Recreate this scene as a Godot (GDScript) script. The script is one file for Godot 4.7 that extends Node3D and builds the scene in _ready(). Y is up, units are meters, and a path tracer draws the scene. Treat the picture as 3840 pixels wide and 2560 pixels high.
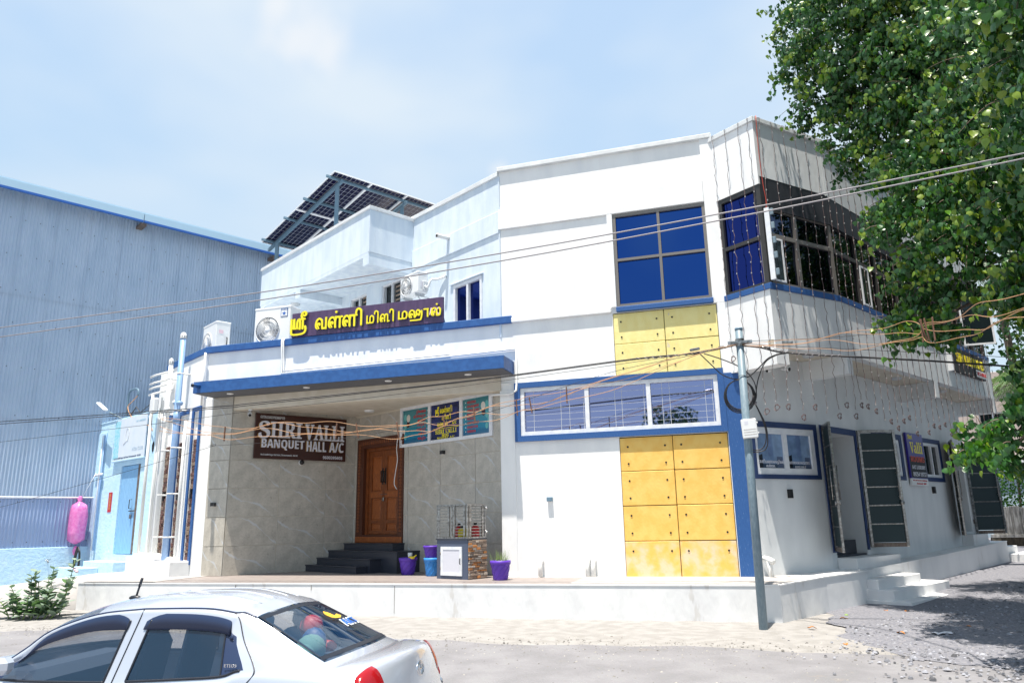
extends Node3D
# A two storey banquet hall on a street corner, with a car, a pipal tree, wires and neighbours.
var M := {}
var rng := RandomNumberGenerator.new()

func V(x: float, y: float, z: float) -> Vector3: return Vector3(x, y, z)
func lin(r: float, g: float, b: float) -> Color: return Color(r, g, b).linear_to_srgb()

# a vertical wall frame: x along the wall, y up, z out of the wall
func fr(o: Vector3, deg: float) -> Transform3D:
	var a := deg_to_rad(deg)
	var X := Vector3(cos(a), 0, -sin(a))
	return Transform3D(Basis(X, Vector3.UP, Vector3(-X.z, 0, X.x)), o)

# ---------- naming and tagging
func mi(parent: Node, called: String, st: SurfaceTool, mat: Material, xf := Transform3D()) -> MeshInstance3D:
	var o := MeshInstance3D.new()
	o.name = called
	if st:
		st.generate_normals()
		o.mesh = st.commit()
	o.material_override = mat
	o.transform = xf
	parent.add_child(o, true)
	return o
func mm(parent: Node, called: String, mesh: Mesh, mat: Material, xf := Transform3D()) -> MeshInstance3D:
	var o := mi(parent, called, null, mat, xf)
	o.mesh = mesh
	return o
func num(called: String) -> String:
	if not has_node(called): return called
	var k := 1
	while has_node("%s_%03d" % [called, k]): k += 1
	return "%s_%03d" % [called, k]
func tag(o: Node, label: String, category: String, group := "") -> Node:
	o.set_meta("label", label)
	o.set_meta("category", category)
	if group: o.set_meta("group", group)
	return o
func thing(called: String, label: String, category: String, xf := Transform3D(), group := "") -> Node3D:
	var o := Node3D.new()
	o.name = num(called)
	o.transform = xf
	add_child(o, true)
	tag(o, label, category, group)
	return o
func sub(parent: Node, called: String, xf := Transform3D()) -> Node3D:
	var o := Node3D.new()
	o.name = called
	o.transform = xf
	parent.add_child(o, true)
	return o
func struct(called: String, st: SurfaceTool, mat: Material) -> MeshInstance3D:
	var o := mi(self, called, st, mat)
	o.set_meta("kind", "structure")
	return o
func at(p: Vector3) -> Transform3D: return Transform3D(Basis(), p)
func turned(p: Vector3, deg: float) -> Transform3D: return Transform3D(Basis(Vector3.UP, deg_to_rad(deg)), p)

# ---------- shapes
func S(smooth := false) -> SurfaceTool:
	var st := SurfaceTool.new()
	st.begin(Mesh.PRIMITIVE_TRIANGLES)
	st.set_smooth_group(0 if smooth else -1)
	return st
func tri(st: SurfaceTool, a: Vector3, b: Vector3, c: Vector3) -> void:   # counter-clockwise seen from outside
	st.add_vertex(a); st.add_vertex(c); st.add_vertex(b)
func quad(st: SurfaceTool, a: Vector3, b: Vector3, c: Vector3, d: Vector3) -> void:
	tri(st, a, b, c); tri(st, a, c, d)
func quv(st: SurfaceTool, a: Vector3, b: Vector3, c: Vector3, d: Vector3) -> void:  # with uv, a at lower left
	var p := [a, c, b, a, d, c]
	var u := [Vector2(0, 1), Vector2(1, 0), Vector2(1, 1), Vector2(0, 1), Vector2(0, 0), Vector2(1, 0)]
	for i in 6:
		st.set_uv(u[i]); st.add_vertex(p[i])
# box from corner lo to corner hi, with chamfer c
func box(st: SurfaceTool, lo: Vector3, hi: Vector3, c := 0.0, xf := Transform3D()) -> SurfaceTool:
	if c <= 0.0:
		var p := []
		for k in 8: p.append(xf * Vector3(hi.x if k & 1 else lo.x, hi.y if k & 2 else lo.y, hi.z if k & 4 else lo.z))
		for f in [[4, 5, 7, 6], [1, 0, 2, 3], [5, 1, 3, 7], [0, 4, 6, 2], [6, 7, 3, 2], [0, 1, 5, 4]]:
			quad(st, p[f[0]], p[f[1]], p[f[2]], p[f[3]])
		return st
	var m := (lo + hi) / 2.0
	var h := (hi - lo) / 2.0
	c = minf(c, minf(h.x, minf(h.y, h.z)) * 0.98)
	var pt := func(s: Vector3, ax: int) -> Vector3:
		var q := Vector3(s.x * (h.x - c), s.y * (h.y - c), s.z * (h.z - c))
		q[ax] = s[ax] * h[ax]
		return xf * (m + q)
	for ax in 3:
		for sg in [-1.0, 1.0]:
			var u := (ax + 1) % 3
			var v := (ax + 2) % 3
			var q := []
			for k in [[-1, -1], [1, -1], [1, 1], [-1, 1]]:
				var s := Vector3.ZERO
				s[ax] = sg; s[u] = k[0]; s[v] = k[1]
				q.append(pt.call(s, ax))
			if sg > 0: quad(st, q[0], q[1], q[2], q[3])
			else: quad(st, q[3], q[2], q[1], q[0])
	for ax in 3:   # edges along ax
		var u := (ax + 1) % 3
		var v := (ax + 2) % 3
		for k in [[1, 1], [-1, 1], [-1, -1], [1, -1]]:
			var s0 := Vector3.ZERO
			s0[u] = k[0]; s0[v] = k[1]
			var s1 := s0
			s0[ax] = -1; s1[ax] = 1
			var a: Vector3 = pt.call(s0, u); var b: Vector3 = pt.call(s1, u); var d: Vector3 = pt.call(s1, v); var e: Vector3 = pt.call(s0, v)
			if k[0] * k[1] < 0: quad(st, a, b, d, e)
			else: quad(st, e, d, b, a)
	for k in 8:
		var s := Vector3(1 if k & 1 else -1, 1 if k & 2 else -1, 1 if k & 4 else -1)
		if s.x * s.y * s.z > 0: tri(st, pt.call(s, 0), pt.call(s, 1), pt.call(s, 2))
		else: tri(st, pt.call(s, 2), pt.call(s, 1), pt.call(s, 0))
	return st
func bx(lo: Vector3, hi: Vector3, c := 0.0) -> SurfaceTool: return box(S(), lo, hi, c)
# a slab given by s0,s1 along, y0,y1, z0,z1
func sl(st: SurfaceTool, x0: float, x1: float, y0: float, y1: float, z0: float, z1: float, c := 0.0) -> SurfaceTool:
	return box(st, Vector3(x0, y0, z0), Vector3(x1, y1, z1), c)
func tube(st: SurfaceTool, pts: Array, r: float, n := 6, r1 := -1.0) -> SurfaceTool:
	if r1 < 0: r1 = r
	var last := []
	var side := Vector3.ZERO
	for i in pts.size():
		var d: Vector3 = (pts[mini(i + 1, pts.size() - 1)] - pts[maxi(i - 1, 0)]).normalized()
		if side == Vector3.ZERO: side = d.cross(Vector3.UP if absf(d.y) < 0.9 else Vector3.RIGHT).normalized()
		side = (side - d * side.dot(d)).normalized()
		var up := side.cross(d)
		var rr := lerpf(r, r1, float(i) / maxf(1.0, pts.size() - 1))
		var ring := []
		for k in n: ring.append(pts[i] + (side * cos(TAU * k / n) + up * sin(TAU * k / n)) * rr)
		if last:
			for k in n: quad(st, last[(k + 1) % n], last[k], ring[k], ring[(k + 1) % n])
		else:
			for k in range(1, n - 1): tri(st, ring[0], ring[k], ring[k + 1])
		last = ring
	for k in range(1, n - 1): tri(st, last[0], last[k + 1], last[k])
	return st
func curve(pts: Array, step := 6) -> Array:   # Catmull-Rom through the points
	var out := []
	for i in pts.size() - 1:
		var a = pts[maxi(i - 1, 0)]; var b = pts[i]; var c = pts[i + 1]; var d = pts[mini(i + 2, pts.size() - 1)]
		for k in step: out.append(b.cubic_interpolate(c, a, d, float(k) / step))
	out.append(pts[-1])
	return out
func lathe(st: SurfaceTool, prof: Array, xf := Transform3D(), n := 20, twist := 0.0) -> SurfaceTool:   # prof: Vector2(radius, height) from bottom to top
	for i in prof.size() - 1:
		for k in n:
			var a := TAU * k / n; var b := TAU * (k + 1) / n
			var p: Vector2 = prof[i]; var q: Vector2 = prof[i + 1]
			quad(st, xf * Vector3(p.x * cos(a), p.y, -p.x * sin(a)), xf * Vector3(p.x * cos(b), p.y, -p.x * sin(b)), xf * Vector3(q.x * cos(b), q.y, -q.x * sin(b)), xf * Vector3(q.x * cos(a), q.y, -q.x * sin(a)))
	return st
# wall with rectangular holes [x0, y0, x1, y1]; front face at z1, back at z0
func wall(st: SurfaceTool, x0: float, x1: float, y0: float, y1: float, z0: float, z1: float, holes := []) -> SurfaceTool:
	var xs := [x0, x1]; var ys := [y0, y1]
	for h in holes:
		xs.append_array([h[0], h[2]]); ys.append_array([h[1], h[3]])
	xs.sort(); ys.sort()
	var inside := func(x: float, y: float) -> bool:
		if x < x0 or x > x1 or y < y0 or y > y1: return false
		for h in holes:
			if x > h[0] and x < h[2] and y > h[1] and y < h[3]: return false
		return true
	for i in xs.size() - 1:
		for j in ys.size() - 1:
			var a: float = xs[i]; var b: float = xs[i + 1]; var c: float = ys[j]; var d: float = ys[j + 1]
			if b - a < 0.0005 or d - c < 0.0005: continue
			var mx := (a + b) / 2; var my := (c + d) / 2
			if not inside.call(mx, my): continue
			quad(st, V(a, c, z1), V(b, c, z1), V(b, d, z1), V(a, d, z1))
			quad(st, V(b, c, z0), V(a, c, z0), V(a, d, z0), V(b, d, z0))
			if not inside.call(a - 0.0004, my): quad(st, V(a, c, z0), V(a, c, z1), V(a, d, z1), V(a, d, z0))
			if not inside.call(b + 0.0004, my): quad(st, V(b, c, z1), V(b, c, z0), V(b, d, z0), V(b, d, z1))
			if not inside.call(mx, c - 0.0004): quad(st, V(a, c, z0), V(b, c, z0), V(b, c, z1), V(a, c, z1))
			if not inside.call(mx, d + 0.0004): quad(st, V(a, d, z1), V(b, d, z1), V(b, d, z0), V(a, d, z0))
	return st
# extrude a plan polygon (x,z pairs, counter-clockwise from above) from y0 to y1
func prism(st: SurfaceTool, poly: PackedVector2Array, y0: float, y1: float, xf := Transform3D()) -> SurfaceTool:
	var t := Geometry2D.triangulate_polygon(poly)
	for i in range(0, t.size(), 3):
		var a := poly[t[i]]; var b := poly[t[i + 1]]; var c := poly[t[i + 2]]
		if (b - a).cross(c - a) > 0: var q := b; b = c; c = q
		tri(st, xf * V(a.x, y1, a.y), xf * V(b.x, y1, b.y), xf * V(c.x, y1, c.y))
		tri(st, xf * V(a.x, y0, a.y), xf * V(c.x, y0, c.y), xf * V(b.x, y0, b.y))
	var flip := Geometry2D.is_polygon_clockwise(poly)
	for i in poly.size():
		var a := poly[i]; var b := poly[(i + 1) % poly.size()]
		if flip: var q := a; a = b; b = q
		quad(st, xf * V(b.x, y0, b.y), xf * V(a.x, y0, a.y), xf * V(a.x, y1, a.y), xf * V(b.x, y1, b.y))
	return st
# flat shape in x,y extruded along z
func plate(st: SurfaceTool, poly: PackedVector2Array, z0: float, z1: float, xf := Transform3D()) -> SurfaceTool:
	return prism(st, poly, -z1, -z0, xf * Transform3D(Basis(V(1, 0, 0), V(0, 0, -1), V(0, 1, 0)), Vector3.ZERO))
func ico(st: SurfaceTool, c: Vector3, r: Vector3, n := 10) -> SurfaceTool:
	var prof := []
	for i in n / 2 + 1: prof.append(Vector2(sin(PI * i / (n / 2)), -cos(PI * i / (n / 2))))
	return lathe(st, prof, Transform3D(Basis.from_scale(r), c), n)

# ---------- lettering
func text(parent: Node, called: String, s: String, mat: Material, cx: float, cy: float, w: float, h: float, z: float, depth := 0.01, face := "Droid Sans", bold := true, xf := Transform3D()) -> MeshInstance3D:
	var f := SystemFont.new()
	f.font_names = PackedStringArray([face])
	f.font_weight = 700 if bold else 400
	var t := TextMesh.new()
	t.font = f; t.text = s; t.font_size = 48; t.pixel_size = 0.01; t.depth = 0.1; t.curve_step = 1.5
	var b := t.get_aabb()
	var k := V(w / b.size.x, h / b.size.y, depth / 0.1)
	var o := mm(parent, called, t, mat, xf * Transform3D(Basis.from_scale(k), V(cx, cy, z + depth / 2) - b.get_center() * k))
	return o
# Tamil letters as pen strokes (x right, y up, letter height 1)
const SPI := [.40, .36, .40, .50, .25, .53, .20, .32, .28, .10, .10, .14, .04, .45, .14, .82, .36, .97, .58, .82, .64, .50, .64, .06]
const TA := {
	"va": [1.0, [SPI, [.64, .06, 1.0, .06], [1.0, .0, 1.0, 1.0]]],
	"lla": [1.12, [SPI, [.66, .0, .64, .5, .74, .92, .95, .92, 1.04, .92], [.60, .95, 1.30, .95], [1.08, .95, 1.08, .0]]],
	"la": [1.05, [SPI, [.64, .06, .95, .06, 1.03, .35, 1.03, .75, .90, .97]]],
	"ma": [1.0, [[.05, 1.0, .05, .06, .88, .06], [.88, .06, .99, .40, .92, .80, .72, .95, .52, .80, .48, .45, .48, .06]]],
	"na": [1.25, [SPI, [.64, .40, .70, .85, .88, .96, 1.02, .85, 1.06, .5, 1.06, .0], [1.06, .06, 1.28, .06]]],
	"ha": [1.50, [SPI, [.64, .06, .86, .30, .88, .75, 1.06, .95, 1.24, .75, 1.24, .35, 1.08, .30, 1.06, .50], [1.24, .50, 1.46, .80, 1.50, .30, 1.40, -.20, 1.20, -.30, .20, -.30]]],
	"aa": [.62, [[.0, .95, .52, .95], [.45, .95, .45, .0]]],
	"i": [.50, [[.36, .0, .36, 1.10, .30, 1.38, .12, 1.50, -.06, 1.40, -.12, 1.12]]],
	"pulli": [0.0, []],
	"sri": [1.45, [[.05, 1.0, .05, -.15, .16, -.45, .75, -.48, 1.12, -.38, 1.26, -.08, 1.20, .25], [.28, 1.0, .28, .08, .60, .08], [.55, .08, .56, .70, .68, .95, .78, .70, .78, .02], [.70, .95, 1.18, .95], [1.02, .95, 1.02, .02], [1.05, .95, .90, 1.22, .98, 1.55, 1.20, 1.60, 1.28, 1.38, 1.14, 1.24, 1.04, 1.36]]],
	"ta": [1.0, [[.50, .55, .30, .60, .20, .35, .40, .06, .70, .06, .85, .40, .80, .80, .60, .97, .20, .97], [.80, .30, 1.0, .0, .80, -.30, .20, -.30]]],
	"ka": [1.0, [[.05, .97, .95, .97], [.50, .97, .50, .0], [.50, .50, .25, .55, .12, .35, .25, .10, .50, .15, .80, .50, .92, .40, .90, .10]]],
	"pa": [.85, [[.05, 1.0, .05, .06, .75, .06], [.75, .0, .75, 1.0]]],
	"ra": [.62, [[.05, .0, .05, .95, .55, .95], [.48, .95, .48, .0]]],
	"nna": [1.6, [SPI, [.64, .40, .72, .9, .88, .95, .96, .5, .96, .0], [.96, .4, 1.04, .9, 1.20, .95, 1.30, .5, 1.30, .06, 1.55, .06]]],
	"cha": [1.0, [[.05, .97, 1.0, .97], [.15, .97, .15, .5, .50, .5], [.60, .97, .55, .5, .60, .06, .90, .20, .95, .6]]],
	"ya": [1.1, [[.05, 1.0, .05, .06, 1.05, .06], [.50, .06, .50, .90], [1.05, .0, 1.05, 1.0]]],
}
func ribbon(st: SurfaceTool, p: Array, hw: float, z0: float, z1: float, k: float, ox: float, oy: float) -> void:
	var L := []; var R := []
	for i in p.size():
		var d: Vector2 = (p[mini(i + 1, p.size() - 1)] - p[maxi(i - 1, 0)]).normalized()
		var nn := Vector2(-d.y, d.x)
		if i > 0 and i < p.size() - 1:
			var c: float = nn.dot(Vector2(-(p[i + 1] - p[i]).y, (p[i + 1] - p[i]).x).normalized())
			nn /= maxf(c, 0.6)
		L.append(p[i] + nn * hw); R.append(p[i] - nn * hw)
	var q := PackedVector2Array()
	for i in p.size(): q.append(L[i])
	var e: Vector2 = p[-1]; var de: Vector2 = (p[-1] - p[-2]).normalized()
	q.append(e + de * hw * 0.75 + Vector2(-de.y, de.x) * hw * 0.65); q.append(e + de * hw * 0.75 - Vector2(-de.y, de.x) * hw * 0.65)
	for i in range(p.size() - 1, -1, -1): q.append(R[i])
	var s: Vector2 = p[0]; var ds: Vector2 = (p[0] - p[1]).normalized()
	q.append(s + ds * hw * 0.75 + Vector2(-ds.y, ds.x) * hw * 0.65); q.append(s + ds * hw * 0.75 - Vector2(-ds.y, ds.x) * hw * 0.65)
	var f := func(v: Vector2, z: float) -> Vector3: return V(ox + v.x * k, oy + v.y * k, z)
	var n := p.size()
	for i in n - 1:   # front as quads, so that a tight bend cannot break the triangulation
		quad(st, f.call(R[i], z1), f.call(R[i + 1], z1), f.call(L[i + 1], z1), f.call(L[i], z1))
	quad(st, f.call(R[n - 1], z1), f.call(q[n + 1], z1), f.call(q[n], z1), f.call(L[n - 1], z1))
	quad(st, f.call(L[0], z1), f.call(q[q.size() - 2], z1), f.call(q[q.size() - 1], z1), f.call(R[0], z1))
	for i in q.size():
		var a := q[i]; var b := q[(i + 1) % q.size()]
		quad(st, f.call(b, z0), f.call(a, z0), f.call(a, z1), f.call(b, z1))
func tamil(letters: Array, x: float, y: float, h: float, hw: float, z0: float, z1: float, squeeze := 1.0) -> Array:   # one SurfaceTool per letter, and the width
	var out := []
	var ox := x
	for L in letters:
		var g: Array = TA[L]
		if L == "pulli" or L == "i":
			pass
		var st: SurfaceTool = S() if not (L in ["pulli", "i"] and out) else out[-1]
		if L == "pulli":
			var c := PackedVector2Array()
			for k in 12: c.append(Vector2(cos(TAU * k / 12), sin(TAU * k / 12)) * hw * h * 1.25 + Vector2(ox - .62 * h, y + 1.42 * h))
			plate(st, c, z0, z1 + 0.004)
		var n := 0
		for s in g[1]:
			var p := []
			for i in range(0, s.size(), 2): p.append(Vector2(s[i], s[i + 1]))
			if p.size() > 3: p = curve(p, 3)
			ribbon(st, p, hw, z0, z1 + n * 0.0012, h, ox, y)
			n += 1
		if not (L in ["pulli", "i"] and out): out.append(st)
		ox += g[0] * h + (hw * 2.6 * h if not L in ["pulli", "i"] else (hw * 2.0 * h if L == "i" else 0.0))
		if L == "va" or L == "lla" or L == "na": ox += .0
	return [out, ox - x]

# ---------- materials
func noise(freq: float, oct := 4, seed_ := 1, kind := FastNoiseLite.TYPE_SIMPLEX_SMOOTH) -> FastNoiseLite:
	var n := FastNoiseLite.new()
	n.noise_type = kind; n.frequency = freq; n.fractal_octaves = oct; n.seed = seed_
	return n
func ntex(freq: float, stops: Array, size := 512, oct := 4, seed_ := 1) -> NoiseTexture2D:
	var t := NoiseTexture2D.new()
	t.width = size; t.height = size; t.seamless = true
	t.noise = noise(freq, oct, seed_)
	var g := Gradient.new()
	var off := PackedFloat32Array(); var col := PackedColorArray()
	for s in stops:
		off.append(s[0]); col.append(s[1])
	g.offsets = off; g.colors = col
	t.color_ramp = g
	return t
var bumps := {}
func bump(freq: float, strength := 4.0) -> NoiseTexture2D:
	var key := "%f %f" % [freq, strength]
	if not bumps.has(key):
		var t := NoiseTexture2D.new()
		t.width = 512; t.height = 512; t.seamless = true; t.as_normal_map = true; t.bump_strength = strength
		t.noise = noise(freq, 5, 7)
		bumps[key] = t
	return bumps[key]
func mat(c: Color, rough := 0.6, metal := 0.0) -> StandardMaterial3D:
	var m := StandardMaterial3D.new()
	m.albedo_color = c; m.roughness = rough; m.metallic = metal
	return m
# mottled: two tones of one paint or plaster, world triplanar
func mot(a: Color, b: Color, scale: Vector3, rough := 0.7, bfreq := 0.0, bstr := 4.0, seed_ := 1, freq := 0.012, mid := -1.0, extra := Color(0, 0, 0, 0), ex := 0.75, bscale := 0.10) -> StandardMaterial3D:
	var m := mat(Color.WHITE, rough)
	var stops := [[0.25, a], [0.75, b]]
	if mid >= 0: stops = [[mid - 0.08, a], [mid + 0.08, b]]
	if extra.a > 0: stops.append([ex, b]); stops.append([ex + 0.04, extra])
	m.albedo_texture = ntex(freq, stops, 512, 5, seed_)
	m.uv1_triplanar = true; m.uv1_world_triplanar = true; m.uv1_scale = scale
	if bfreq > 0:
		m.normal_enabled = true; m.normal_texture = bump(bfreq, bstr); m.normal_scale = bscale
	return m
func mats() -> void:
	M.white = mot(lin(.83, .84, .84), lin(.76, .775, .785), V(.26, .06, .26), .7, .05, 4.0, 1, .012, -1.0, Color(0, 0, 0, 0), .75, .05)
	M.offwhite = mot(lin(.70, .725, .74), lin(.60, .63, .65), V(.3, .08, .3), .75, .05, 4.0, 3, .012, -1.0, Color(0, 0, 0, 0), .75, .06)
	M.plinth = mot(lin(.74, .75, .755), lin(.66, .67, .685), V(.22, .08, .22), .85, .05, 4.0, 5, .012, -1.0, lin(.56, .555, .55), .84, .07)
	M.bluish = mot(lin(.66, .74, .81), lin(.555, .645, .745), V(.55, .10, .55), .85, .05, 4.0, 8, .012, -1.0, Color(0, 0, 0, 0), .75, .06)
	M.cream = mot(lin(.62, .575, .49), lin(.56, .51, .42), V(.4, .4, .4), .8)
	M.blue = mot(lin(.016, .082, .265), lin(.022, .098, .30), V(4.5, .7, 4.5), .55, .02, 4.0, 11, .02, -1.0, lin(.16, .24, .40), .84)
	M.blue_clean = mot(lin(.016, .082, .265), lin(.023, .105, .32), V(.8, .8, .8), .5, .02, 5.0, 12)
	M.navy = mot(lin(.014, .035, .11), lin(.020, .045, .14), V(.8, .5, .8), .55, 0.0, 0.0, 13)
	M.soffit_grey = mat(lin(.10, .105, .12), .8)
	M.black_band = mot(lin(.014, .016, .022), lin(.020, .023, .030), V(.5, .5, .5), .6)
	M.yellow_low = mot(lin(.83, .545, .145), lin(.80, .48, .105), V(.5, .4, .5), .65, .05, 4.0, 21, .012, -1.0, Color(0, 0, 0, 0), .75, .10)
	M.yellow_up = mot(lin(.84, .74, .32), lin(.81, .69, .27), V(.6, .25, .6), .65, .05, 4.0, 22, .012, -1.0, lin(.66, .58, .40), .88, .10)
	M.yellow_base = mot(lin(.84, .50, .11), lin(.76, .58, .38), V(.4, .35, .4), .75, .05, 4.0, 23, .012, -1.0, Color(0, 0, 0, 0), .75, .10)
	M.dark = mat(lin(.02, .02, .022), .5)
	M.black = mat(lin(.008, .008, .009), .45)
	M.upvc = mot(lin(.76, .78, .81), lin(.66, .69, .74), V(1, 1, 1), .35)
	M.gate_sheet = mat(lin(.010, .028, .034), .55)
	M.alu_brown = mat(lin(.20, .185, .17), .4, .3)
	M.alu_dark = mat(lin(.05, .048, .046), .4, .3)
	M.mirror_blue = mat(lin(.020, .070, .27), .03, 1.0)
	M.mirror_violet = mat(lin(.27, .30, .50), .02, 1.0)
	M.mirror_dark = mat(lin(.05, .062, .10), .03, 1.0)
	M.mirror_navy = mat(lin(.016, .03, .16), .04, 1.0)
	M.glass_dark = mat(lin(.012, .02, .024), .08)
	M.steel = mot(lin(.42, .41, .40), lin(.20, .19, .18), V(2, 2, 2), .28, 0.0, 0.0, 31)
	M.steel.metallic = 1.0
	M.rusty = mot(lin(.10, .07, .055), lin(.17, .14, .12), V(2, 1, 2), .6, .05, 4.0, 32)
	M.galv = mot(lin(.135, .20, .25), lin(.20, .27, .32), V(3, .7, 3), .5, .04, 4.0, 33, .02, -1.0, lin(.30, .34, .36), .82)
	M.wood = mot(lin(.24, .070, .016), lin(.13, .034, .009), V(3.0, .4, 3.0), .4, .03, 3.0, 41, .02)
	M.wood_light = mot(lin(.36, .105, .022), lin(.22, .058, .013), V(3.0, .6, 3.0), .42, .03, 3.0, 42, .02)
	M.wood_dark = mot(lin(.10, .027, .010), lin(.060, .016, .006), V(2.0, 2.0, 2.0), .5, .05, 6.0, 43, .03)
	M.granite = mot(lin(.022, .026, .038), lin(.036, .042, .06), V(4, 4, 4), .28, 0.0, 0.0, 44, .06)
	M.granite_blue = mot(lin(.045, .065, .12), lin(.10, .12, .17), V(4, 4, 4), .4, 0.0, 0.0, 45, .06)
	M.floor_tile = mot(lin(.30, .265, .25), lin(.235, .205, .195), V(.5, 1, 1.6), .5, 0.0, 0.0, 46)
	M.concrete = mot(lin(.42, .405, .395), lin(.35, .34, .335), V(.35, .35, .35), .9, .05, 6.0, 47, .012, -1.0, lin(.29, .28, .28), .84, .15)
	M.road = mot(lin(.218, .216, .23), lin(.18, .178, .19), V(.18, .18, .18), .9, .12, 6.0, 51, .012, -1.0, lin(.20, .19, .19), .86, .25)
	M.dirt = mot(lin(.30, .292, .285), lin(.245, .238, .23), V(.23, .23, .31), .95, .10, 6.0, 52, .022, -1.0, lin(.24, .23, .215), .86, .16)
	M.gravel = mot(lin(.22, .222, .245), lin(.14, .145, .175), V(.7, .7, .7), .95, .15, 8.0, 53, .03, -1.0, lin(.37, .35, .33), .8, .45)
	M.pvc = mat(lin(.72, .73, .72), .4)
	M.pvc_blue = mot(lin(.22, .36, .60), lin(.27, .41, .64), V(2, 1, 2), .4)
	M.sky_paint = mot(lin(.52, .72, .87), lin(.44, .66, .84), V(.4, .3, .4), .8, .05, 6.0, 61, .015, -1.0, lin(.60, .76, .86), .84, .25)
	M.sky_paint_deep = mot(lin(.26, .50, .76), lin(.22, .44, .70), V(1.5, .4, 1.5), .6, 0.0, 0.0, 62)
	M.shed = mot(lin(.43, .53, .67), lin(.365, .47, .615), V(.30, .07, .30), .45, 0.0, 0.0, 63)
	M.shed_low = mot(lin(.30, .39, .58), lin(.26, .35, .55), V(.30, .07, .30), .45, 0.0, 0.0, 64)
	M.shed_trim = mat(lin(.42, .60, .74), .5)
	M.shed_blue = mat(lin(.02, .12, .45), .5)
	M.brick = mot(lin(.16, .075, .06), lin(.09, .05, .048), V(3, 3, 3), .85, .06, 8.0, 65, .03)
	M.stone_a = mot(lin(.34, .26, .20), lin(.22, .17, .14), V(3, 5, 3), .8, .06, 8.0, 66, .03)
	M.stone_b = mat(lin(.20, .145, .11), .85)
	M.stone_c = mat(lin(.46, .20, .07), .85)
	M.stone_d = mat(lin(.42, .37, .32), .85)
	M.ac = mat(lin(.74, .76, .77), .45)
	M.ac_grille = mat(lin(.52, .55, .58), .5)
	M.sign_purple = mot(lin(.065, .038, .095), lin(.085, .050, .120), V(1.2, .25, 1.2), .35, 0.0, 0.0, 71)
	M.letter_yellow = mat(lin(.86, .74, .02), .35)
	M.letter_side = mat(lin(.10, .11, .13), .5)
	M.letter_white = mat(lin(.62, .63, .70), .35)
	M.letter_gold = mat(lin(.30, .17, .03), .4)
	M.letter_red = mat(lin(.50, .02, .03), .5)
	M.letter_pink = mat(lin(.75, .55, .62), .4)
	M.sign_brown = mot(lin(.060, .015, .009), lin(.030, .009, .007), V(.3, 9, .3), .3, 0.0, 0.0, 72, .02)
	M.poster_blue = mot(lin(.008, .012, .05), lin(.020, .035, .20), V(.6, .6, .6), .25, 0.0, 0.0, 74)
	M.purple_pot = mat(lin(.105, .035, .42), .45)
	M.blue_pot = mat(lin(.035, .25, .66), .45)
	M.soil = mat(lin(.10, .07, .05), .95)
	M.red = mat(lin(.50, .018, .02), .4)
	M.red_glow = mat(lin(.28, .006, .010), .12)
	M.yellow = mat(lin(.75, .58, .02), .4)
	M.cable = mat(lin(.016, .016, .02), .5)
	M.cable_grey = mat(lin(.24, .23, .25), .5)
	M.copper = mat(lin(.52, .29, .15), .4)
	M.comb = mat(lin(.16, .08, .05), .6)
	M.bulb_wire = mat(lin(.13, .085, .085), .6)
	M.bulb = mat(lin(.42, .42, .42), .4)
	M.pink = mot(lin(.60, .13, .40), lin(.68, .24, .50), V(1.5, 1.5, 1.5), .35, .04, 10.0, 81)
	M.cell = mat(lin(.010, .010, .045), .15)
	M.backsheet = mat(lin(.42, .45, .50), .5)
	M.blue_steel = mat(lin(.13, .22, .30), .5)
	M.bark = mot(lin(.16, .12, .09), lin(.08, .06, .045), V(1.5, .7, 1.5), .9, .05, 10.0, 91)
	M.leaf = mat(Color.WHITE, .38)
	M.leaf.vertex_color_use_as_albedo = true
	M.leaf.backlight_enabled = true
	M.leaf.backlight = lin(.08, .24, .01)
	M.bush_leaf = mat(Color.WHITE, .6)
	M.bush_leaf.vertex_color_use_as_albedo = true
	M.bush_leaf.backlight_enabled = true
	M.bush_leaf.backlight = lin(.05, .10, .03)
	M.grass = mat(lin(.20, .30, .08), .7)
	M.car = mot(lin(.52, .56, .64), lin(.53, .57, .65), V(1, 1, 1), .26)
	M.car.clearcoat_enabled = true; M.car.clearcoat = 0.8; M.car.clearcoat_roughness = 0.04
	M.car.metallic = .45
	M.car_trim = mat(lin(.020, .035, .085), .25)
	M.car_black = mat(lin(.010, .013, .022), .4)
	M.car_glass = mat(Color(.10, .24, .36, .36), .02)
	M.car_glass.transparency = BaseMaterial3D.TRANSPARENCY_ALPHA
	M.car_glass.metallic_specular = .8
	M.seat = mat(lin(.06, .085, .13), .8)
	M.chrome = mat(lin(.65, .66, .68), .12, 1.0)
	M.tyre = mat(lin(.015, .015, .016), .8)
	M.stain_wall = mot(lin(.46, .45, .43), lin(.20, .19, .18), V(1.1, .18, 1.1), .9, .05, 8.0, 95, .02)
	M.moss_wall = mot(lin(.16, .13, .09), lin(.08, .07, .055), V(1.2, .3, 1.2), .95, .05, 10.0, 96, .02)
	M.far_pink = mot(lin(.50, .42, .39), lin(.44, .37, .35), V(.3, .3, .3), .85)
	M.far_blue = mot(lin(.36, .45, .52), lin(.28, .36, .43), V(.3, .2, .3), .85)
	M.paper = mat(lin(.75, .74, .78), .8)
	M.teal = mat(lin(.02, .40, .38), .6)
	M.letter_orange = mat(lin(.78, .42, .03), .5)
	M.orange_leaf = mat(lin(.45, .17, .04), .8)

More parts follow.
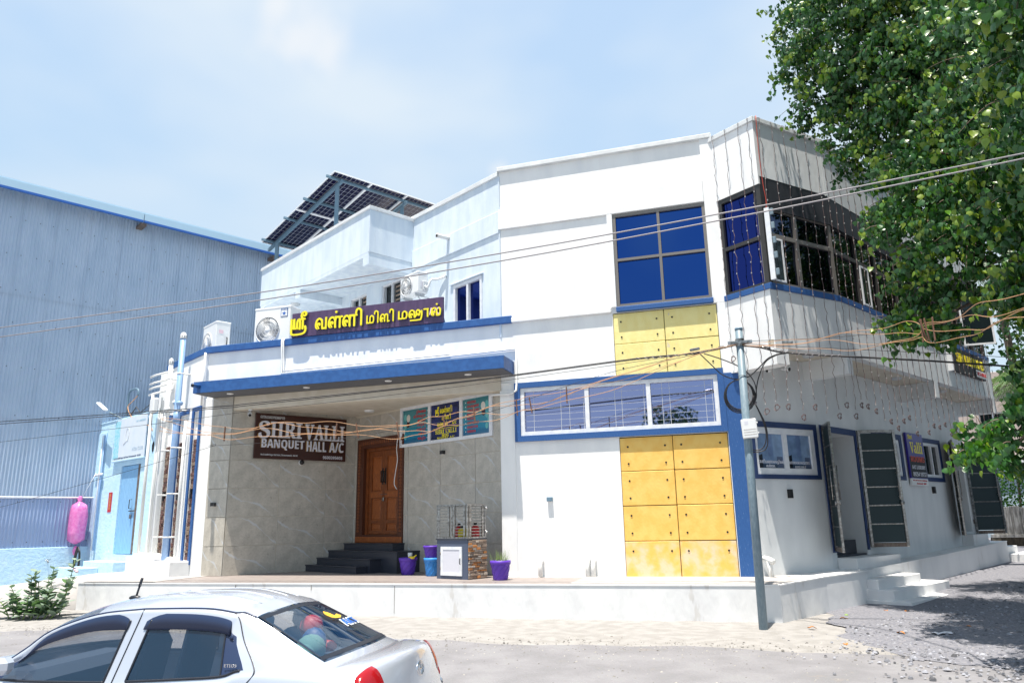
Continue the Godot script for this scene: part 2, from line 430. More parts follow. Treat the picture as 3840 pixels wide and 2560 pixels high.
func sky_image() -> ImageTexture:
	var w := 1024; var h := 512
	var im := Image.create(w, h, false, Image.FORMAT_RGBF)
	var n1 := noise(1.1, 5, 39); var n2 := noise(4.2, 5, 9); var n3 := noise(9.0, 4, 15)
	var puffs := [[-34.2, 35.0, 3.0], [-32.4, 34.2, 2.4], [-36.6, 36.4, 2.0], [-18.0, 26.5, 1.2], [60.0, 38.0, 6.0], [118.0, 30.0, 5.0], [170.0, 44.0, 7.0], [-150.0, 33.0, 5.0], [-95.0, 40.0, 6.0], [-64.0, 24.0, 4.0], [35.0, 22.0, 4.0], [-175.0, 22.0, 4.0]]
	var dirs := []
	for p in puffs:
		var a := deg_to_rad(p[0]); var e := deg_to_rad(p[1])
		dirs.append([V(sin(a) * cos(e), sin(e), -cos(a) * cos(e)), deg_to_rad(p[2])])
	var k := 1.0 / EXPOSURE
	for j in h:
		var e := PI * (0.5 - (j + 0.5) / h)
		for i in w:
			var a := TAU * (i + 0.5) / w
			var d := V(sin(a) * cos(e), sin(e), -cos(a) * cos(e))
			var y := maxf(d.y, 0.0)
			var t := pow(1.0 - y, 2.2)
			var c := Vector3(.52, .70, .965).lerp(Vector3(.61, .83, .95), t)
			if d.y > -0.02:
				var q := V(d.x, d.y * 2.2, d.z)
				var hz := clampf(0.42 + 1.5 * n1.get_noise_3dv(q * 1.0) + 0.22 * n2.get_noise_3dv(q), 0, 1)
				c = c.lerp(Vector3(.80, .89, .965), hz * 0.8)
				var cl := 0.0
				for p in dirs:
					var ang := d.angle_to(p[0])
					if ang < p[1] * 2.2:
						cl = maxf(cl, smoothstep(-0.1, 1.3, 1.0 - ang / p[1] + 1.15 * n2.get_noise_3dv(d * 2.0) + 0.6 * n3.get_noise_3dv(d * 1.6)))
				c = c.lerp(Vector3(.93, .95, .975), cl * 0.7)
			else:
				c = Vector3(.42, .42, .42)
			im.set_pixel(i, j, Color(c.x * k, c.y * k, c.z * k))
	return ImageTexture.create_from_image(im)

const EXPOSURE := 1.84
func _ready() -> void:
	rng.seed = 20
	# camera, sky, sun, exposure
	var cam := Camera3D.new()
	cam.name = "camera"
	cam.fov = 49.12
	cam.near = 0.05; cam.far = 900.0
	cam.rotation_degrees = V(13.619, 17.204, -1.120)
	cam.position = V(0, 1.8, 16)
	add_child(cam)
	var we := WorldEnvironment.new()
	we.name = "world"
	var env := Environment.new()
	env.background_mode = Environment.BG_SKY
	var sm := PanoramaSkyMaterial.new()
	sm.panorama = sky_image()
	env.sky = Sky.new()
	env.sky.sky_material = sm
	env.tonemap_mode = Environment.TONE_MAPPER_LINEAR
	env.tonemap_exposure = EXPOSURE
	env.sdfgi_enabled = true; env.ssao_enabled = true; env.ssil_enabled = true
	we.environment = env
	add_child(we)
	var sun := DirectionalLight3D.new()
	sun.name = "sun"
	sun.light_energy = 1.6
	sun.light_color = Color(1.0, .965, .915)
	sun.light_angular_distance = 0.5
	sun.shadow_enabled = true
	var az := deg_to_rad(-10.0); var el := deg_to_rad(76.5)
	sun.look_at_from_position(V(sin(az) * cos(el), sin(el), cos(az) * cos(el)) * 50.0, Vector3.ZERO, V(0, 0, -1))
	add_child(sun)
	mats()
	ground()
	hall()
	left_side()
	front_things()
	right_things()
	cables()
	car()
	plants()
	background()

# ---------- ground
func H(x: float, z: float) -> float:
	var y := 0.0
	if z > 2.0: y -= 0.028 * minf(z - 2.0, 8.5)
	if x > 1.0 and z < 1.0:
		y += 0.029 * clampf((1.0 - z), 0.0, 16.0) * clampf((x - 1.0) / 3.0, 0.0, 1.0)
	return y
func edge(x: float) -> float: return 3.95 + 0.12 * sin(x * 1.3) + 0.08 * sin(x * 3.1 + 1.0) + (0.25 if x < -14 else 0.0)
func gedge(z: float) -> float: return 1.25 + 0.25 * sin(z * 1.7) + 0.12 * sin(z * 4.3)
func sheet(st: SurfaceTool, xa: Callable, xb: Callable, z0: float, z1: float, nx: int, nz: int, rough := 0.0, lift := 0.0) -> void:
	var nn := noise(0.9, 4, 77)
	var g := []
	for j in nz + 1:
		var z := lerpf(z0, z1, float(j) / nz)
		var row := []
		for i in nx + 1:
			var x := lerpf(xa.call(z), xb.call(z), float(i) / nx)
			row.append(V(x, H(x, z) + lift + rough * nn.get_noise_2d(x * 3.0, z * 3.0), z))
		g.append(row)
	for j in nz:
		for i in nx: quad(st, g[j + 1][i], g[j + 1][i + 1], g[j][i + 1], g[j][i])
func ground() -> void:
	var st := S(true)
	box(st, V(-400, -1.2, -400), V(400, -0.8, 400))
	struct("ground", st, M.dirt)
	# road: from the ragged edge of the dirt towards and past the camera
	st = S(true)
	var n := 90
	for i in n:
		var xa := lerpf(-40, 30, float(i) / n); var xb := lerpf(-40, 30, float(i + 1) / n)
		var za := edge(xa); var zb := edge(xb)
		for j in 14:
			var t0 := float(j) / 14; var t1 := float(j + 1) / 14
			var a := V(xa, 0, lerpf(za, 26, t1 * t1)); var b := V(xb, 0, lerpf(zb, 26, t1 * t1)); var c := V(xb, 0, lerpf(zb, 26, t0 * t0)); var d := V(xa, 0, lerpf(za, 26, t0 * t0))
			a.y = H(a.x, a.z); b.y = H(b.x, b.z); c.y = H(c.x, c.z); d.y = H(d.x, d.z)
			quad(st, a, b, c, d)
	struct("road", st, M.road)
	# dirt shoulder with a slightly raised ragged lip on the road
	st = S(true)
	var nn := noise(1.4, 4, 5)
	for i in 160:
		var xa := lerpf(-40, 2.0, float(i) / 160); var xb := lerpf(-40, 2.0, float(i + 1) / 160)
		for j in 12:
			var f := func(x: float, t: float) -> Vector3:
				var e := edge(x) + 0.22 * nn.get_noise_1d(x * 5.0) + 0.1
				var z := lerpf(1.5 - 1.2 * clampf(x - .1, 0.0, 1.2), e, t)
				var up := 0.035 * (1.0 - t) + 0.02 * nn.get_noise_2d(x * 4.0, z * 4.0) * (1.0 - t * t) + 0.012 * (1.0 - t * t * t * t) - (0.01 if t > 0.999 else 0.0)
				return V(x, H(x, z) + up, z)
			var t0 := j / 12.0; var t1 := (j + 1) / 12.0
			quad(st, f.call(xa, t1), f.call(xb, t1), f.call(xb, t0), f.call(xa, t0))
	struct("dirt_shoulder", st, M.dirt)
	# the gravel lot along the side lane, thinning out raggedly over the road edge and the shoulder
	st = S(true)
	var gn := noise(0.8, 4, 19)
	var gx := 64; var gz := 72
	var far_z := func(x: float) -> float: return 4.55 + 0.45 * gn.get_noise_1d(x * 0.7) + 0.22 * gn.get_noise_1d(x * 2.3 + 50.0)
	var near_x := func(z: float) -> float: return 1.15 + 0.30 * gn.get_noise_1d(z * 0.9 + 9.0) + 0.16 * gn.get_noise_1d(z * 3.0)
	for i in gx:
		for j in gz:
			var f := func(u: float, v: float) -> Vector3:
				var z := lerpf(-40.0, 1.0, v * 1.6) if v < .625 else 1.0
				if v < .625: z = -40.0 + 41.0 * sqrt(v * 1.6)
				var x := lerpf(near_x.call(z), 30.0, u * u)
				if v >= .625:
					z = lerpf(1.0, far_z.call(x), (v - .625) / .375)
					x = lerpf(near_x.call(z) + .55 * clampf(z - 3.2, 0.0, 1.4), 30.0, u * u)
				var e := minf(u * 6.0, (1.0 - v) * 6.0)
				return V(x, H(x, z) + .045 * clampf(3.2 - z, 0.0, 1.0) + .006 + .020 * minf(1.0, e) * (1.0 + .6 * gn.get_noise_2d(x * 2.0, z * 2.0)), z)
			var u0 := float(i) / gx; var u1 := float(i + 1) / gx; var v0 := float(j) / gz; var v1 := float(j + 1) / gz
			quad(st, f.call(u0, v1), f.call(u1, v1), f.call(u1, v0), f.call(u0, v0))
	struct("gravel_lot", st, M.gravel)
	var stone := S()
	var prof := [V(.5, 0, .1), V(.15, 0, .5), V(-.4, 0, .35), V(-.5, 0, -.2), V(0, 0, -.5), V(.4, 0, -.35)]
	for k in 6:
		var a: Vector3 = prof[k]; var b: Vector3 = prof[(k + 1) % 6]
		tri(stone, b, a, V(a.x * .5, .42, a.z * .5)); tri(stone, b, V(a.x * .5, .42, a.z * .5), V(b.x * .5, .38, b.z * .5)); tri(stone, V(b.x * .5, .38, b.z * .5), V(a.x * .5, .42, a.z * .5), V(0.05, .5, 0))
	stone.generate_normals()
	var stm := mat(Color.WHITE, .9)
	stm.vertex_color_use_as_albedo = true
	var xf := []; var col := []
	while xf.size() < 9000:
		var z := rng.randf_range(-12.0, 6.4)
		var x := rng.randf_range(0.2, 9.0)
		if z < 1.9 and x < 1.5 + (1.9 - z) * 0.62: continue
		var dens := clampf((x - gedge(z) + 0.5) / 1.2, 0.05, 1.0) * clampf((6.4 - z) / 2.4, 0.0, 1.0)
		if rng.randf() > dens: continue
		var s := rng.randf_range(.018, .05) * (1.0 + 1.2 * pow(rng.randf(), 6))
		xf.append(Transform3D(Basis(Vector3.UP, rng.randf() * TAU).rotated(V(1, 0, 0), rng.randf_range(-.4, .4)).scaled(V(s, s * .8, s)), V(x, H(x, z) + .012 + (.05 * clampf(3.2 - z, 0.0, 1.0) if x > 1.3 else .0), z)))
		var g := rng.randf_range(.07, .34)
		col.append(Color(g * .97, g, g * 1.12))
	var o := copies(self, "gravel_stones", stone.commit(), stm, xf, col)
	o.set_meta("kind", "stuff"); o.set_meta("label", "loose grey gravel scattered over the side lot and road edge"); o.set_meta("category", "gravel")
	xf = []; col = []
	while xf.size() < 2600:
		var x := rng.randf_range(-15.0, 2.0)
		var z := edge(x) + rng.randfn() * .45 - .15 if rng.randf() < .6 else rng.randf_range(1.9, 6.5)
		if z < 1.9: continue
		var s := rng.randf_range(.010, .028) * (1.0 + 1.3 * pow(rng.randf(), 8))
		xf.append(Transform3D(Basis(Vector3.UP, rng.randf() * TAU).scaled(V(s, s * .7, s)), V(x, H(x, z) + (.012 if z < edge(x) + .1 else .0), z)))
		var g := rng.randf_range(.10, .40)
		col.append(Color(g, g * .96, g * .9))
	o = copies(self, "shoulder_grit", stone.commit(), stm, xf, col)
	o.set_meta("kind", "stuff"); o.set_meta("label", "small stones and grit scattered along the dirt edge of the road"); o.set_meta("category", "grit")
	# plinth in front of the hall and along the side lane: its top rises a little along the lane
	var FB := fr(V(1.5, 0, -1.609), 60)
	st = S()
	var out := [V(-15.0, .64, 1.78), V(-9.2, .655, 1.80), V(-4.5, .66, 1.82), V(.33, .66, 1.67), V(1.22, .69, .05), V(2.1, .71, -1.25)]
	var inn := [V(-15.0, .66, -1.2), V(-9.2, .66, -4.6), V(-4.5, .66, -1.4), V(-.3, .66, -.25), V(.35, .675, -.75), V(1.25, .70, -1.78)]
	for k in 8:
		var s := 0.9 + k * 1.35
		out.append(FB * V(s, .70 + .02 * s + .0008 * s * s, .52)); inn.append(FB * V(s, .70 + .02 * s + .0008 * s * s, -.2))
	for k in out.size() - 1:
		quad(st, out[k], out[k + 1], inn[k + 1], inn[k])
		var a: Vector3 = out[k]; var b: Vector3 = out[k + 1]
		# thin proud nosing, then the face below
		var nrm := V(-(b - a).z, 0, (b - a).x).normalized() * .012
		quad(st, a + nrm - V(0, .022, 0), b + nrm - V(0, .022, 0), b + nrm + V(0, .004, 0), a + nrm + V(0, .004, 0))
		quad(st, a + nrm + V(0, .004, 0), b + nrm + V(0, .004, 0), b - nrm * 3 + V(0, .004, 0), a - nrm * 3 + V(0, .004, 0))
		quad(st, V(a.x, -.5, a.z), V(b.x, -.5, b.z), b, a)
	var e: Vector3 = out[-1]; var f: Vector3 = inn[-1]
	quad(st, V(e.x, -.5, e.z), V(f.x, -.5, f.z), f, e)
	var rp := struct("raised_plinth", st, M.plinth)
	for q in [[-6.95, .10, .62], [-8.85, .52, .62], [-10.7, .50, .62]]:
		mi(rp, "plaster_joint", sl(S(), q[0], q[0] + .010, q[1], q[2], 1.79, 1.8145), M.stain_wall)
	# porch floor of wood-look tiles, and the walking strip
	st = S()
	var pf := PackedVector2Array([Vector2(-12.9, 1.72), Vector2(-3.4, 1.74), Vector2(-3.4, .02), Vector2(-5.2, .0), Vector2(-5.4, -.3), Vector2(-10.62, -2.95), Vector2(-12.44, -.05), Vector2(-12.9, -.02)])
	prism(st, pf, .60, .6645)
	struct("porch_floor", st, M.floor_tile)
	st = S()
	for k in 3: pass
	prism(st, PackedVector2Array([Vector2(-3.39, 1.68), Vector2(.28, 1.60), Vector2(1.13, .05), Vector2(2.0, -1.25), Vector2(1.25, -1.7), Vector2(.0, -.05), Vector2(-3.39, .02)]), .60, .6785)
	struct("walkway", st, M.concrete)
	# yard and ramp at the left, up from the road to the annex
	st = S(true)
	var R := [[V(-15.0, .635, 1.78), V(-15.9, .62, 1.75), V(-16.6, .40, 2.1), V(-17.8, .16, 2.7), V(-19.6, -.02, 3.6), V(-23.5, -.06, 4.0)],
		[V(-15.3, .662, .6), V(-16.2, .64, .4), V(-17.4, .52, .4), V(-18.9, .33, .5), V(-20.6, .18, .6), V(-24.5, .08, .4)],
		[V(-15.6, .665, -.6), V(-16.6, .66, -.8), V(-17.8, .60, -1.0), V(-19.3, .44, -1.2), V(-20.9, .30, -1.5), V(-25.5, .1, -2.0)],
		[V(-16.0, .67, -2.2), V(-16.9, .67, -2.4), V(-18.3, .64, -2.9), V(-20.0, .55, -3.6), V(-21.0, .46, -4.2), V(-26, .2, -5.0)]]
	for j in 3:
		for i in 5: quad(st, R[j][i], R[j + 1][i], R[j + 1][i + 1], R[j][i + 1])
	for i in 5: quad(st, R[0][i + 1] - V(0, .7, 0), R[0][i] - V(0, .7, 0), R[0][i], R[0][i + 1])
	quad(st, V(-12.88, .669, 1.74), V(-12.88, .672, -.1), V(-15.9, .676, -1.6), V(-15.0, .664, 1.76))
	struct("driveway_ramp", st, M.concrete)

func copies(parent: Node, called: String, mesh: Mesh, m: Material, xf: Array, col: Array) -> MultiMeshInstance3D:
	var q := MultiMesh.new()
	q.transform_format = MultiMesh.TRANSFORM_3D
	q.use_colors = col.size() > 0
	q.mesh = mesh
	q.instance_count = xf.size()
	for i in xf.size():
		q.set_instance_transform(i, xf[i])
		if col: q.set_instance_color(i, col[i])
	var o := MultiMeshInstance3D.new()
	o.name = called
	o.multimesh = q
	o.material_override = m
	parent.add_child(o, true)
	return o

# ---------- the banquet hall
var BH: Node3D
func hall() -> void:
	BH = thing("banquet_hall", "white two storey corner building with blue bands, yellow panels and a recessed porch", "building")
	var FA := fr(Vector3.ZERO, 47)
	var FB := fr(V(1.5, 0, -1.609), 60)
	var BR := fr(V(-.18, 0, 0), -36)
	var BA := fr(V(.726, 0, .658), 47)
	var BB := fr(V(2.19, 0, -.914), 60)
	var PL := fr(V(-12.47, 0, 0), 57)
	var PB := fr(V(-5.3, 0, -.25), -27)
	var W1 := fr(V(-5.22, 0, -.02), -30)
	var OV := fr(V(-9.03, 0, -.59), -30)
	var LW := fr(V(-13.42, 0, 0), -30)
	var p: Node3D
	# --- front wall: recessed field at z -0.05, proud strips to 0
	var up := [-2.49, 6.42, -.42, 8.64]; var band := [-4.79, 3.67, -.46, 4.75]
	mi(BH, "front_wall", wall(S(), -5.25, -.02, .3, 10.16, -.30, -.05, [up, band, [-2.6, 4.88, -.35, 6.295], [-2.6, .663, -.35, 3.535]]), M.white)
	mi(BH, "recess_backing", sl(S(), -2.65, -.3, 4.85, 6.33, -.34, -.13), M.dark)
	mi(BH, "recess_backing", sl(S(), -2.65, -.3, .3, 3.56, -.34, -.13), M.dark)
	var st: SurfaceTool
	for q in [[-.42, -.02, 6.30, 10.16, 0, .004], [-.335, -.02, 4.76, 6.298, 0, .004], [-5.252, -.423, 8.65, 9.16, 0, .012], [-5.252, -2.62, 6.31, 6.43, .025, .012], [-2.62, -2.494, 6.43, 8.646, 0, .004], [-5.252, -2.606, 4.87, 4.90, -.02, .004]]:
		mi(BH, "raised_plaster_band", sl(S(), q[0], q[1], q[2], q[3], -.048, q[4], q[5]), M.white)
	mi(BH, "coping", sl(S(), -5.26, -.15, 10.16, 10.27, -.34, .035, .012), M.offwhite)
	# blue surround of the long window, the sill above, the corner strip
	st = S()
	wall(st, -4.92, -.335, 3.545, 4.872, -.048, .022, [[-4.79, 3.67, -.46, 4.75]])
	mi(BH, "blue_window_surround", st, M.blue)
	mi(BH, "blue_sill", sl(S(), -2.50, -.40, 6.305, 6.415, -.09, .05, .008), M.blue)
	mi(BH, "blue_corner_strip", sl(S(), -.335, -.012, .664, 4.755, -.048, .012, .005), M.blue)
	# yellow panels: 2 x 2 above and 2 x 4 below, each with four tie holes
	for blk in [[4.89, 2, .70, M.yellow_up], [.668, 4, .715, M.yellow_low]]:
		for r in blk[1]:
			for c in 2:
				var x0 := -2.592 + c * 1.122; var y0: float = blk[0] + r * blk[2]
				var m: Material = blk[3]
				if blk[1] == 4 and r == 0: m = M.yellow_base
				var w := 1.108 if c == 0 else 1.108
				var pn := mi(BH, "yellow_panel", box(S(), V(x0, y0, -.128), V(x0 + w, y0 + blk[2] - .014, -.056 - .004 * ((r + c) % 2)), .008), m)
				for hx in [.15, .86]:
					for hy in ([.21, .71] if not (blk[1] == 4 and r == 0) else [.71]):
						mi(pn, "tie_hole", lathe(S(), [Vector2(0, 0), Vector2(.017, 0), Vector2(.021, .004)], Transform3D(Basis(V(1, 0, 0), V(0, 0, 1), V(0, -1, 0)), V(x0 + w * hx, y0 + blk[2] * hy, -.054)), 10), M.black)
	# --- upper window of four deep blue panes
	p = sub(BH, "window")
	st = wall(S(), -2.488, -.422, 6.425, 8.637, -.20, -.03, [[-2.42, 6.49, -1.485, 7.50], [-1.425, 6.49, -.49, 7.50], [-2.42, 7.56, -1.485, 8.57], [-1.425, 7.56, -.49, 8.57]])
	mi(p, "frame", st, M.alu_brown)
	for c in [[-2.42, 6.49], [-1.425, 6.49], [-2.42, 7.56], [-1.425, 7.56]]:
		mi(p, "pane", sl(S(), c[0], c[0] + .935, c[1], c[1] + 1.01, -.10, -.09), M.mirror_blue)
	# --- long window of three panes with a grille
	p = sub(BH, "window")
	mi(p, "frame", wall(S(), -4.787, -.463, 3.673, 4.747, -.14, -.015, [[-4.70, 3.76, -3.31, 4.66], [-3.22, 3.76, -1.96, 4.66], [-1.87, 3.76, -.55, 4.66]]), M.upvc)
	for c in [[-4.70, -3.31], [-3.22, -1.96], [-1.87, -.55]]:
		mi(p, "pane", sl(S(), c[0], c[1], 3.76, 4.66, -.09, -.08), M.mirror_violet)
		st = S()
		for t in [.15, .60, .74, .97] if c[0] < -4 else ([.45, .57, .95] if c[0] < -3 else [.18, .30, .86, .97]):
			sl(st, lerpf(c[0], c[1], t) - .004, lerpf(c[0], c[1], t) + .004, 3.76, 4.66, -.079, -.075)
		for k in 6:
			sl(st, c[0] + .02, c[1] - .02, 3.86 + k * .135, 3.866 + k * .135, -.0785, -.0755)
		mi(p, "grille", st, M.ac_grille)
	# --- parapet over the porch with its blue capping, beam, canopy
	mi(BH, "porch_parapet", sl(S(), -13.42, -5.25, 5.09, 6.30, -.25, -.05, .0), M.white)
	mi(BH, "parapet_capping", sl(S(), -13.45, -4.95, 6.302, 6.475, -.28, .03, .01), M.blue_clean)
	mi(BH, "porch_beam", sl(S(), -12.47, -5.25, 4.73, 5.088, -.35, -.012, .01), M.cream)
	var cn := mi(BH, "canopy", wall(S(), -13.15, -4.93, 5.10, 5.385, -.05, .72), M.blue_clean)
	mi(cn, "canopy_soffit", sl(S(), -13.12, -4.96, 5.088, 5.10, -.04, .70), M.soffit_grey)
	for x in [-12.3, -10.1, -7.9, -5.9]:
		mi(cn, "downlight", lathe(S(true), [Vector2(.0, -.012), Vector2(.075, -.012), Vector2(.085, 0)], at(V(x, 5.086, .38)), 14), M.ac)
	mi(cn, "drain_spout", tube(S(true), [V(-12.98, 5.27, .70), V(-12.98, 5.26, .95)], .055, 12), M.blue_clean)
	mi(cn, "spout_mouth", tube(S(true), [V(-12.98, 5.26, .945), V(-12.98, 5.26, .953)], .043, 12), M.black)
	# --- porch: columns, tiled walls, ceiling
	mi(BH, "porch_column", sl(S(), -13.42, -13.10, .3, 5.089, -.35, -.02, .01), M.white)
	mi(BH, "porch_column", sl(S(), -13.10, -12.48, .3, 5.089, -.38, -.03), M.cream)
	mi(BH, "porch_column", sl(S(), -5.28, -4.93, .3, 4.729, -.34, -.032, .008), M.white)
	for r in 7:
		tile(BH, Transform3D(), -13.095, minf(.668 + r * .70, 5.0), .61, minf(.692, 5.085 - (.668 + r * .70)), r % 2, .0)
	mi(BH, "porch_left_wall", sl(S(), .02, 3.75, .3, 5.0, -.25, -.012), M.cream, PL)
	mi(BH, "porch_back_wall", wall(S(), -6.1, .05, .3, 5.0, -.3, -.012, [[-5.52, 1.36, -3.68, 3.98]]), M.cream, PB)
	for c in 3:
		for r in 6:
			tile(BH, PL, .015 + c * 1.31 - (.0 if c else .0), .668 + r * .703, 1.30 if c < 2 else .86, .695, (c + r) % 2, 0.0)
	for c in 5:
		for r in 6:
			var x0 := -6.02 + c * 1.275; var w := 1.266
			if c == 4: w = .93
			var y0 := .668 + r * .683; var h := .675
			# leave out what the door covers
			if x0 + w > -5.73 and x0 < -3.68 and y0 < 4.1:
				if c == 0: tile(BH, PB, x0, y0, .27, h, (c + r) % 2, 0.0)
				else: tile(BH, PB, -3.652, y0, .17, h, (c + r) % 2, 0.0)
				if y0 + h > 4.13: tile(BH, PB, maxf(x0, -5.74), 4.125, minf(x0 + w, -3.66) - maxf(x0, -5.74), y0 + h - 4.125, 1, 0.0)
				continue
			tile(BH, PB, x0, y0, w, h, (c * 2 + r) % 2, 0.0)
	mi(BH, "porch_ceiling", prism(S(), PackedVector2Array([Vector2(-12.5, -.3), Vector2(-5.2, -.3), Vector2(-5.1, -.6), Vector2(-10.7, -3.6), Vector2(-11.5, -2.5)]), 4.80, 4.95), M.cream)
	mi(BH, "terrace_slab", prism(S(), PackedVector2Array([Vector2(-13.4, -.26), Vector2(-5.3, -.26), Vector2(-5.3, -1.0), Vector2(-14.2, -5.2), Vector2(-17.3, -5.0), Vector2(-16.4, -1.85)]), 5.99, 6.2), M.offwhite)
	var cl := mi(BH, "ceiling_lamp", lathe(S(true), [Vector2(0, -.04), Vector2(.12, -.04), Vector2(.14, 0)], at(V(-9.6, 4.80, -1.9)), 14), M.ac)
	door(PB)
	poster_window(PB)
	stairs(PB)
	# --- upper storey, set back and turned, bluish unpainted plaster
	mi(BH, "upper_wall", wall(S(), -11.2, .0, 6.0, 10.05, -.25, 0, [[-1.78, 6.5, -.66, 7.69], [-5.14, 7.2, -4.17, 8.53], [-6.87, 7.4, -5.96, 8.51]]), M.bluish, W1)
	mi(BH, "raised_plaster_band", sl(S(), -3.6, -.02, 8.57, 9.13, 0.002, .035, .01), M.bluish, W1)
	mi(BH, "coping", sl(S(), -3.7, -.02, 10.05, 10.17, -.27, .045, .01), M.offwhite, W1)
	p = sub(BH, "window", W1)
	mi(p, "frame", wall(S(), -1.775, -.665, 6.5, 7.685, -.12, .02, [[-1.70, 6.52, -1.255, 7.60], [-1.18, 6.52, -.74, 7.60]]), M.upvc)
	mi(p, "pane", sl(S(), -1.70, -1.255, 6.52, 7.60, -.07, -.06), M.mirror_navy)
	mi(p, "pane", sl(S(), -1.18, -.74, 6.52, 7.60, -.07, -.06), M.mirror_navy)
	mi(p, "hood", sl(S(), -1.90, -.60, 7.70, 7.74, 0.002, .05, .01), M.bluish)
	for w in [[-5.14, 7.2, -4.17, 8.53], [-6.87, 7.4, -5.96, 8.51]]:
		p = sub(BH, "window", W1)
		var mx: float = (w[0] + w[2]) / 2
		mi(p, "frame", wall(S(), w[0] + .003, w[2] - .003, w[1] + .003, w[3] - .003, -.10, -.03, [[w[0] + .05, w[1] + .05, mx - .02, w[3] - .05], [mx + .02, w[1] + .05, w[2] - .05, w[3] - .05]]), M.upvc)
		mi(p, "pane", sl(S(), w[0] + .05, mx - .02, w[1] + .05, w[3] - .05, -.16, -.15), M.glass_dark)
		mi(p, "pane", sl(S(), mx + .02, w[2] - .05, w[1] + .05, w[3] - .05, -.16, -.15), M.glass_dark)
		st = S()
		for k in 9: sl(st, mx + .05, w[2] - .10, w[1] + .12 + k * .13, w[1] + .17 + k * .13, -.149, -.13)
		mi(p, "louvre", st, M.stone_a)
	# overhanging room above
	var oh := sub(BH, "overhang", OV)
	mi(oh, "parapet_wall", sl(S(), -6.60, 0, 8.80, 10.0, -.18, 0), M.bluish)
	mi(oh, "parapet_wall", sl(S(), -.18, 0, 8.80, 10.0, -1.50, -.181), M.bluish)
	mi(oh, "coping", sl(sl(S(), -6.63, .04, 10.0, 10.10, -.22, .04, .01), -.22, .04, 10.0, 10.10, -1.48, -.22, .01), M.offwhite)
	mi(oh, "floor_slab", sl(S(), -6.55, -.02, 8.70, 8.798, -1.5, -.002), M.bluish)
	for x in [-.30, -4.10, -6.6]: mi(oh, "beam", sl(S(), x, x + .29, 8.46, 8.698, -1.49, -.003), M.bluish)
	mi(oh, "ceiling_lamp", lathe(S(true), [Vector2(0, -.05), Vector2(.13, -.05), Vector2(.15, 0)], at(V(-5.3, 8.70, -.6)), 14), M.ac_grille)
	mi(BH, "side_wall", sl(S(), -.25, 0, 6.0, 8.8, -3, .0), M.bluish, fr(OV * V(-6.6, 0, -1.45), -30))
	mi(BH, "waste_pipe", tube(S(true), [V(-1.95, 9.02, 0), V(-1.95, 9.0, .42)], .055, 12), M.pvc, W1)
	mi(BH, "waste_pipe", tube(S(true), [V(-1.95, 9.0, .405), V(-1.95, 9.0, .422)], .044, 12), M.black, W1)
	mi(BH, "upper_roof", sl(S(), -11, -.1, 8.75, 8.9, -9, -.26), M.concrete, W1)
	mi(BH, "main_roof", prism(S(), PackedVector2Array([Vector2(-5.2, -.32), Vector2(-.2, -.32), Vector2(1.6, -1.5), Vector2(6.4, -9.4), Vector2(-2.0, -12)]), 8.9, 9.1), M.concrete)
	# --- left wing with pilasters and stone niches
	mi(BH, "wing_wall", wall(S(), -3.55, 0, .3, 6.30, -.25, 0, [[-.50, 1.03, -.13, 4.80], [-1.52, 1.06, -1.02, 4.80], [-2.60, 1.10, -2.12, 4.80]]), M.white, LW)
	mi(BH, "parapet_capping", sl(S(), -3.0, .0, 6.30, 6.475, -.28, .03, .01), M.blue_clean, LW)
	mi(BH, "wing_back_wall", sl(S(), -3.55, -3.35, .3, 6.25, -4, -.251), M.white, LW)
	for nch in [[-.50, -.13, 1.03], [-1.52, -1.02, 1.06], [-2.60, -2.12, 1.10]]:
		var nc := sub(BH, "stone_niche", LW)
		mi(nc, "niche_back", sl(S(), nch[0] - .02, nch[1] + .02, nch[2] - .02, 4.82, -.24, -.055), M.white)
		st = S()
		sl(st, nch[0] - .13, nch[0] - .003, nch[2] - .1, 4.92, .002, .04, .005)
		sl(st, nch[0] - .003, nch[1] + .12, 4.80, 4.92, .002, .038, .005)
		if nch[1] > -.2: sl(st, nch[1] + .003, nch[1] + .13, nch[2] - .1, 4.80, .002, .04, .005)
		mi(nc, "blue_trim", st, M.blue)
		var y: float = nch[2]
		while y < 4.0:
			var hh := rng.randf_range(.075, .12)
			var x: float = nch[0]
			while x < nch[1] - .03:
				var ww: float = minf(rng.randf_range(.10, .24), nch[1] - x)
				mi(nc, "stone", box(S(), V(x + .004, y + .004, -.055), V(x + ww - .004, y + hh - .004, -.03 + rng.randf_range(0, .035)), .008), [M.brick, M.brick, M.stone_b][rng.randi() % 3])
				x += ww
			y += hh
		mi(nc, "spotlight", sl(S(), (nch[0] + nch[1]) / 2 - .035, (nch[0] + nch[1]) / 2 + .045, 2.55, 2.80, -.05, .04, .008), M.black)
	mi(BH, "pipe_trench_kerb", sl(S(), -3.78, -1.42, .3, 1.07, .003, .42, .015), M.plinth, LW)
	mi(BH, "pipe_trench_kerb", sl(S(), -1.30, -.02, .3, 1.02, .003, .50, .015), M.plinth, LW)
	for k in 8: mi(BH, "mortar_lump", ico(S(true), V([-3.4, -3.05, -2.7, -2.3, -1.75, -1.6, -.75, -.4][k], [1.08, 1.09, 1.08, 1.1, 1.1, 1.08, 1.03, 1.03][k], .24), V(.15, .10, .13), 10), M.pvc, LW)
	pipes(LW)
	bay(FA, FB, BR, BA, BB)

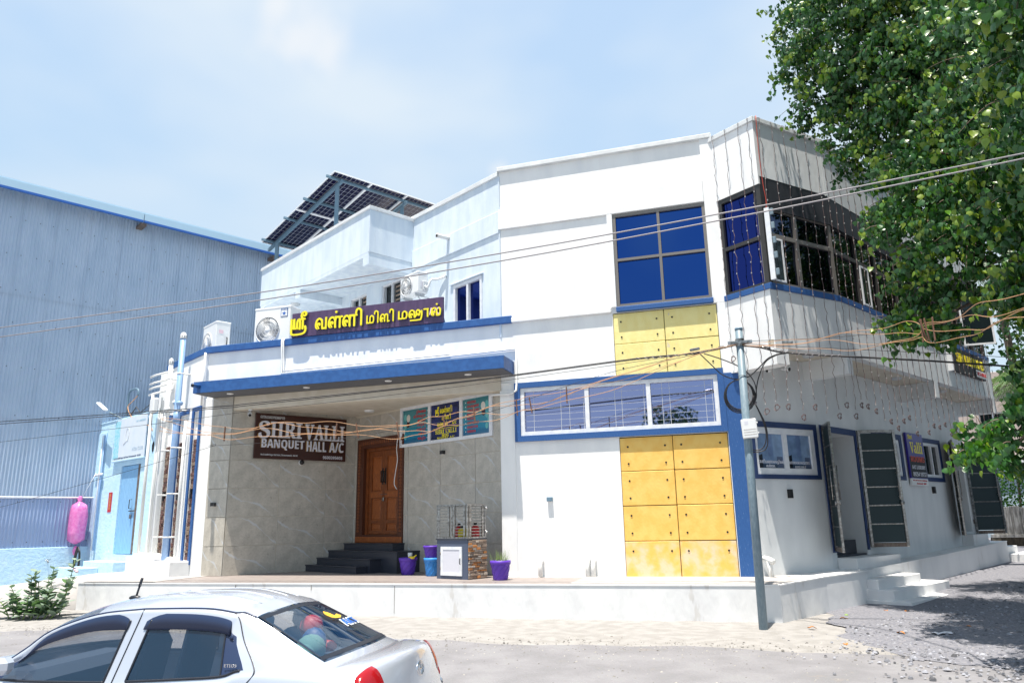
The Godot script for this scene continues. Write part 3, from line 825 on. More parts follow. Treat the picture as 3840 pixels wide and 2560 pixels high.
func tile(par: Node, f: Transform3D, x: float, y: float, w: float, h: float, k: int, z: float) -> void:
	if not M.has("tile0"):
		for v in 2:
			var im := Image.create(256, 140, false, Image.FORMAT_RGB8)
			var n := noise(.012, 5, 31 + v); var m := noise(.03, 4, 77 + v); var rid := noise(.016, 3, 5 + v * 9)
			for j in 140:
				for i in 256:
					var c := Vector3(.44, .415, .365) * (1.0 + .22 * n.get_noise_2d(i, j) + .10 * m.get_noise_2d(i * 2.0, j * 2.0))
					var cr := absf(rid.get_noise_2d(i * 1.3, j * 1.3 + 200 * v))
					c *= 1.0 - .28 * smoothstep(.03, .0, cr)
					var yy := [18.0 + i * .48 + 12.0 * sin(i * .03) , -46.0 + i * .66 + 10.0 * sin(i * .027 + 1.0)][v] as float
					var wd := 3.0 + 2.6 * sin(i * .05 + v)
					var d := absf(j - yy - 6.0 * m.get_noise_2d(i * 1.2, 3.0))
					c = c.lerp(Vector3(.50, .53, .56), .75 * smoothstep(wd + 2.0, wd - 1.0, d))
					im.set_pixel(i, j, Color(c.x, c.y, c.z).linear_to_srgb())
			var t := mat(Color.WHITE, .28)
			t.albedo_texture = ImageTexture.create_from_image(im)
			M["tile%d" % v] = t
	var st := S()
	var e := .003
	var a := V(x + e, y + e, z); var b := V(x + w - e, y + e, z); var c := V(x + w - e, y + h - e, z); var d := V(x + e, y + h - e, z)
	quv(st, a, b, c, d)
	for q in [[a, d], [b, a], [c, b], [d, c]]:
		var o := V(0, 0, -.011)
		var pp := [q[0] + o, q[0], q[1], q[1] + o]
		for i in [0, 1, 2, 0, 2, 3]:
			st.set_uv(Vector2(.5, .5)); st.add_vertex(pp[i])
	mi(par, "tile", st, M["tile%d" % k], f)

func door(PB: Transform3D) -> void:
	var d := sub(BH, "carved_double_door", PB)
	mi(d, "door_frame", wall(S(), -5.75, -3.655, 1.345, 4.12, -.20, .03, [[-5.43, 1.55, -3.86, 3.86]]), M.wood_dark)
	# carved relief along the frame: a row of small scrolls
	var st := S()
	var k := 0
	for y in range(28):
		var yy := 1.62 + y * .086
		for x in [-5.62, -3.745]:
			box(st, V(x - .05, yy, .03), V(x + .05, yy + .05, .045), .012)
			box(st, V(x - .02, yy + .05, .03), V(x + .02, yy + .084, .05), .012)
	for x in 20:
		var xx := -5.56 + x * .095
		box(st, V(xx, 3.95, .03), V(xx + .055, 4.05, .047), .012)
	mi(d, "carving", st, M.wood)
	mi(d, "inner_frame", wall(S(), -5.43, -3.86, 1.50, 3.86, -.18, -.06, [[-5.33, 1.56, -3.95, 3.78]]), M.wood)
	for s in 2:
		var x0 := -5.325 + s * .688; var x1 := x0 + .682
		var lf := sub(d, "door_leaf")
		st = wall(S(), x0, x1, 1.565, 3.775, -.15, -.10, [[x0 + .13, 1.66, x1 - .13, 1.85], [x0 + .13, 1.93, x1 - .13, 2.50], [x0 + .13, 2.70, x1 - .13, 3.62]])
		mi(lf, "rail_and_stile", st, M.wood)
		for q in [[1.66, 1.85], [1.93, 2.50], [2.70, 3.62]]:
			st = S()
			box(st, V(x0 + .11, q[0] - .02, -.145), V(x1 - .11, q[1] + .02, -.125))
			box(st, V(x0 + .16, q[0] + .03, -.13), V(x1 - .16, q[1] - .03, -.108), .016)
			mi(lf, "panel", st, M.wood_light)
		mi(lf, "middle_rail", box(S(), V(x0 + .06, 2.52, -.101), V(x1 - .06, 2.68, -.088), .01), M.wood_light)
		var hx := x1 - .06 if s == 0 else x0 + .06
		st = S(true)
		tube(st, [V(hx, 2.92, -.10), V(hx, 2.92, -.04), V(hx, 3.22, -.04), V(hx, 3.22, -.10)], .018, 8)
		box(st, V(hx - .03, 2.86, -.10), V(hx + .03, 3.30, -.092), .004)
		mi(lf, "pull_handle", st, M.black)
		mi(lf, "latch", sl(S(), hx - .10, hx + .10, 2.585, 2.615, -.088, -.07, .005), M.comb)
	mi(d, "padlock", box(S(), V(-4.68, 2.42, -.09), V(-4.60, 2.53, -.055), .015), M.steel)
	mi(d, "door_sill", sl(S(), -5.72, -3.66, 1.352, 1.50, -.05, .06, .01), M.wood_light)
	mi(d, "hanging_cable", tube(S(true), curve([V(-3.86, 4.02, .06), V(-3.90, 3.75, .06), V(-3.86, 3.45, .06), V(-3.93, 3.15, .06), V(-3.98, 2.85, .06), V(-3.87, 2.70, .06)]), .012, 5), M.ac, )
	mi(d, "dark_behind", sl(S(), -5.5, -3.7, 1.3, 4.0, -.4, -.3), M.black)

func poster_window(PB: Transform3D) -> void:
	var p := sub(BH, "poster_window", PB)
	mi(p, "frame", wall(S(), -3.80, -.30, 3.76, 4.80, .001, .045, [[-3.71, 3.84, -2.64, 4.72], [-2.55, 3.84, -1.44, 4.72], [-1.34, 3.84, -.40, 4.72]]), M.upvc)
	var grad := GradientTexture2D.new()
	var g := Gradient.new()
	g.offsets = PackedFloat32Array([0.0, .35, .8, .9, 1.0]); g.colors = PackedColorArray([lin(.05, .20, .23), lin(.06, .26, .30), lin(.015, .22, .36), lin(.012, .13, .26), lin(.06, .18, .30)])
	grad.gradient = g; grad.fill_from = Vector2(0, 0); grad.fill_to = Vector2(0, 1); grad.width = 16; grad.height = 128
	var tm := mat(Color.WHITE, .15)
	tm.albedo_texture = grad
	var white := mat(lin(.62, .60, .55), .3); var teal := mat(lin(.12, .42, .42), .2); var wine := mat(lin(.030, .008, .018), .12)
	for q in [[-3.71, -2.64, 0], [-2.55, -1.44, 1], [-1.34, -.40, 2]]:
		var st := S()
		quv(st, V(q[0], 3.84, -.02), V(q[1], 3.84, -.02), V(q[1], 4.72, -.02), V(q[0], 4.72, -.02))
		var po := mi(p, "poster", st, tm if q[2] != 1 else M.poster_blue, at(V(0, 0, .028)))
		if q[2] == 1:
			var r := tamil(["sri", "va", "lla", "pulli", "lla", "i"], -2.38, 4.49, .105, .09, -.019, -.016)
			for s in r[0]: mi(po, "letter", s, M.letter_yellow)
			r = tamil(["ma", "i", "na", "i"], -2.12, 4.32, .085, .09, -.019, -.016)
			for s in r[0]: mi(po, "letter", s, M.letter_yellow)
			r = tamil(["ma", "ha", "aa", "la", "pulli"], -2.30, 4.17, .08, .09, -.019, -.016)
			for s in r[0]: mi(po, "letter", s, M.letter_yellow)
			text(po, "lettering", "A/C", M.letter_yellow, -1.66, 4.21, .16, .07, -.019, .003)
			mi(po, "line", sl(S(), -2.48, -1.50, 4.105, 4.118, -.019, -.016), M.letter_yellow)
			text(po, "lettering", "SHRI VALLI", M.letter_yellow, -1.98, 4.03, .80, .105, -.019, .003, "Droid Serif")
			text(po, "lettering", "MINI", M.letter_yellow, -2.0, 3.935, .26, .075, -.019, .003, "Droid Serif")
			text(po, "lettering", "MAHAL A/C", M.letter_yellow, -1.98, 3.885 - .02, .66, .075, -.019, .003, "Droid Serif")
			continue
		var left: bool = q[2] == 0
		var bx0: float = q[0] + .12 if left else q[1] - .12
		var sg := 1.0 if left else -1.0
		for b in [[.16, 4.50, .075, .10, white], [.03, 4.53, .06, .09, teal], [.15, 4.35, .065, .085, wine], [.03, 4.28, .055, .08, teal], [-.03, 4.15, .05, .08, white if left else teal], [.04, 4.02, .05, .07, teal]]:
			var c := PackedVector2Array()
			for k in 16: c.append(Vector2(bx0 - .05 * sg + b[0] * sg + cos(TAU * k / 16) * b[2], b[1] + sin(TAU * k / 16) * b[3]))
			c.append(Vector2(c[0].x, c[0].y))
			c.remove_at(16)
			mi(po, "printed_balloon", plate(S(), c, -.0195, -.0185 + .0008 * b[0]), b[4])
		if left:
			var words := [["ta", "i", "ra", "ma", "nna", "ma", "pulli"], ["na", "i", "cha", "pulli", "cha", "ya", "ta", "aa", "ra"], ["nna", "pulli", "va", "i", "la", "aa"], ["pa", "i", "ra", "ta", "na", "aa"], ["ma", "aa", "na", "aa", "ta", "i"], ["ka", "nna", "pulli", "ka", "aa"], ["cha", "na", "pulli", "ta", "i", "pa"]]
			for i in words.size():
				var r0 := tamil(words[i], 0, 0, .055, .10, 0, .003)
				var w := minf(r0[1], .52)
				var r := tamil(words[i], -2.76 - r0[1], 4.60 - i * .115, .055, .10, -.019, -.016)
				var st2 := S()
				for s in r[0]: mi(po, "letter", s, M.letter_red)
				mi(po, "bullet", sl(S(), -2.715, -2.69, 4.615 - i * .115, 4.64 - i * .115, -.019, -.016), M.ac)
		else:
			var words := ["WEDDING", "ENGAGEMENT", "ANNIVERSARY", "BIRTHDAY", "PARTIES", "CONFERENCE", "EXHIBITION", "SEMINOR"]
			var ww := [.31, .42, .44, .32, .27, .41, .37, .30]
			for i in 8:
				text(po, "lettering", words[i], M.letter_red, -1.19 + ww[i] / 2, 4.635 - i * .10, ww[i], .062, -.019, .003)
				mi(po, "bullet", sl(S(), -1.255, -1.23, 4.622 - i * .10, 4.648 - i * .10, -.019, -.016), M.ac)

func stairs(PB: Transform3D) -> void:
	var p := sub(BH, "granite_stairs", PB)
	for q in [[-6.55, -3.72, .67, .835, 1.35], [-6.28, -3.60, .67, 1.00, 1.04], [-6.0, -2.95, .67, 1.175, .72], [-5.78, -3.58, 1.1, 1.348, .38]]:
		var s := sub(p, "step")
		mi(s, "riser", sl(S(), q[0] + .02, q[1] - .02, q[2], q[3] - .03, -.005, q[4] - .02), M.granite)
		mi(s, "tread", sl(S(), q[0], q[1], q[3] - .03, q[3], -.004, q[4], .006), M.granite)

func pipes(LW: Transform3D) -> void:
	# vent pipes up the wing wall, clamped, each with a cowl
	for q in [[-1.12, .26, .078, 1.03, 6.88, M.pvc_blue], [-2.06, .22, .062, 1.1, 6.32, M.pvc]]:
		var o := sub(BH, "vent_pipe", LW)
		mi(o, "pipe", tube(S(true), [V(q[0], q[3], q[1]), V(q[0], q[4], q[1])], q[2], 14), q[5])
		mi(o, "cowl", lathe(S(true), [Vector2(q[2] * 1.12, 0), Vector2(q[2] * 1.15, .05), Vector2(q[2] * 1.0, .12), Vector2(q[2] * .6, .17), Vector2(0, .185)], at(V(q[0], q[4], q[1])), 14), M.pvc)
		var st := S()
		for k in 8: box(st, V(-.008, .02, q[2] * 1.13), V(.008, .09, q[2] * 1.18), 0, Transform3D(Basis(Vector3.UP, TAU * k / 8), V(q[0], q[4], q[1])))
		mi(o, "cowl_slot", st, M.soffit_grey)
		st = S(true)
		for y in [1.6, 2.7, 3.9, 4.9, 5.9]:
			tube(st, [V(q[0], y - .018, q[1]), V(q[0], y + .018, q[1])], q[2] * 1.08, 14)
			box(st, V(q[0] + .02, y - .02, .0), V(q[0] + .06, y + .02, q[1]))
		mi(o, "clamp", st, M.pvc)
		mi(o, "coupling", tube(S(true), [V(q[0], 4.55, q[1]), V(q[0], 4.85, q[1])], q[2] * 1.15, 14), q[5])
		if q[2] > .07:
			mi(o, "branch", tube(S(true), [V(q[0] - .20, 5.12, q[1]), V(q[0] + .22, 5.06, q[1])], .065, 12), q[5])
			mi(o, "branch_cap", tube(S(true), [V(q[0] - .24, 5.13, q[1]), V(q[0] - .17, 5.12, q[1])], .075, 12), M.pvc)
		else: mi(o, "branch_cap", tube(S(true), [V(q[0], 5.02, q[1]), V(q[0] + .2, 5.02, q[1] + .05)], .07, 12), M.pvc)
	for q in [[-3.12, .30, .045, 1.1, 5.6], [-2.88, .12, .025, 1.1, 5.5], [-2.80, .10, .016, 1.1, 5.4], [-1.80, .10, .028, 1.1, 4.7], [-.80, .12, .04, 1.03, 4.6], [.06, .06, .03, 4.9, 6.3], [-2.98, .12, .016, 1.1, 5.2]]:
		mi(BH, "water_pipe", tube(S(true), [V(q[0], q[3], q[1]), V(q[0], q[4], q[1])], q[2], 10), M.pvc, LW)
	for y in [5.62, 5.80, 5.94, 6.16]:
		mi(BH, "water_pipe", tube(S(true), [V(-3.5, y, .30), V(-3.1, y, .30), V(-2.2, y + .02, .10)], .03, 8), M.pvc, LW)
	mi(BH, "meter_box", box(S(), V(-3.05, 5.05, .25), V(-2.7, 5.45, .40), .03), M.ac, LW)
	# conduit along the parapet face
	mi(BH, "conduit", tube(tube(S(true), [V(-11.10, 6.49, .0), V(-11.10, 6.42, .045), V(-11.10, 5.58, -.015), V(-9.5, 5.60, -.015), V(-6.5, 5.64, -.015), V(-4.88, 5.68, -.015), V(-4.86, 4.9, .0), V(-4.86, 4.70, .05), V(-4.98, 4.63, .06), V(-5.45, 4.63, .06)], .026, 8), [V(-11.05, 6.49, .0), V(-11.05, 6.42, .045), V(-11.05, 5.64, -.015), V(-9.5, 5.655, -.015), V(-6.5, 5.69, -.015)], .02, 8), M.pvc)
	for q in [[-4.40, .91], [-3.38, .93], [-3.26, .92]]:
		mi(BH, "drain_stub", tube(S(true), [V(q[0], q[1] + .08, -.06), V(q[0], q[1] + .07, .05), V(q[0], q[1] - .02, .075), V(q[0], .68, .075)], .05, 12), M.pvc)

func bay(FA: Transform3D, FB: Transform3D, BR: Transform3D, BA: Transform3D, BB: Transform3D) -> void:
	var b := sub(BH, "bay")
	# three faces of the oriel: short return, near face, long far face
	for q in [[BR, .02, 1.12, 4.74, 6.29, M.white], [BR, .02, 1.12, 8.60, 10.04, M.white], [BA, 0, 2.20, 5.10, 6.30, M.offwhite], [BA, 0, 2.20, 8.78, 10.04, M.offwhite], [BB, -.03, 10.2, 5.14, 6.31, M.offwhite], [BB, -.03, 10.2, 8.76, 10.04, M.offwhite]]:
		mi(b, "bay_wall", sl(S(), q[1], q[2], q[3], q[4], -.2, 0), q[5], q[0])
	mi(b, "coping", sl(S(), -.05, 1.15, 10.04, 10.15, -.24, .04, .01), M.offwhite, BR)
	mi(b, "coping", sl(S(), .0, 2.2, 10.042, 10.152, -.24, .045, .01), M.offwhite, BA)
	mi(b, "coping", sl(S(), -.02, 10.25, 10.04, 10.15, -.24, .045, .01), M.offwhite, BB)
	mi(b, "blue_sill_band", sl(S(), .02, 1.16, 6.29, 6.41, -.2, .03, .006), M.blue, BR)
	mi(b, "blue_sill_band", sl(S(), .01, 2.2, 6.30, 6.425, -.2, .032, .006), M.blue, BA)
	mi(b, "blue_sill_band", sl(S(), .0, 10.2, 6.31, 6.43, -.2, .03, .006), M.blue, BB)
	mi(b, "black_fascia", sl(S(), .03, 2.19, 8.08, 8.78, -.2, -.006), M.black_band, BA)
	mi(b, "black_fascia", sl(S(), -.02, 10.2, 8.08, 8.76, -.2, -.004), M.black_band, BB)
	# return window
	var p := sub(b, "window", BR)
	mi(p, "frame", wall(S(), .05, 1.12, 6.41, 8.60, -.14, -.02, [[.13, 6.47, 1.02, 7.40], [.13, 7.48, 1.02, 8.50]]), M.alu_dark)
	mi(p, "pane", sl(S(), .13, 1.02, 6.47, 7.40, -.09, -.08), M.mirror_navy)
	mi(p, "pane", sl(S(), .13, 1.02, 7.48, 8.50, -.09, -.08), M.mirror_navy)
	# ribbon of windows: near face, then far face
	for w in [[BA, .02, 2.19, [[.10, .98], [1.08, 2.12]]], [BB, .0, 10.15, [[.06, 1.25], [1.35, 2.30], [2.40, 3.48], [3.58, 4.6], [4.7, 5.7], [5.8, 6.8], [6.9, 7.9], [8.0, 9.0], [9.1, 10.05]]]]:
		var holes := []
		for c in w[3]:
			holes.append([c[0], 6.49, c[1], 7.46]); holes.append([c[0], 7.55, c[1], 8.06])
		p = sub(b, "window", w[0])
		mi(p, "frame", wall(S(), w[1], w[2], 6.43, 8.078, -.13, -.03, holes), M.alu_brown if w[1] > .01 else M.alu_dark)
		for h in holes: mi(p, "pane", sl(S(), h[0], h[2], h[1], h[3], -.09, -.08), M.mirror_dark)
	p = sub(b, "open_sash", BA)
	mi(p, "frame", wall(S(), .12, .56, 6.50, 7.45, -.05, -.015, [[.16, 6.54, .52, 7.41]]), M.upvc)
	mi(p, "pane", sl(S(), .16, .52, 6.54, 7.41, -.035, -.03), M.glass_dark)
	p = sub(b, "open_sash", BB)
	mi(p, "frame", wall(S(), 1.40, 1.85, 6.50, 7.45, -.05, -.015, [[1.44, 6.54, 1.81, 7.41]]), M.upvc)
	mi(p, "pane", sl(S(), 1.44, 1.81, 6.54, 7.41, -.035, -.03), M.glass_dark)
	p = sub(b, "open_casement", fr(BB * V(7.9, 0, 0), 0))
	mi(p, "frame", wall(S(), .05, .85, 6.45, 8.0, .02, .06, [[.10, 6.5, .80, 7.95]]), M.upvc)
	mi(p, "pane", sl(S(), .10, .80, 6.5, 7.95, .035, .04), M.glass_dark)
	# soffit and cross beams
	var q := PackedVector2Array()
	for v in [BA * V(-.02, 0, -.03), BA * V(2.15, 0, -.03), BB * V(10.15, 0, -.03), FB * V(10.2, 0, -.1), FB * V(0, 0, -.1), V(-.1, 0, -.08)]: q.append(Vector2(v.x, v.z))
	mi(b, "bay_soffit", prism(S(), q, 5.145, 5.25), M.cream)
	mi(b, "beam", sl(S(), .0, 1.11, 4.742, 5.14, -.36, -.003), M.white, BR)
	mi(b, "beam", sl(S(), .02, .36, 4.75, 5.099, -.34, -.002, .004), M.white, BA)
	for s in [.02, 5.15, 9.98]:
		mi(b, "beam", sl(S(), s, s + .24, 4.72, 5.139, -1.18, .001), M.offwhite, BB)
	for v in [[FA, 1.5, .55], [FB, 3.6, .5], [FB, 6.8, .5]]:
		mi(b, "ceiling_lamp", lathe(S(true), [Vector2(0, -.05), Vector2(.11, -.05), Vector2(.13, 0)], at((v[0] as Transform3D) * V(v[1], 5.142, v[2])), 14), M.ac_grille)
	# ground floor wall under the bay
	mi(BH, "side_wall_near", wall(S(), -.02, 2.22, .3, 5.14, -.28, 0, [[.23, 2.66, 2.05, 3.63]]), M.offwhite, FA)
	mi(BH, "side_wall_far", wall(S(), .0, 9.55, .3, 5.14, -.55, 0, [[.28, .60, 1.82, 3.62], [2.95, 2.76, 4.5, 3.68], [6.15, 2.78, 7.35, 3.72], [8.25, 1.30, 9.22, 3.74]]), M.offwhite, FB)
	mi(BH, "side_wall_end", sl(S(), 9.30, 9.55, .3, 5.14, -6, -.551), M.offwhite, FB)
	# bathroom window with printed posters
	var st := wall(S(), .14, 2.15, 2.57, 3.75, .002, .03, [[.23, 2.66, 2.05, 3.63]])
	mi(BH, "navy_surround", st, M.navy, FA)
	p = sub(BH, "poster_window", FA)
	mi(p, "frame", wall(S(), .232, 2.048, 2.662, 3.628, -.10, .012, [[.31, 2.79, 1.08, 3.50], [1.20, 2.79, 1.93, 3.50]]), M.upvc)
	for k in 2:
		var x0: float = [.30, 1.19][k]; var x1: float = [1.09, 1.94][k]
		var im := Image.create(96, 96, false, Image.FORMAT_RGB8)
		var nn := noise(.03, 4, 3 + k)
		for j in 96:
			for i in 96:
				var c := Vector3(.15, .24, .40)
				if i > 60: c = Vector3(.20, .30, .46)
				if i > 40 and i < 58 and j < 62: c = Vector3(.13, .20, .36)
				c *= 1.0 + .35 * nn.get_noise_2d(i, j) + .0015 * (48 - j)
				if j > 82: c *= .30
				if i < 20 and j > 62 - i * .3: c = Vector3(.015, .02, .03)
				if i > 70 and j > 62 and i < 92: c = Vector3(.09, .12, .20)
				im.set_pixel(i, j, Color(c.x, c.y, c.z).linear_to_srgb())
		var m := mat(Color.WHITE, .2)
		m.albedo_texture = ImageTexture.create_from_image(im)
		st = S()
		quv(st, V(x0, 2.78, -.03), V(x1, 2.78, -.03), V(x1, 3.51, -.03), V(x0, 3.51, -.03))
		var po := mi(p, "poster", st, m)
		if k == 1:
			text(po, "lettering", "BATHROOM FACILITIES", M.letter_white, 1.56, 2.915, .62, .055, -.029, .003)
			text(po, "lettering", "AVAILABLE", M.letter_white, 1.58, 2.825, .34, .055, -.029, .003)
		else:
			var r := tamil(["ka", "lla", "i", "ya", "la", "ra", "ra"], .36, 2.895, .05, .11, -.029, -.026)
			for s in r[0]: mi(po, "letter", s, M.letter_white)
			r = tamil(["va", "cha", "ta", "i", "ka", "lla", "pulli"], .76, 2.895, .045, .11, -.029, -.026)
			for s in r[0]: mi(po, "letter", s, M.letter_white)
			r = tamil(["na", "lla", "pulli", "lla", "na"], .55, 2.81, .045, .11, -.029, -.026)
			for s in r[0]: mi(po, "letter", s, M.letter_white)
	# blinds window and sliding window
	mi(BH, "navy_surround", wall(S(), 2.84, 4.66, 2.66, 3.82, .002, .03, [[2.95, 2.76, 4.5, 3.68]]), M.navy, FB)
	p = sub(BH, "window", FB)
	mi(p, "frame", wall(S(), 2.953, 4.497, 2.763, 3.677, -.10, .01, [[3.05, 2.86, 4.40, 3.58]]), M.upvc)
	for k in 16: mi(p, "blind_slat", box(S(), V(3.05, 2.868 + k * .044, -.06), V(4.40, 2.868 + k * .044 + .038, -.045 - .004 * (k % 2)), .003), M.ac_grille)
	mi(BH, "navy_surround", wall(S(), 6.03, 7.48, 2.67, 3.84, .002, .03, [[6.15, 2.78, 7.35, 3.72]]), M.navy, FB)
	p = sub(BH, "window", FB)
	mi(p, "frame", wall(S(), 6.153, 7.347, 2.783, 3.717, -.10, .01, [[6.22, 2.86, 6.72, 3.64], [6.80, 2.86, 7.28, 3.64]]), M.upvc)
	mi(p, "pane", sl(S(), 6.22, 6.72, 2.86, 3.64, -.05, -.045), M.glass_dark)
	mi(p, "pane", sl(S(), 6.80, 7.28, 2.86, 3.64, -.06, -.055), M.glass_dark)
	# doorways: navy casing, dark inside, granite threshold
	mi(BH, "navy_surround", wall(S(), .10, 1.92, 1.05, 3.76, .002, .03, [[.28, .60, 1.82, 3.62]]), M.navy, FB)
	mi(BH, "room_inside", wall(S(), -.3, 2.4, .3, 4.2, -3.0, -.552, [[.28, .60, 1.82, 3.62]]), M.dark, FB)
	mi(BH, "granite_threshold", sl(sl(S(), .285, 1.815, .60, .98, -.5, -.02), .285, 1.815, .98, 1.27, -.54, -.24), M.granite, FB)
	mi(BH, "inner_grille", tube(tube(S(true), [V(.9, 1.27, -.5), V(.9, 3.5, -.5)], .02, 6), [V(.3, 1.9, -.5), V(1.8, 1.9, -.5)], .015, 6), M.alu_dark, FB)
	mi(BH, "doorstep", sl(S(), .26, 2.55, .5, .94, .002, .42, .01), M.plinth, FB)
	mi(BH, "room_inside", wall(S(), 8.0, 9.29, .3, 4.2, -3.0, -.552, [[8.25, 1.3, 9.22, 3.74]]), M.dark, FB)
	mi(BH, "doorstep", sl(S(), 8.2, 9.5, .5, 1.22, .002, .30, .01), M.plinth, FB)
	# gate leaves, swung outwards
	for g in [[1.93, 17.0, .88, 1.10, 2.66], [.16, -85.0, .80, 1.08, 2.66], [9.36, 17.0, .90, 1.22, 2.64], [8.16, -98.0, .84, 1.22, 2.62]]:
		gate_leaf(fr(FB * V(g[0], 0, .045), g[1]), g[2], g[3], g[4])
	# open corner sash seen edge on, hung at the bay corner
	p = sub(b, "open_casement", fr(BA * V(.03, 0, .02), -20))
	mi(p, "frame", wall(S(), .02, .12, 6.47, 8.02, -.02, .03), M.upvc)
	for y in [6.62, 6.98, 7.3, 7.62, 7.92]: mi(p, "stay", box(S(), V(.125, y - .07, -.02), V(.20, y + .07, .02), .01), M.galv)

func gate_leaf(f: Transform3D, w: float, y0: float, h: float) -> void:
	var g := sub(BH, "gate_leaf", f)
	var c := .065
	var st := S()
	sl(st, 0, c, y0, y0 + h, -.025, .025, .006); sl(st, w - c, w, y0, y0 + h, -.0251, .0251, .006)
	sl(st, c, w - c, y0 + h - c, y0 + h, -.024, .024, .006)
	mi(g, "frame", st, M.steel)
	mi(g, "bottom_rail", sl(S(), c, w - c, y0, y0 + .09, -.024, .024, .006), M.rusty)
	var n := 6
	for k in n:
		var a := y0 + .09 + (h - c - .09) * k / n; var b := y0 + .09 + (h - c - .09) * (k + 1) / n
		mi(g, "dark_sheet", sl(S(), c, w - c, a + .015, b - .015, -.006, .004), M.gate_sheet)
		if k < n - 1: mi(g, "bar", sl(S(), c, w - c, b - .015, b + .015, -.016, .016, .005), M.steel)
	for s in [-1.0, 1.0]:
		st = S(true)
		tube(st, [V(w - .10, y0 + 1.05, s * .07), V(w - .10, y0 + 1.75, s * .07)], .014, 8)
		for y in [1.12, 1.66]: tube(st, [V(w - .10, y0 + y, 0), V(w - .10, y0 + y, s * .07)], .008, 6)
		lathe(st, [Vector2(.0, -.012), Vector2(.05, -.012), Vector2(.05, .012), Vector2(0, .012)], Transform3D(Basis(V(1, 0, 0), PI / 2), V(w - .05, y0 + .98, s * .04)), 12)
		mi(g, "pull_handle", st, M.steel)
	for y in [.35, 2.2]: mi(g, "hinge", tube(S(true), [V(-.012, y0 + y - .06, 0), V(-.012, y0 + y + .06, 0)], .018, 8), M.rusty)

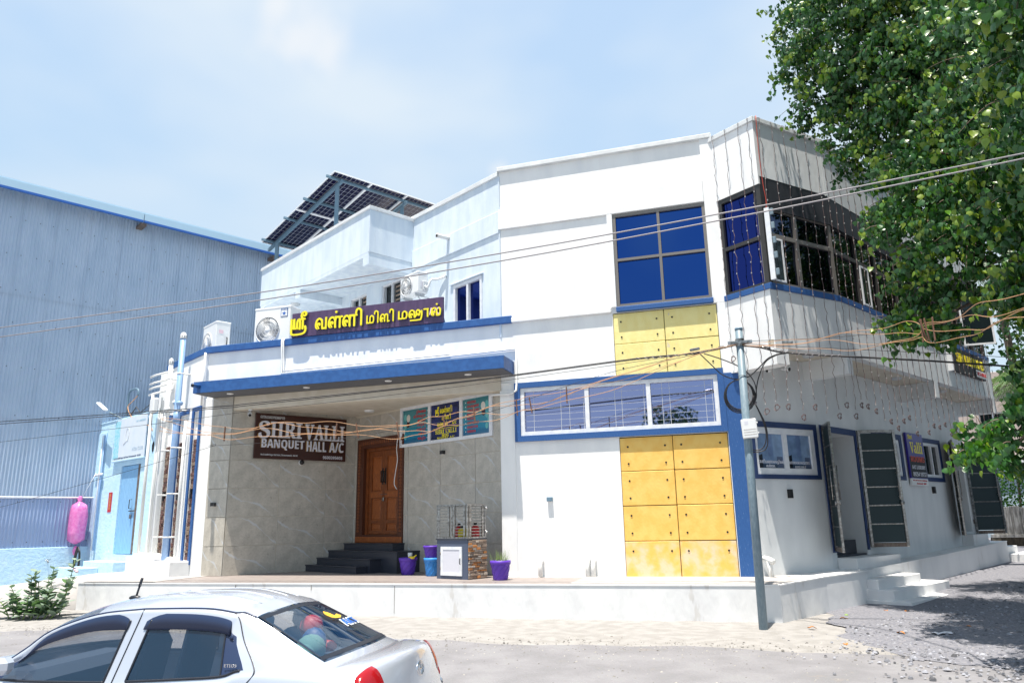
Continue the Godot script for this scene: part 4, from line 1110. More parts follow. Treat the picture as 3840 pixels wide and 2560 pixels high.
# ---------- left: shed, annex, solar array, outdoor units
func left_side() -> void:
	var AN := fr(V(-16.45, 0, -1.75), -24)
	var al: Vector3 = AN * V(-4.28, 0, 0)
	var SH := fr(al, 62)
	# corrugated shed
	var sh := thing("corrugated_shed", "tall blue grey shed clad in ribbed metal sheets", "shed", SH)
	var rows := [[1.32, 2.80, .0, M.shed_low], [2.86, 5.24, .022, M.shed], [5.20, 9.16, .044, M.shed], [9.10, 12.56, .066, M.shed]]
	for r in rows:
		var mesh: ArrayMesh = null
		var x := -9.0
		while x < 13.0:
			if mesh == null:
				var st := S(true)
				var n := 10 * 4
				for i in n:
					var a := 1.0 * i / n; var b := 1.0 * (i + 1) / n
					var za := .021 * cos(TAU * 10 * a) - .012 * a; var zb := .021 * cos(TAU * 10 * b) - .012 * b
					quad(st, V(a, r[0], za), V(b, r[0], zb), V(b, r[1], zb), V(a, r[1], za))
				st.generate_normals()
				mesh = st.commit()
			mm(sh, "sheet", mesh, r[3], at(V(x, 0, r[2] + .012)))
			x += 1.0
	var dots := []
	for y in [1.5, 2.7, 5.3, 6.8, 8.2, 9.25, 10.4, 11.6]:
		for k in 50: dots.append(at(V(-8.9 + k * .4 + rng.randf_range(-.03, .03), y, .065 + (.022 if y > 5.2 else .0) + (.022 if y > 9.1 else .0))))
	var bl := S()
	ico(bl, Vector3.ZERO, V(.016, .016, .012), 6)
	bl.generate_normals()
	copies(sh, "screws", bl.commit(), M.alu_dark, dots, []).set_meta("kind", "stuff")
	mi(sh, "base_wall", sl(S(), -9.5, .6, -.3, 1.33, -.2, .07, .01), M.sky_paint)
	mi(sh, "rail_pipe", tube(S(true), [V(-9.5, 2.83, .10), V(.3, 2.83, .10)], .03, 8), M.upvc)
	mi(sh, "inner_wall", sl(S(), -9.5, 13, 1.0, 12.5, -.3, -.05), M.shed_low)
	mi(sh, "roof", sl(S(), -10, 13.5, 12.62, 12.70, -9, .60), M.shed_trim)
	st_trim(sh)
	mi(sh, "tap", tube(tube(S(true), [V(-1.1, .92, .07), V(-1.1, .92, .16), V(-1.1, .87, .17)], .018, 6), [V(-1.17, .96, .12), V(-1.03, .96, .12)], .01, 6), M.steel)
	# blue annex with a door and steps
	var an := thing("annex", "low pale blue painted annex with a ribbed blue door and two steps", "building", AN)
	mi(an, "front_wall", wall(S(), -4.28, -.02, -.2, 5.2, -.25, 0, [[-2.25, 1.10, -.86, 3.72]]), M.sky_paint)
	mi(an, "parapet_top", sl(S(), -4.30, .0, 5.2, 5.235, -.27, .02, .008), M.sky_paint)
	mi(an, "corner_strip", sl(S(), -4.29, -3.62, -.2, 4.9, .002, .03, .01), M.sky_paint)
	mi(an, "side_wall", sl(S(), -4.28, -4.03, -.2, 5.1, -1.2, -.251), M.sky_paint)
	var dr := sub(an, "door")
	var st := S()
	for k in 22:
		var x := -2.24 + k * .0535
		sl(st, x, x + .050, 1.12, 3.70, -.06, -.035 - .004 * (k % 2))
	mi(dr, "ribbed_sheet", st, M.sky_paint_deep)
	mi(dr, "edge_post", sl(S(), -1.06, -.93, 1.12, 3.70, -.08, -.02, .006), M.rusty)
	mi(dr, "bolt", tube(tube(S(true), [V(-1.42, 2.35, -.01), V(-1.05, 2.35, -.01)], .018, 6), [V(-1.30, 2.42, -.02), V(-1.30, 2.42, .05), V(-1.30, 2.68, .05), V(-1.30, 2.68, -.02)], .012, 6), M.dark)
	mi(dr, "padlock", box(S(), V(-1.32, 2.12, -.02), V(-1.23, 2.25, .02), .015), M.steel)
	mi(dr, "back", sl(S(), -2.3, -.8, 1.0, 3.8, -.25, -.09), M.sky_paint_deep)
	mi(an, "step", sl(S(), -2.95, -.75, .3, .92, .003, .55, .01), M.sky_paint)
	mi(an, "step", sl(S(), -3.3, -1.75, .2, .76, .553, 1.10, .01), M.sky_paint)
	for q in [[-3.62, .03], [-3.78, .02]]:
		mi(an, "drain_pipe", tube(S(true), [V(q[0], 1.2, .07), V(q[0], 4.8, .07)], q[1], 8), M.upvc if q[1] < .03 else M.pvc_blue)
	mi(an, "bracket", tube(S(true), [V(-4.1, 3.52, .08), V(-3.5, 3.55, .08)], .035, 6), M.upvc)
	mi(an, "niche_hole", ico(S(true), V(-.13, 4.15, .0), V(.07, .16, .03), 10), M.black)
	# club board
	var bd := thing("club_board", "faded white badminton club board hung on the pale blue annex", "signboard", AN)
	var fade := GradientTexture2D.new()
	mi(bd, "panel", sl(S(), -2.86, -.58, 3.88, 5.18, .03, .07, .006), mot(lin(.66, .72, .80), lin(.60, .68, .78), V(.5, .3, .5), .5))
	mi(bd, "side_print", sl(S(), -2.84, -2.44, 3.95, 5.14, .071, .0725), mot(lin(.50, .72, .82), lin(.22, .60, .72), V(.8, .8, .8), .5, 0.0, 0.0, 85, .02))
	mi(bd, "racket", tube(tube(S(true), ring(V(-1.86, 4.66, .074), .11, .20, 20), .006, 5), [V(-1.92, 4.46, .074), V(-2.10, 4.36, .074)], .007, 5), M.ac_grille)
	mi(bd, "lower_frame", sl(S(), -2.87, -.57, 3.86, 3.90, .02, .09, .008), M.shed_trim)
	text(bd, "lettering", "NTON CLUB", mat(lin(.42, .52, .62), .6), -1.05, 4.18, .75, .10, .071, .004)
	text(bd, "lettering", "No: 85 Gandhi Nagar 2nd Street Tiruvannamalai - 606 601", mat(lin(.12, .16, .24), .6), -1.75, 3.96, 1.95, .07, .071, .004)
	text(bd, "lettering", "Cell : 9600395608", mat(lin(.40, .58, .70), .6), -.98, 5.02, .65, .06, .071, .004)
	# small red notice
	var rn := thing("door_notice", "narrow red and orange printed strip on the annex wall left of its door", "notice", AN)
	mi(rn, "strip", sl(S(), -2.98, -2.72, 2.35, 2.95, .002, .012), M.red)
	for k in 5: mi(rn, "figure", sl(S(), -2.90, -2.80, 2.42 + k * .10, 2.50 + k * .10, .013, .016), M.stone_c)
	# street lamp and cable mast on the annex parapet
	var sl_ := thing("annex_lamp", "grey LED street lamp leaning out over the annex parapet", "street lamp", AN)
	mi(sl_, "arm", tube(S(true), [V(-2.45, 5.15, -.08), V(-3.0, 5.46, .25)], .022, 8), M.galv)
	mi(sl_, "lamp_head", box(S(), V(-.42, -.03, -.07), V(.35, .03, .07), .02, Transform3D(Basis(V(0, 0, 1), deg_to_rad(-24)), V(-3.35, 5.66, .35))), M.ac)
	var ms := thing("cable_mast", "thin dark steel pipe bent over like a hook on the annex roof", "mast", AN)
	mi(ms, "pipe", tube(S(true), curve([V(-2.58, 4.9, -.12), V(-2.58, 5.5, -.12), V(-2.58, 5.95, -.12), V(-2.50, 6.10, -.12), V(-2.30, 6.14, -.12), V(-1.98, 6.12, -.12), V(-1.86, 6.05, -.12), V(-1.84, 5.90, -.12)], 4), .032, 8), M.blue_steel)
	for k in 4: mi(ms, "insulator", tube(S(true), [V(-2.56, 5.60 - k * .05, -.10), V(-2.38, 5.58 - k * .05, -.06)], .012, 6), M.dark)
	mi(ms, "copper_tail", tube(S(true), curve([V(-1.84, 5.88, -.1), V(-2.1, 5.75, -.08), V(-2.38, 5.62, -.06), V(-2.15, 5.42, 0), V(-1.9, 5.25, .02), V(-1.6, 5.1, .05), V(-1.0, 4.95, .05), V(-.3, 4.75, .06), V(-.05, 4.6, .1)], 5), .014, 5), M.copper)
	var ag := thing("roof_bracket", "thin black angle iron zigzag lying on the annex roof edge", "bracket", AN)
	mi(ag, "angle_iron", tube(S(), [V(-2.2, 5.22, -.05), V(-1.72, 5.52, -.05), V(-1.4, 5.30, -.05), V(-.72, 5.48, -.05), V(-.66, 5.40, -.05)], .018, 4), M.dark)
	# pink wrapped bag and hose
	var bg := thing("wrapped_meter", "bright pink plastic sheet tied round a meter box on the shed corner", "bag", AN * at(V(-4.15, 0, .42)))
	st = S(true)
	var wn := noise(2.2, 4, 61)
	var rows_ := [[1.40, .05], [1.46, .20], [1.54, .30], [1.75, .315], [2.0, .32], [2.25, .31], [2.48, .30], [2.60, .26], [2.68, .12], [2.72, .07], [2.80, .11], [2.88, .05]]
	var prev := []
	for q in rows_:
		var rg := []
		for k in 28:
			var a := TAU * k / 28
			var ca := cos(a); var sa := sin(a)
			var se := pow(pow(absf(ca), 3.5) + pow(absf(sa), 3.5), -1.0 / 3.5) if q[1] > .2 else 1.0
			var w := 1.0 + .13 * wn.get_noise_3d(ca * 2.0, q[0] * 2.6, sa * 2.0) + .05 * sin(a * 7.0 + q[0] * 9.0) * (1.0 if q[1] < .3 else .35)
			rg.append(V(ca * se * q[1] * w, q[0], -sa * se * q[1] * w * .72))
		if prev:
			for k in 28: quad(st, prev[k], prev[(k + 1) % 28], rg[(k + 1) % 28], rg[k])
		prev = rg
	mi(bg, "plastic_sheet", st, M.pink)
	mi(bg, "tied_end", ico(S(true), V(.08, 1.20, 0), V(.10, .16, .08), 9), M.pink)
	mi(bg, "string", tube(S(true), [V(.05, 2.74, 0), V(.25, 3.6, -.3)], .008, 4), M.ac)
	var hs := thing("hose_loop", "black hose hanging in a loop below the pink bag", "hose", AN * at(V(-3.78, 0, .4)))
	for k in 3: mi(hs, "hose", tube(S(true), curve([V(-.28 + k * .03, .55, .0), V(-.22 + k * .05, .95, .05), V(.0 + k * .04, 1.32 - k * .04, .06), V(.16 + k * .02, 1.10, .05), V(.08 + k * .03, .70, .02), V(-.02, .52, .0)], 5), .024, 7), M.black)
	units()
	solar()

func ring(c: Vector3, rx: float, ry: float, n: int) -> Array:
	var o := []
	for k in n + 1: o.append(c + V(rx * cos(TAU * k / n), ry * sin(TAU * k / n), 0))
	return o
func st_trim(sh: Node3D) -> void:
	var x := -9.5
	while x < 13.0:
		var t := sub(sh, "eave_trim")
		mi(t, "fascia", sl(S(), x, minf(x + 5.0, 13.2) - .03, 12.40, 12.66, .60, .63, .004), M.shed_trim)
		mi(t, "drip_edge", sl(S(), x, minf(x + 5.0, 13.2) - .03, 12.33, 12.40, .56, .632, .004), M.shed_blue)
		if x > -6.0: mi(t, "bracket", sl(S(), x - .10, x + .10, 12.22, 12.32, .05, .56), M.rusty)
		x += 5.0

func ac_unit(o: Node3D, w: float, h: float, d: float, fx: float, fr_: float, big: bool) -> void:
	# origin at the base, front face at z 0
	mi(o, "case", box(S(), V(0, .04, -d), V(w, h, 0), .018), M.ac)
	mi(o, "top_cover", box(S(), V(-.006, h - .05, -d - .006), V(w + .006, h + .006, .008), .012), M.ac)
	mi(o, "foot", box(S(), V(.08, 0, -d + .03), V(.16, .04, -.02)), M.ac_grille)
	mi(o, "foot", box(S(), V(w - .16, 0, -d + .03), V(w - .08, .04, -.02)), M.ac_grille)
	var c := V(fx, h * .5, 0)
	mi(o, "fan_well", lathe(S(true), [Vector2(0, .004), Vector2(fr_, .004)], Transform3D(Basis(V(1, 0, 0), V(0, 0, 1), V(0, -1, 0)), c), 24), M.soffit_grey)
	var st := S(true)
	for k in 3:
		var f := PackedVector2Array()
		for a in [0.0, .5, 1.0, 1.4]: f.append(Vector2(cos(a + TAU * k / 3), sin(a + TAU * k / 3)) * fr_ * .92)
		f.append(Vector2(cos(TAU * k / 3 + .4), sin(TAU * k / 3 + .4)) * fr_ * .2)
		f.append(Vector2(cos(TAU * k / 3), sin(TAU * k / 3)) * fr_ * .2)
		plate(st, f, .006, .012, at(c))
	mi(o, "fan", st, M.ac_grille)
	st = S()
	var n := 46 if big else 24
	for k in n:
		var a := TAU * k / n
		var p0 := c + V(cos(a), sin(a), 0) * fr_ * .22 + V(0, 0, .022)
		var p1 := c + V(cos(a + .5), sin(a + .5), 0) * fr_ * .66 + V(0, 0, .030)
		var p2 := c + V(cos(a + .75), sin(a + .75), 0) * fr_ + V(0, 0, .016)
		tube(st, [p0, p1, p2], .0045, 4)
	for q in [.22, .45, .72, 1.0]: tube(st, ring(c + V(0, 0, .024 if q < 1 else .014), fr_ * q, fr_ * q, 28), .005 if q < 1 else .012, 4)
	mi(o, "grille", st, M.ac)
	mi(o, "hub", lathe(S(true), [Vector2(fr_ * .2, .02), Vector2(fr_ * .16, .034), Vector2(0, .036)], Transform3D(Basis(V(1, 0, 0), V(0, 0, 1), V(0, -1, 0)), c), 14), M.ac)

func units() -> void:
	var a := thing("outdoor_unit", "large white air conditioner outdoor unit left of the purple sign, with a blue star badge", "air conditioner", at(V(-12.16, 6.22, -.22)), "outdoor air conditioner units on the building")
	ac_unit(a, 1.10, 1.22, .42, .42, .36, true)
	var bdg := mi(a, "badge", sl(S(), .80, 1.01, .93, 1.16, .002, .008), M.blue_clean)
	mi(bdg, "badge_field", sl(S(), .815, .995, .945, 1.10, .009, .012), M.ac)
	var s := PackedVector2Array()
	for k in 10: s.append(Vector2(.905, 1.02) + Vector2(sin(TAU * k / 10), cos(TAU * k / 10)) * (.062 if k % 2 == 0 else .026))
	mi(bdg, "star", plate(S(), s, .0125, .016), M.shed_blue)
	text(bdg, "lettering", "BLUE STAR", M.ac, .905, 1.128, .17, .03, .009, .003)
	var LW := fr(V(-13.42, 0, 0), -30)
	var b := thing("outdoor_unit", "white outdoor unit seen from its side at the far left end of the porch roof", "air conditioner", LW * at(V(-1.55, 6.21, -.42)), "outdoor air conditioner units on the building")
	ac_unit(b, .95, 1.19, .40, .36, .34, true)
	mi(b, "warning_label", sl(S(), .951, .955, .85, .95, -.20, -.08), M.letter_pink)
	mi(b, "power_cable", tube(S(true), curve([V(.955, .75, -.3), V(1.0, .72, -.3), V(1.02, .5, -.28), V(1.0, .1, -.26)], 4), .014, 6), M.black)
	var W1 := fr(V(-5.22, 0, -.02), -30)
	var c := thing("outdoor_unit", "smaller outdoor unit on a wall bracket above the right half of the purple sign", "air conditioner", W1 * at(V(-3.36, 7.58, .56)), "outdoor air conditioner units on the building")
	ac_unit(c, .80, .60, .32, .30, .25, false)
	mi(c, "side_label", sl(S(), .801, .804, .18, .34, -.24, -.08), M.letter_white)
	mi(c, "valve_box", box(S(), V(.80, .10, -.30), V(.86, .34, -.14), .01), M.ac_grille)
	mi(c, "pipe", tube(S(true), curve([V(.85, .2, -.2), V(.98, .16, -.2), V(1.02, .34, -.25), V(1.0, .40, -.45), V(1.3, .42, -.53)], 5), .032, 8), M.ac)
	for x in [.12, .66]: mi(c, "bracket", tube(S(), [V(x, -.02, 0), V(x, -.02, -.55), V(x, -.42, -.55), V(x, -.04, -.1)], .02, 4), M.ac_grille)
	# purple sign with yellow letters
	var sg := thing("hall_sign", "long purple signboard with raised yellow Tamil letters on the porch roof", "signboard")
	for q in [[-10.83, -9.46], [-9.455, -8.065], [-8.06, -6.65]]: mi(sg, "panel", sl(S(), q[0], q[1], 6.478, 7.11, -.01, .05, .004), M.sign_purple)
	mi(sg, "brace", tube(tube(S(), [V(-6.8, 7.0, -.02), V(-6.8, 6.3, -.7)], .02, 4), [V(-10.6, 7.0, -.02), V(-10.6, 6.3, -.7)], .02, 4), M.blue_steel)
	var words := [[["sri"], -10.82, 6.66, .275, .085, .58], [["va", "lla", "pulli", "lla", "i"], -10.10, 6.605, .285, .085, 1.38], [["ma", "i", "na", "i"], -8.66, 6.62, .20, .085, .78], [["ma", "ha", "aa", "la", "pulli"], -7.80, 6.64, .20, .085, 1.15]]
	for w in words:
		var r0 := tamil(w[0], 0, 0, w[3], w[4], 0, .01)
		var k: float = w[5] / r0[1]
		var r := tamil(w[0], 0, 0, w[3], w[4], .055, .115)
		for st in r[0]: mi(sg, "letter", st, M.letter_yellow, Transform3D(Basis.from_scale(V(k, 1, 1)), V(w[1], w[2], 0)))
		var r2 := tamil(w[0], 0, 0, w[3], w[4] * 1.06, .051, .100)
		for st in r2[0]: mi(sg, "letter_return", st, M.letter_side, Transform3D(Basis.from_scale(V(k, 1, 1)), V(w[1], w[2], 0)))
	text(sg, "lettering", "A/C", M.letter_pink, -6.85, 6.76, .28, .17, .052, .06)

func solar() -> void:
	# two rows of three modules, high edge towards the lane, on a blue steel frame
	var c := V(-9.03, 0, -.59)
	var OV := fr(c, -30)
	var A: Vector3 = OV * V(-2.72, 12.28, -.38)
	var B: Vector3 = OV * V(-7.70, 11.46, -.38)
	var dn := (B - A); var ln := dn.length()
	var X := dn.normalized()                  # down the slope
	var Z := OV.basis.z * -1.0                # away from the street
	var Y := Z.cross(X).normalized()
	if Y.y < 0: Y = -Y
	var f := Transform3D(Basis(X, Y, X.cross(Y)), A)
	var zs := signf(X.cross(Y).dot(Z))
	var so := thing("solar_array", "tilted array of dark solar modules on a blue steel frame above the roof", "solar panels", f)
	for r in 2:
		for k in 3:
			var m := sub(so, "solar_module")
			var x0 := r * (ln / 2 + .01); var x1 := x0 + ln / 2 - .02
			var z0 := k * 1.345; var z1 := z0 + 1.32
			var st := S()
			var lo := minf(z0 * zs, z1 * zs); var hi := maxf(z0 * zs, z1 * zs)
			sl(st, x0, x1, -.035, .0, lo, lo + .03); sl(st, x0, x1, -.035, .0, hi - .03, hi)
			sl(st, x0, x0 + .03, -.035, .0, lo + .031, hi - .031); sl(st, x1 - .03, x1, -.035, .0, lo + .031, hi - .031)
			mi(m, "frame", st, M.upvc)
			mi(m, "backsheet", sl(S(), x0 + .03, x1 - .03, -.012, -.006, lo + .03, hi - .03), M.backsheet)
			st = S()
			var nx := 12; var nz := 8
			for i in nx:
				for j in nz:
					var w := (x1 - x0 - .08) / nx; var d := (hi - lo - .08) / nz
					sl(st, x0 + .04 + i * w + .008, x0 + .04 + (i + 1) * w - .008, -.016, -.002, lo + .04 + j * d + .008, lo + .04 + (j + 1) * d - .008)
			var ce := mi(m, "cells", st, M.cell)
			ce.set_meta("kind", "stuff")
	for x in [.28, 1.75, 2.75, 3.1, 4.75]:
		if x == 2.75: continue
		mi(so, "purlin", box(S(), V(x - .03, -.11, minf(-.12 * zs, 4.15 * zs)), V(x + .03, -.037, maxf(-.12 * zs, 4.15 * zs))), M.blue_steel)
	for z in [.35, 2.75]:
		mi(so, "rafter", box(S(), V(.15, -.21, z * zs - .045), V(5.2, -.112, z * zs + .045)), M.blue_steel)
		for x in [.45, 4.55]:
			var top: Vector3 = f * V(x, -.2, z * zs)
			var inv := f.affine_inverse()
			mi(so, "post", tube(S(), [inv * top, inv * V(top.x, 8.9, top.z)], .075, 4), M.blue_steel)

func lamp(called_at: Transform3D, label: String, m: Material, tall := false) -> void:
	var o := thing("wall_lamp", label, "wall lamp", called_at, "small box lamps on the walls")
	if tall:
		mi(o, "body", sl(S(), -.05, .05, -.09, .09, .0, .075, .006), m)
		mi(o, "lens", sl(S(), -.04, .04, -.094, -.0905, .01, .065), M.ac)
	else:
		mi(o, "body", sl(S(), -.06, .06, -.045, .045, .0, .085, .006), m)
		mi(o, "lens", sl(S(), -.05, .05, -.048, -.0455, .01, .075), M.ac)

func cctv(f: Transform3D, label: String, yaw: float) -> void:
	var o := thing("security_camera", label, "camera", f, "security cameras")
	mi(o, "mount", lathe(S(true), [Vector2(.0, -.03), Vector2(.055, -.03), Vector2(.055, 0)], Transform3D(), 12), M.ac)
	mi(o, "neck", tube(S(true), [V(0, -.02, 0), V(.0, -.10, .02)], .018, 8), M.ac)
	var t := Transform3D(Basis(Vector3.UP, deg_to_rad(yaw)) * Basis(V(1, 0, 0), deg_to_rad(18)), V(0, -.13, .03))
	mi(o, "housing", tube(S(true), [t * V(0, 0, -.09), t * V(0, 0, .09)], .045, 12), M.ac)
	mi(o, "lens", tube(S(true), [t * V(0, 0, .088), t * V(0, 0, .10)], .038, 12), M.black)
	mi(o, "visor", box(S(), V(-.05, .04, -.06), V(.05, .05, .13), .004, t), M.ac)

func pot(p: Vector3, r: float, h: float, m: Material, label: String, group := "spiral ribbed plastic flower pots") -> Node3D:
	var o := thing("flower_pot", label, "flower pot", at(p), group)
	mi(o, "body", lathe(S(true), [Vector2(r * .62, 0), Vector2(r * .66, .02), Vector2(r * .90, h * .80), Vector2(r * .90, h * .82)], Transform3D(), 26), m)
	mi(o, "rim", lathe(S(true), [Vector2(r * .90, h * .80), Vector2(r * 1.0, h * .83), Vector2(r * 1.0, h * .99), Vector2(r * .94, h), Vector2(r * .90, h * .93)], Transform3D(), 26), m)
	mi(o, "soil", lathe(S(true), [Vector2(r * .91, h * .90), Vector2(0, h * .92)], Transform3D(), 20), M.soil)
	var st := S(true)
	for k in 9:
		var pts := []
		for i in 9:
			var t := i / 8.0
			var a := TAU * k / 9 + t * 1.5
			var rr := r * lerpf(.665, .905, t)
			pts.append(V(cos(a) * rr, .02 + t * h * .77, -sin(a) * rr))
		tube(st, pts, .011, 5)
	mi(o, "spiral_rib", st, m)
	return o

func front_things() -> void:
	var PL := fr(V(-12.47, 0, 0), 57)
	var PB := fr(V(-5.3, 0, -.25), -27)
	var FA := fr(Vector3.ZERO, 47)
	var FB := fr(V(1.5, 0, -1.609), 60)
	# brown banquet sign on the porch's left wall
	var sg := thing("banquet_sign", "dark brown wood grain signboard with raised white letters in the porch", "signboard", PL)
	mi(sg, "board", sl(S(), .57, 3.16, 3.53, 4.70, .03, .085, .006), M.sign_brown)
	var W := M.letter_white as Material
	text(sg, "lettering", "GSTIN:33ASOPB3686P1Z5", M.ac_grille, 1.02, 4.605, .66, .07, .086, .004)
	text(sg, "lettering", "S", W, .80, 4.275, .30, .45, .10, .035, "Droid Serif")
	text(sg, "lettering", "HRI", W, 1.40, 4.29, .86, .41, .10, .035, "Droid Serif")
	text(sg, "lettering", "VALLI", W, 2.50, 4.28, 1.16, .42, .10, .035, "Droid Serif")
	text(sg, "letter_return", "S", M.letter_gold, .79, 4.273, .31, .46, .086, .013, "Droid Serif")
	text(sg, "letter_return", "HRI", M.letter_gold, 1.39, 4.288, .87, .42, .086, .013, "Droid Serif")
	text(sg, "letter_return", "VALLI", M.letter_gold, 2.49, 4.278, 1.17, .43, .086, .013, "Droid Serif")
	for q in [["BANQUET", 1.33, 1.16], ["HALL", 2.27, .56], ["A/C", 2.86, .42]]:
		text(sg, "lettering", q[0], W, q[1], 3.90, q[2], .27, .10, .03)
		text(sg, "letter_return", q[0], M.letter_gold, q[1] - .012, 3.90, q[2] + .01, .275, .086, .013)
	text(sg, "lettering", "No.9, Gandhi Nagar 2nd Street, Thiruvannamalai - 606 601", M.ac_grille, 1.25, 3.63, 1.0, .06, .086, .004)
	text(sg, "lettering", "9600395608", W, 2.77, 3.62, .58, .085, .086, .004)
	# lamps and cameras
	lamp(at(V(-4.17, 2.275, -.05)), "blue grey box lamp on the plain white front wall", M.blue_steel)
	lamp(PB * at(V(-2.07, 3.51, 0)), "dark box lamp under the porch poster window", M.dark)
	lamp(at(V(-12.84, 2.38, 0)), "small dark box lamp on the tiled porch column", M.dark)
	lamp(FA * at(V(1.10, 2.27, 0)), "black upright lamp under the bathroom poster window", M.black, true)
	lamp(FB * at(V(6.45, 2.44, 0)), "black upright lamp under the far sliding window on the side wall", M.black, true)
	var sp := thing("dome_camera", "small black dome camera just below the brown banquet sign", "camera", PL * at(V(1.90, 3.47, 0)))
	mi(sp, "base", tube(S(true), [V(0, 0, 0), V(0, 0, .04)], .075, 16), M.ac)
	mi(sp, "dome", ico(S(true), V(0, 0, .05), V(.065, .065, .06), 14), M.black)
	cctv(at(V(-12.02, 4.73, -.1)), "white bullet camera under the porch beam near the brown sign", 40.0)
	cctv(at(V(.62, 4.94, -.30)), "white bullet camera under the bay, left one of the pair behind the pole", -60.0)
	cctv(at(V(.92, 4.94, -.34)), "white bullet camera under the bay, right one of the pair behind the pole", 50.0)
	# kiosk with a steel cage on top
	var K := fr(V(-5.75, .6645, .84), -22)
	var k := thing("stone_kiosk", "small granite and stacked stone counter cabinet beside the white column", "cabinet", K)
	mi(k, "body", sl(S(), -.91, -.001, 0, .80, -.58, -.001), M.granite_blue)
	mi(k, "counter_top", sl(S(), -.93, .02, .80, .83, -.60, .02, .006), M.granite)
	mi(k, "cabinet_frame", wall(S(), -.78, -.16, .07, .66, .0, .02, [[-.71, .13, -.23, .60]]), M.upvc)
	mi(k, "cabinet_door", sl(S(), -.71, -.23, .13, .60, .002, .012), M.letter_white)
	mi(k, "door_pull", tube(S(true), [V(-.20, .42, .02), V(-.20, .42, .045), V(-.20, .31, .045), V(-.20, .31, .02)], .008, 6), M.alu_dark)
	for y in [.22, .52]: mi(k, "hinge", tube(S(true), [V(-.785, y - .03, .02), V(-.785, y + .03, .02)], .012, 6), M.rusty)
	var y := .012
	while y < .78:
		var h := rng.randf_range(.030, .055)
		var z := -.575
		while z < -.02:
			var w: float = minf(rng.randf_range(.08, .22), -.005 - z)
			mi(k, "stone", box(S(), V(0, y + .002, z + .002), V(rng.randf_range(.012, .045), minf(y + h, .795) - .002, z + w - .002), .006), [M.stone_a, M.stone_b, M.stone_d, M.stone_a, M.stone_c][rng.randi() % 5] if rng.randf() < .7 else M.stone_a)
			z += w
		y += h
	var cg := thing("steel_cage", "square stainless steel cage with barred doors standing on the stone kiosk", "cage", K * at(V(0, .83, 0)))
	var st := S()
	for q in [[-.90, -.01], [-.90, -.56], [-.02, -.01], [-.02, -.56], [-.47, -.01]]: sl(st, q[0] - .018, q[0] + .018, 0, .70, q[1] - .018, q[1] + .018, .004)
	for yy in [.015, .685]:
		sl(st, -.88, -.04, yy - .014, yy + .014, -.022, .006); sl(st, -.88, -.04, yy - .014, yy + .014, -.574, -.546)
		sl(st, -.914, -.886, yy - .0142, yy + .0142, -.54, -.03); sl(st, -.034, -.006, yy - .0142, yy + .0142, -.54, -.03)
	mi(cg, "frame", st, M.steel)
	mi(cg, "roof_sheet", sl(S(), -.92, .0, .70, .708, -.58, .01), M.steel)
	mi(cg, "floor_sheet", sl(S(), -.92, .0, .002, .012, -.58, .01), M.steel)
	for q in [[-.86, -.52], [-.42, -.06]]:
		var dr := sub(cg, "barred_door")
		mi(dr, "stile", sl(sl(S(), q[0], q[0] + .05, .04, .66, .0, .02), q[1] - .05, q[1], .04, .66, .0, .02), M.steel)
		for i in 10: mi(dr, "bar", sl(S(), q[0] + .05, q[1] - .05, .07 + i * .062, .084 + i * .062, .003, .017), M.steel)
	var sd := sub(cg, "barred_side")
	for i in 10: mi(sd, "bar", sl(S(), -.026, -.012, .07 + i * .062, .084 + i * .062, -.48, -.10), M.steel)
	for z in [-.49, -.09]: mi(sd, "stile", sl(S(), -.032, -.008, .03, .67, z - .03, z + .03), M.steel)
	for q in [[.02, -.60, .63], [.02, -.60, .12]]: mi(cg, "caster", ico(S(true), V(q[0], q[2], q[1] + .03), V(.03, .03, .03), 10), M.chrome)
	for q in [[-.58, -.35, M.red, .085, .24, "red container standing left inside the steel cage"], [-.40, -.25, M.yellow, .085, .20, "left yellow container in the steel cage"], [-.24, -.28, M.yellow, .075, .20, "right yellow container in the steel cage, in front of the barred door"], [-.13, -.38, M.red, .09, .25, "red container at the right side inside the steel cage"]]:
		var cn := thing("container", q[5], "container", K * at(V(q[0], .843, q[1])), "coloured containers in the steel cage")
		mi(cn, "body", lathe(S(true), [Vector2(0, 0), Vector2(q[3], 0), Vector2(q[3] * 1.03, q[4] * .1), Vector2(q[3], q[4] * .8), Vector2(q[3] * .5, q[4]), Vector2(q[3] * .3, q[4]), Vector2(0, q[4] * 1.02)], Transform3D(), 16), q[2])
		mi(cn, "cap", lathe(S(true), [Vector2(q[3] * .4, q[4]), Vector2(q[3] * .42, q[4] * 1.22), Vector2(0, q[4] * 1.24)], Transform3D(), 12), M.black)
	# flower pots
	var p1 := pot(V(-7.80, .6645, -.62), .215, .385, M.purple_pot, "purple pot with a white tumbler and a yellow scoop, beside the black steps")
	var tb := thing("tumbler", "white cup standing in the purple pot beside the black steps", "cup", at(V(-7.74, 1.02, -.60)))
	mi(tb, "cup", lathe(S(true), [Vector2(0, 0), Vector2(.045, 0), Vector2(.055, .14), Vector2(.048, .14), Vector2(.04, .02)], Transform3D(), 14), M.ac)
	var sc := thing("scoop", "yellow plastic scoop lying on the purple pot beside the black steps", "scoop", at(V(-7.66, 1.05, -.50)))
	mi(sc, "bowl", ico(S(true), Vector3.ZERO, V(.09, .035, .05), 10), M.yellow)
	mi(sc, "handle", tube(S(true), [V(.05, .01, 0), V(.13, .06, 0)], .015, 6), M.yellow)
	pot(V(-7.02, .6645, -.22), .185, .40, M.blue_pot, "sky blue pot half hidden behind the stone kiosk")
	pot(V(-7.02, 1.03, -.22), .20, .30, M.purple_pot, "purple pot stacked inside the sky blue pot behind the kiosk")
	var p3 := pot(V(-5.03, .6645, .86), .215, .385, M.purple_pot, "purple pot of thin green grass in front of the white column")
	st = S()
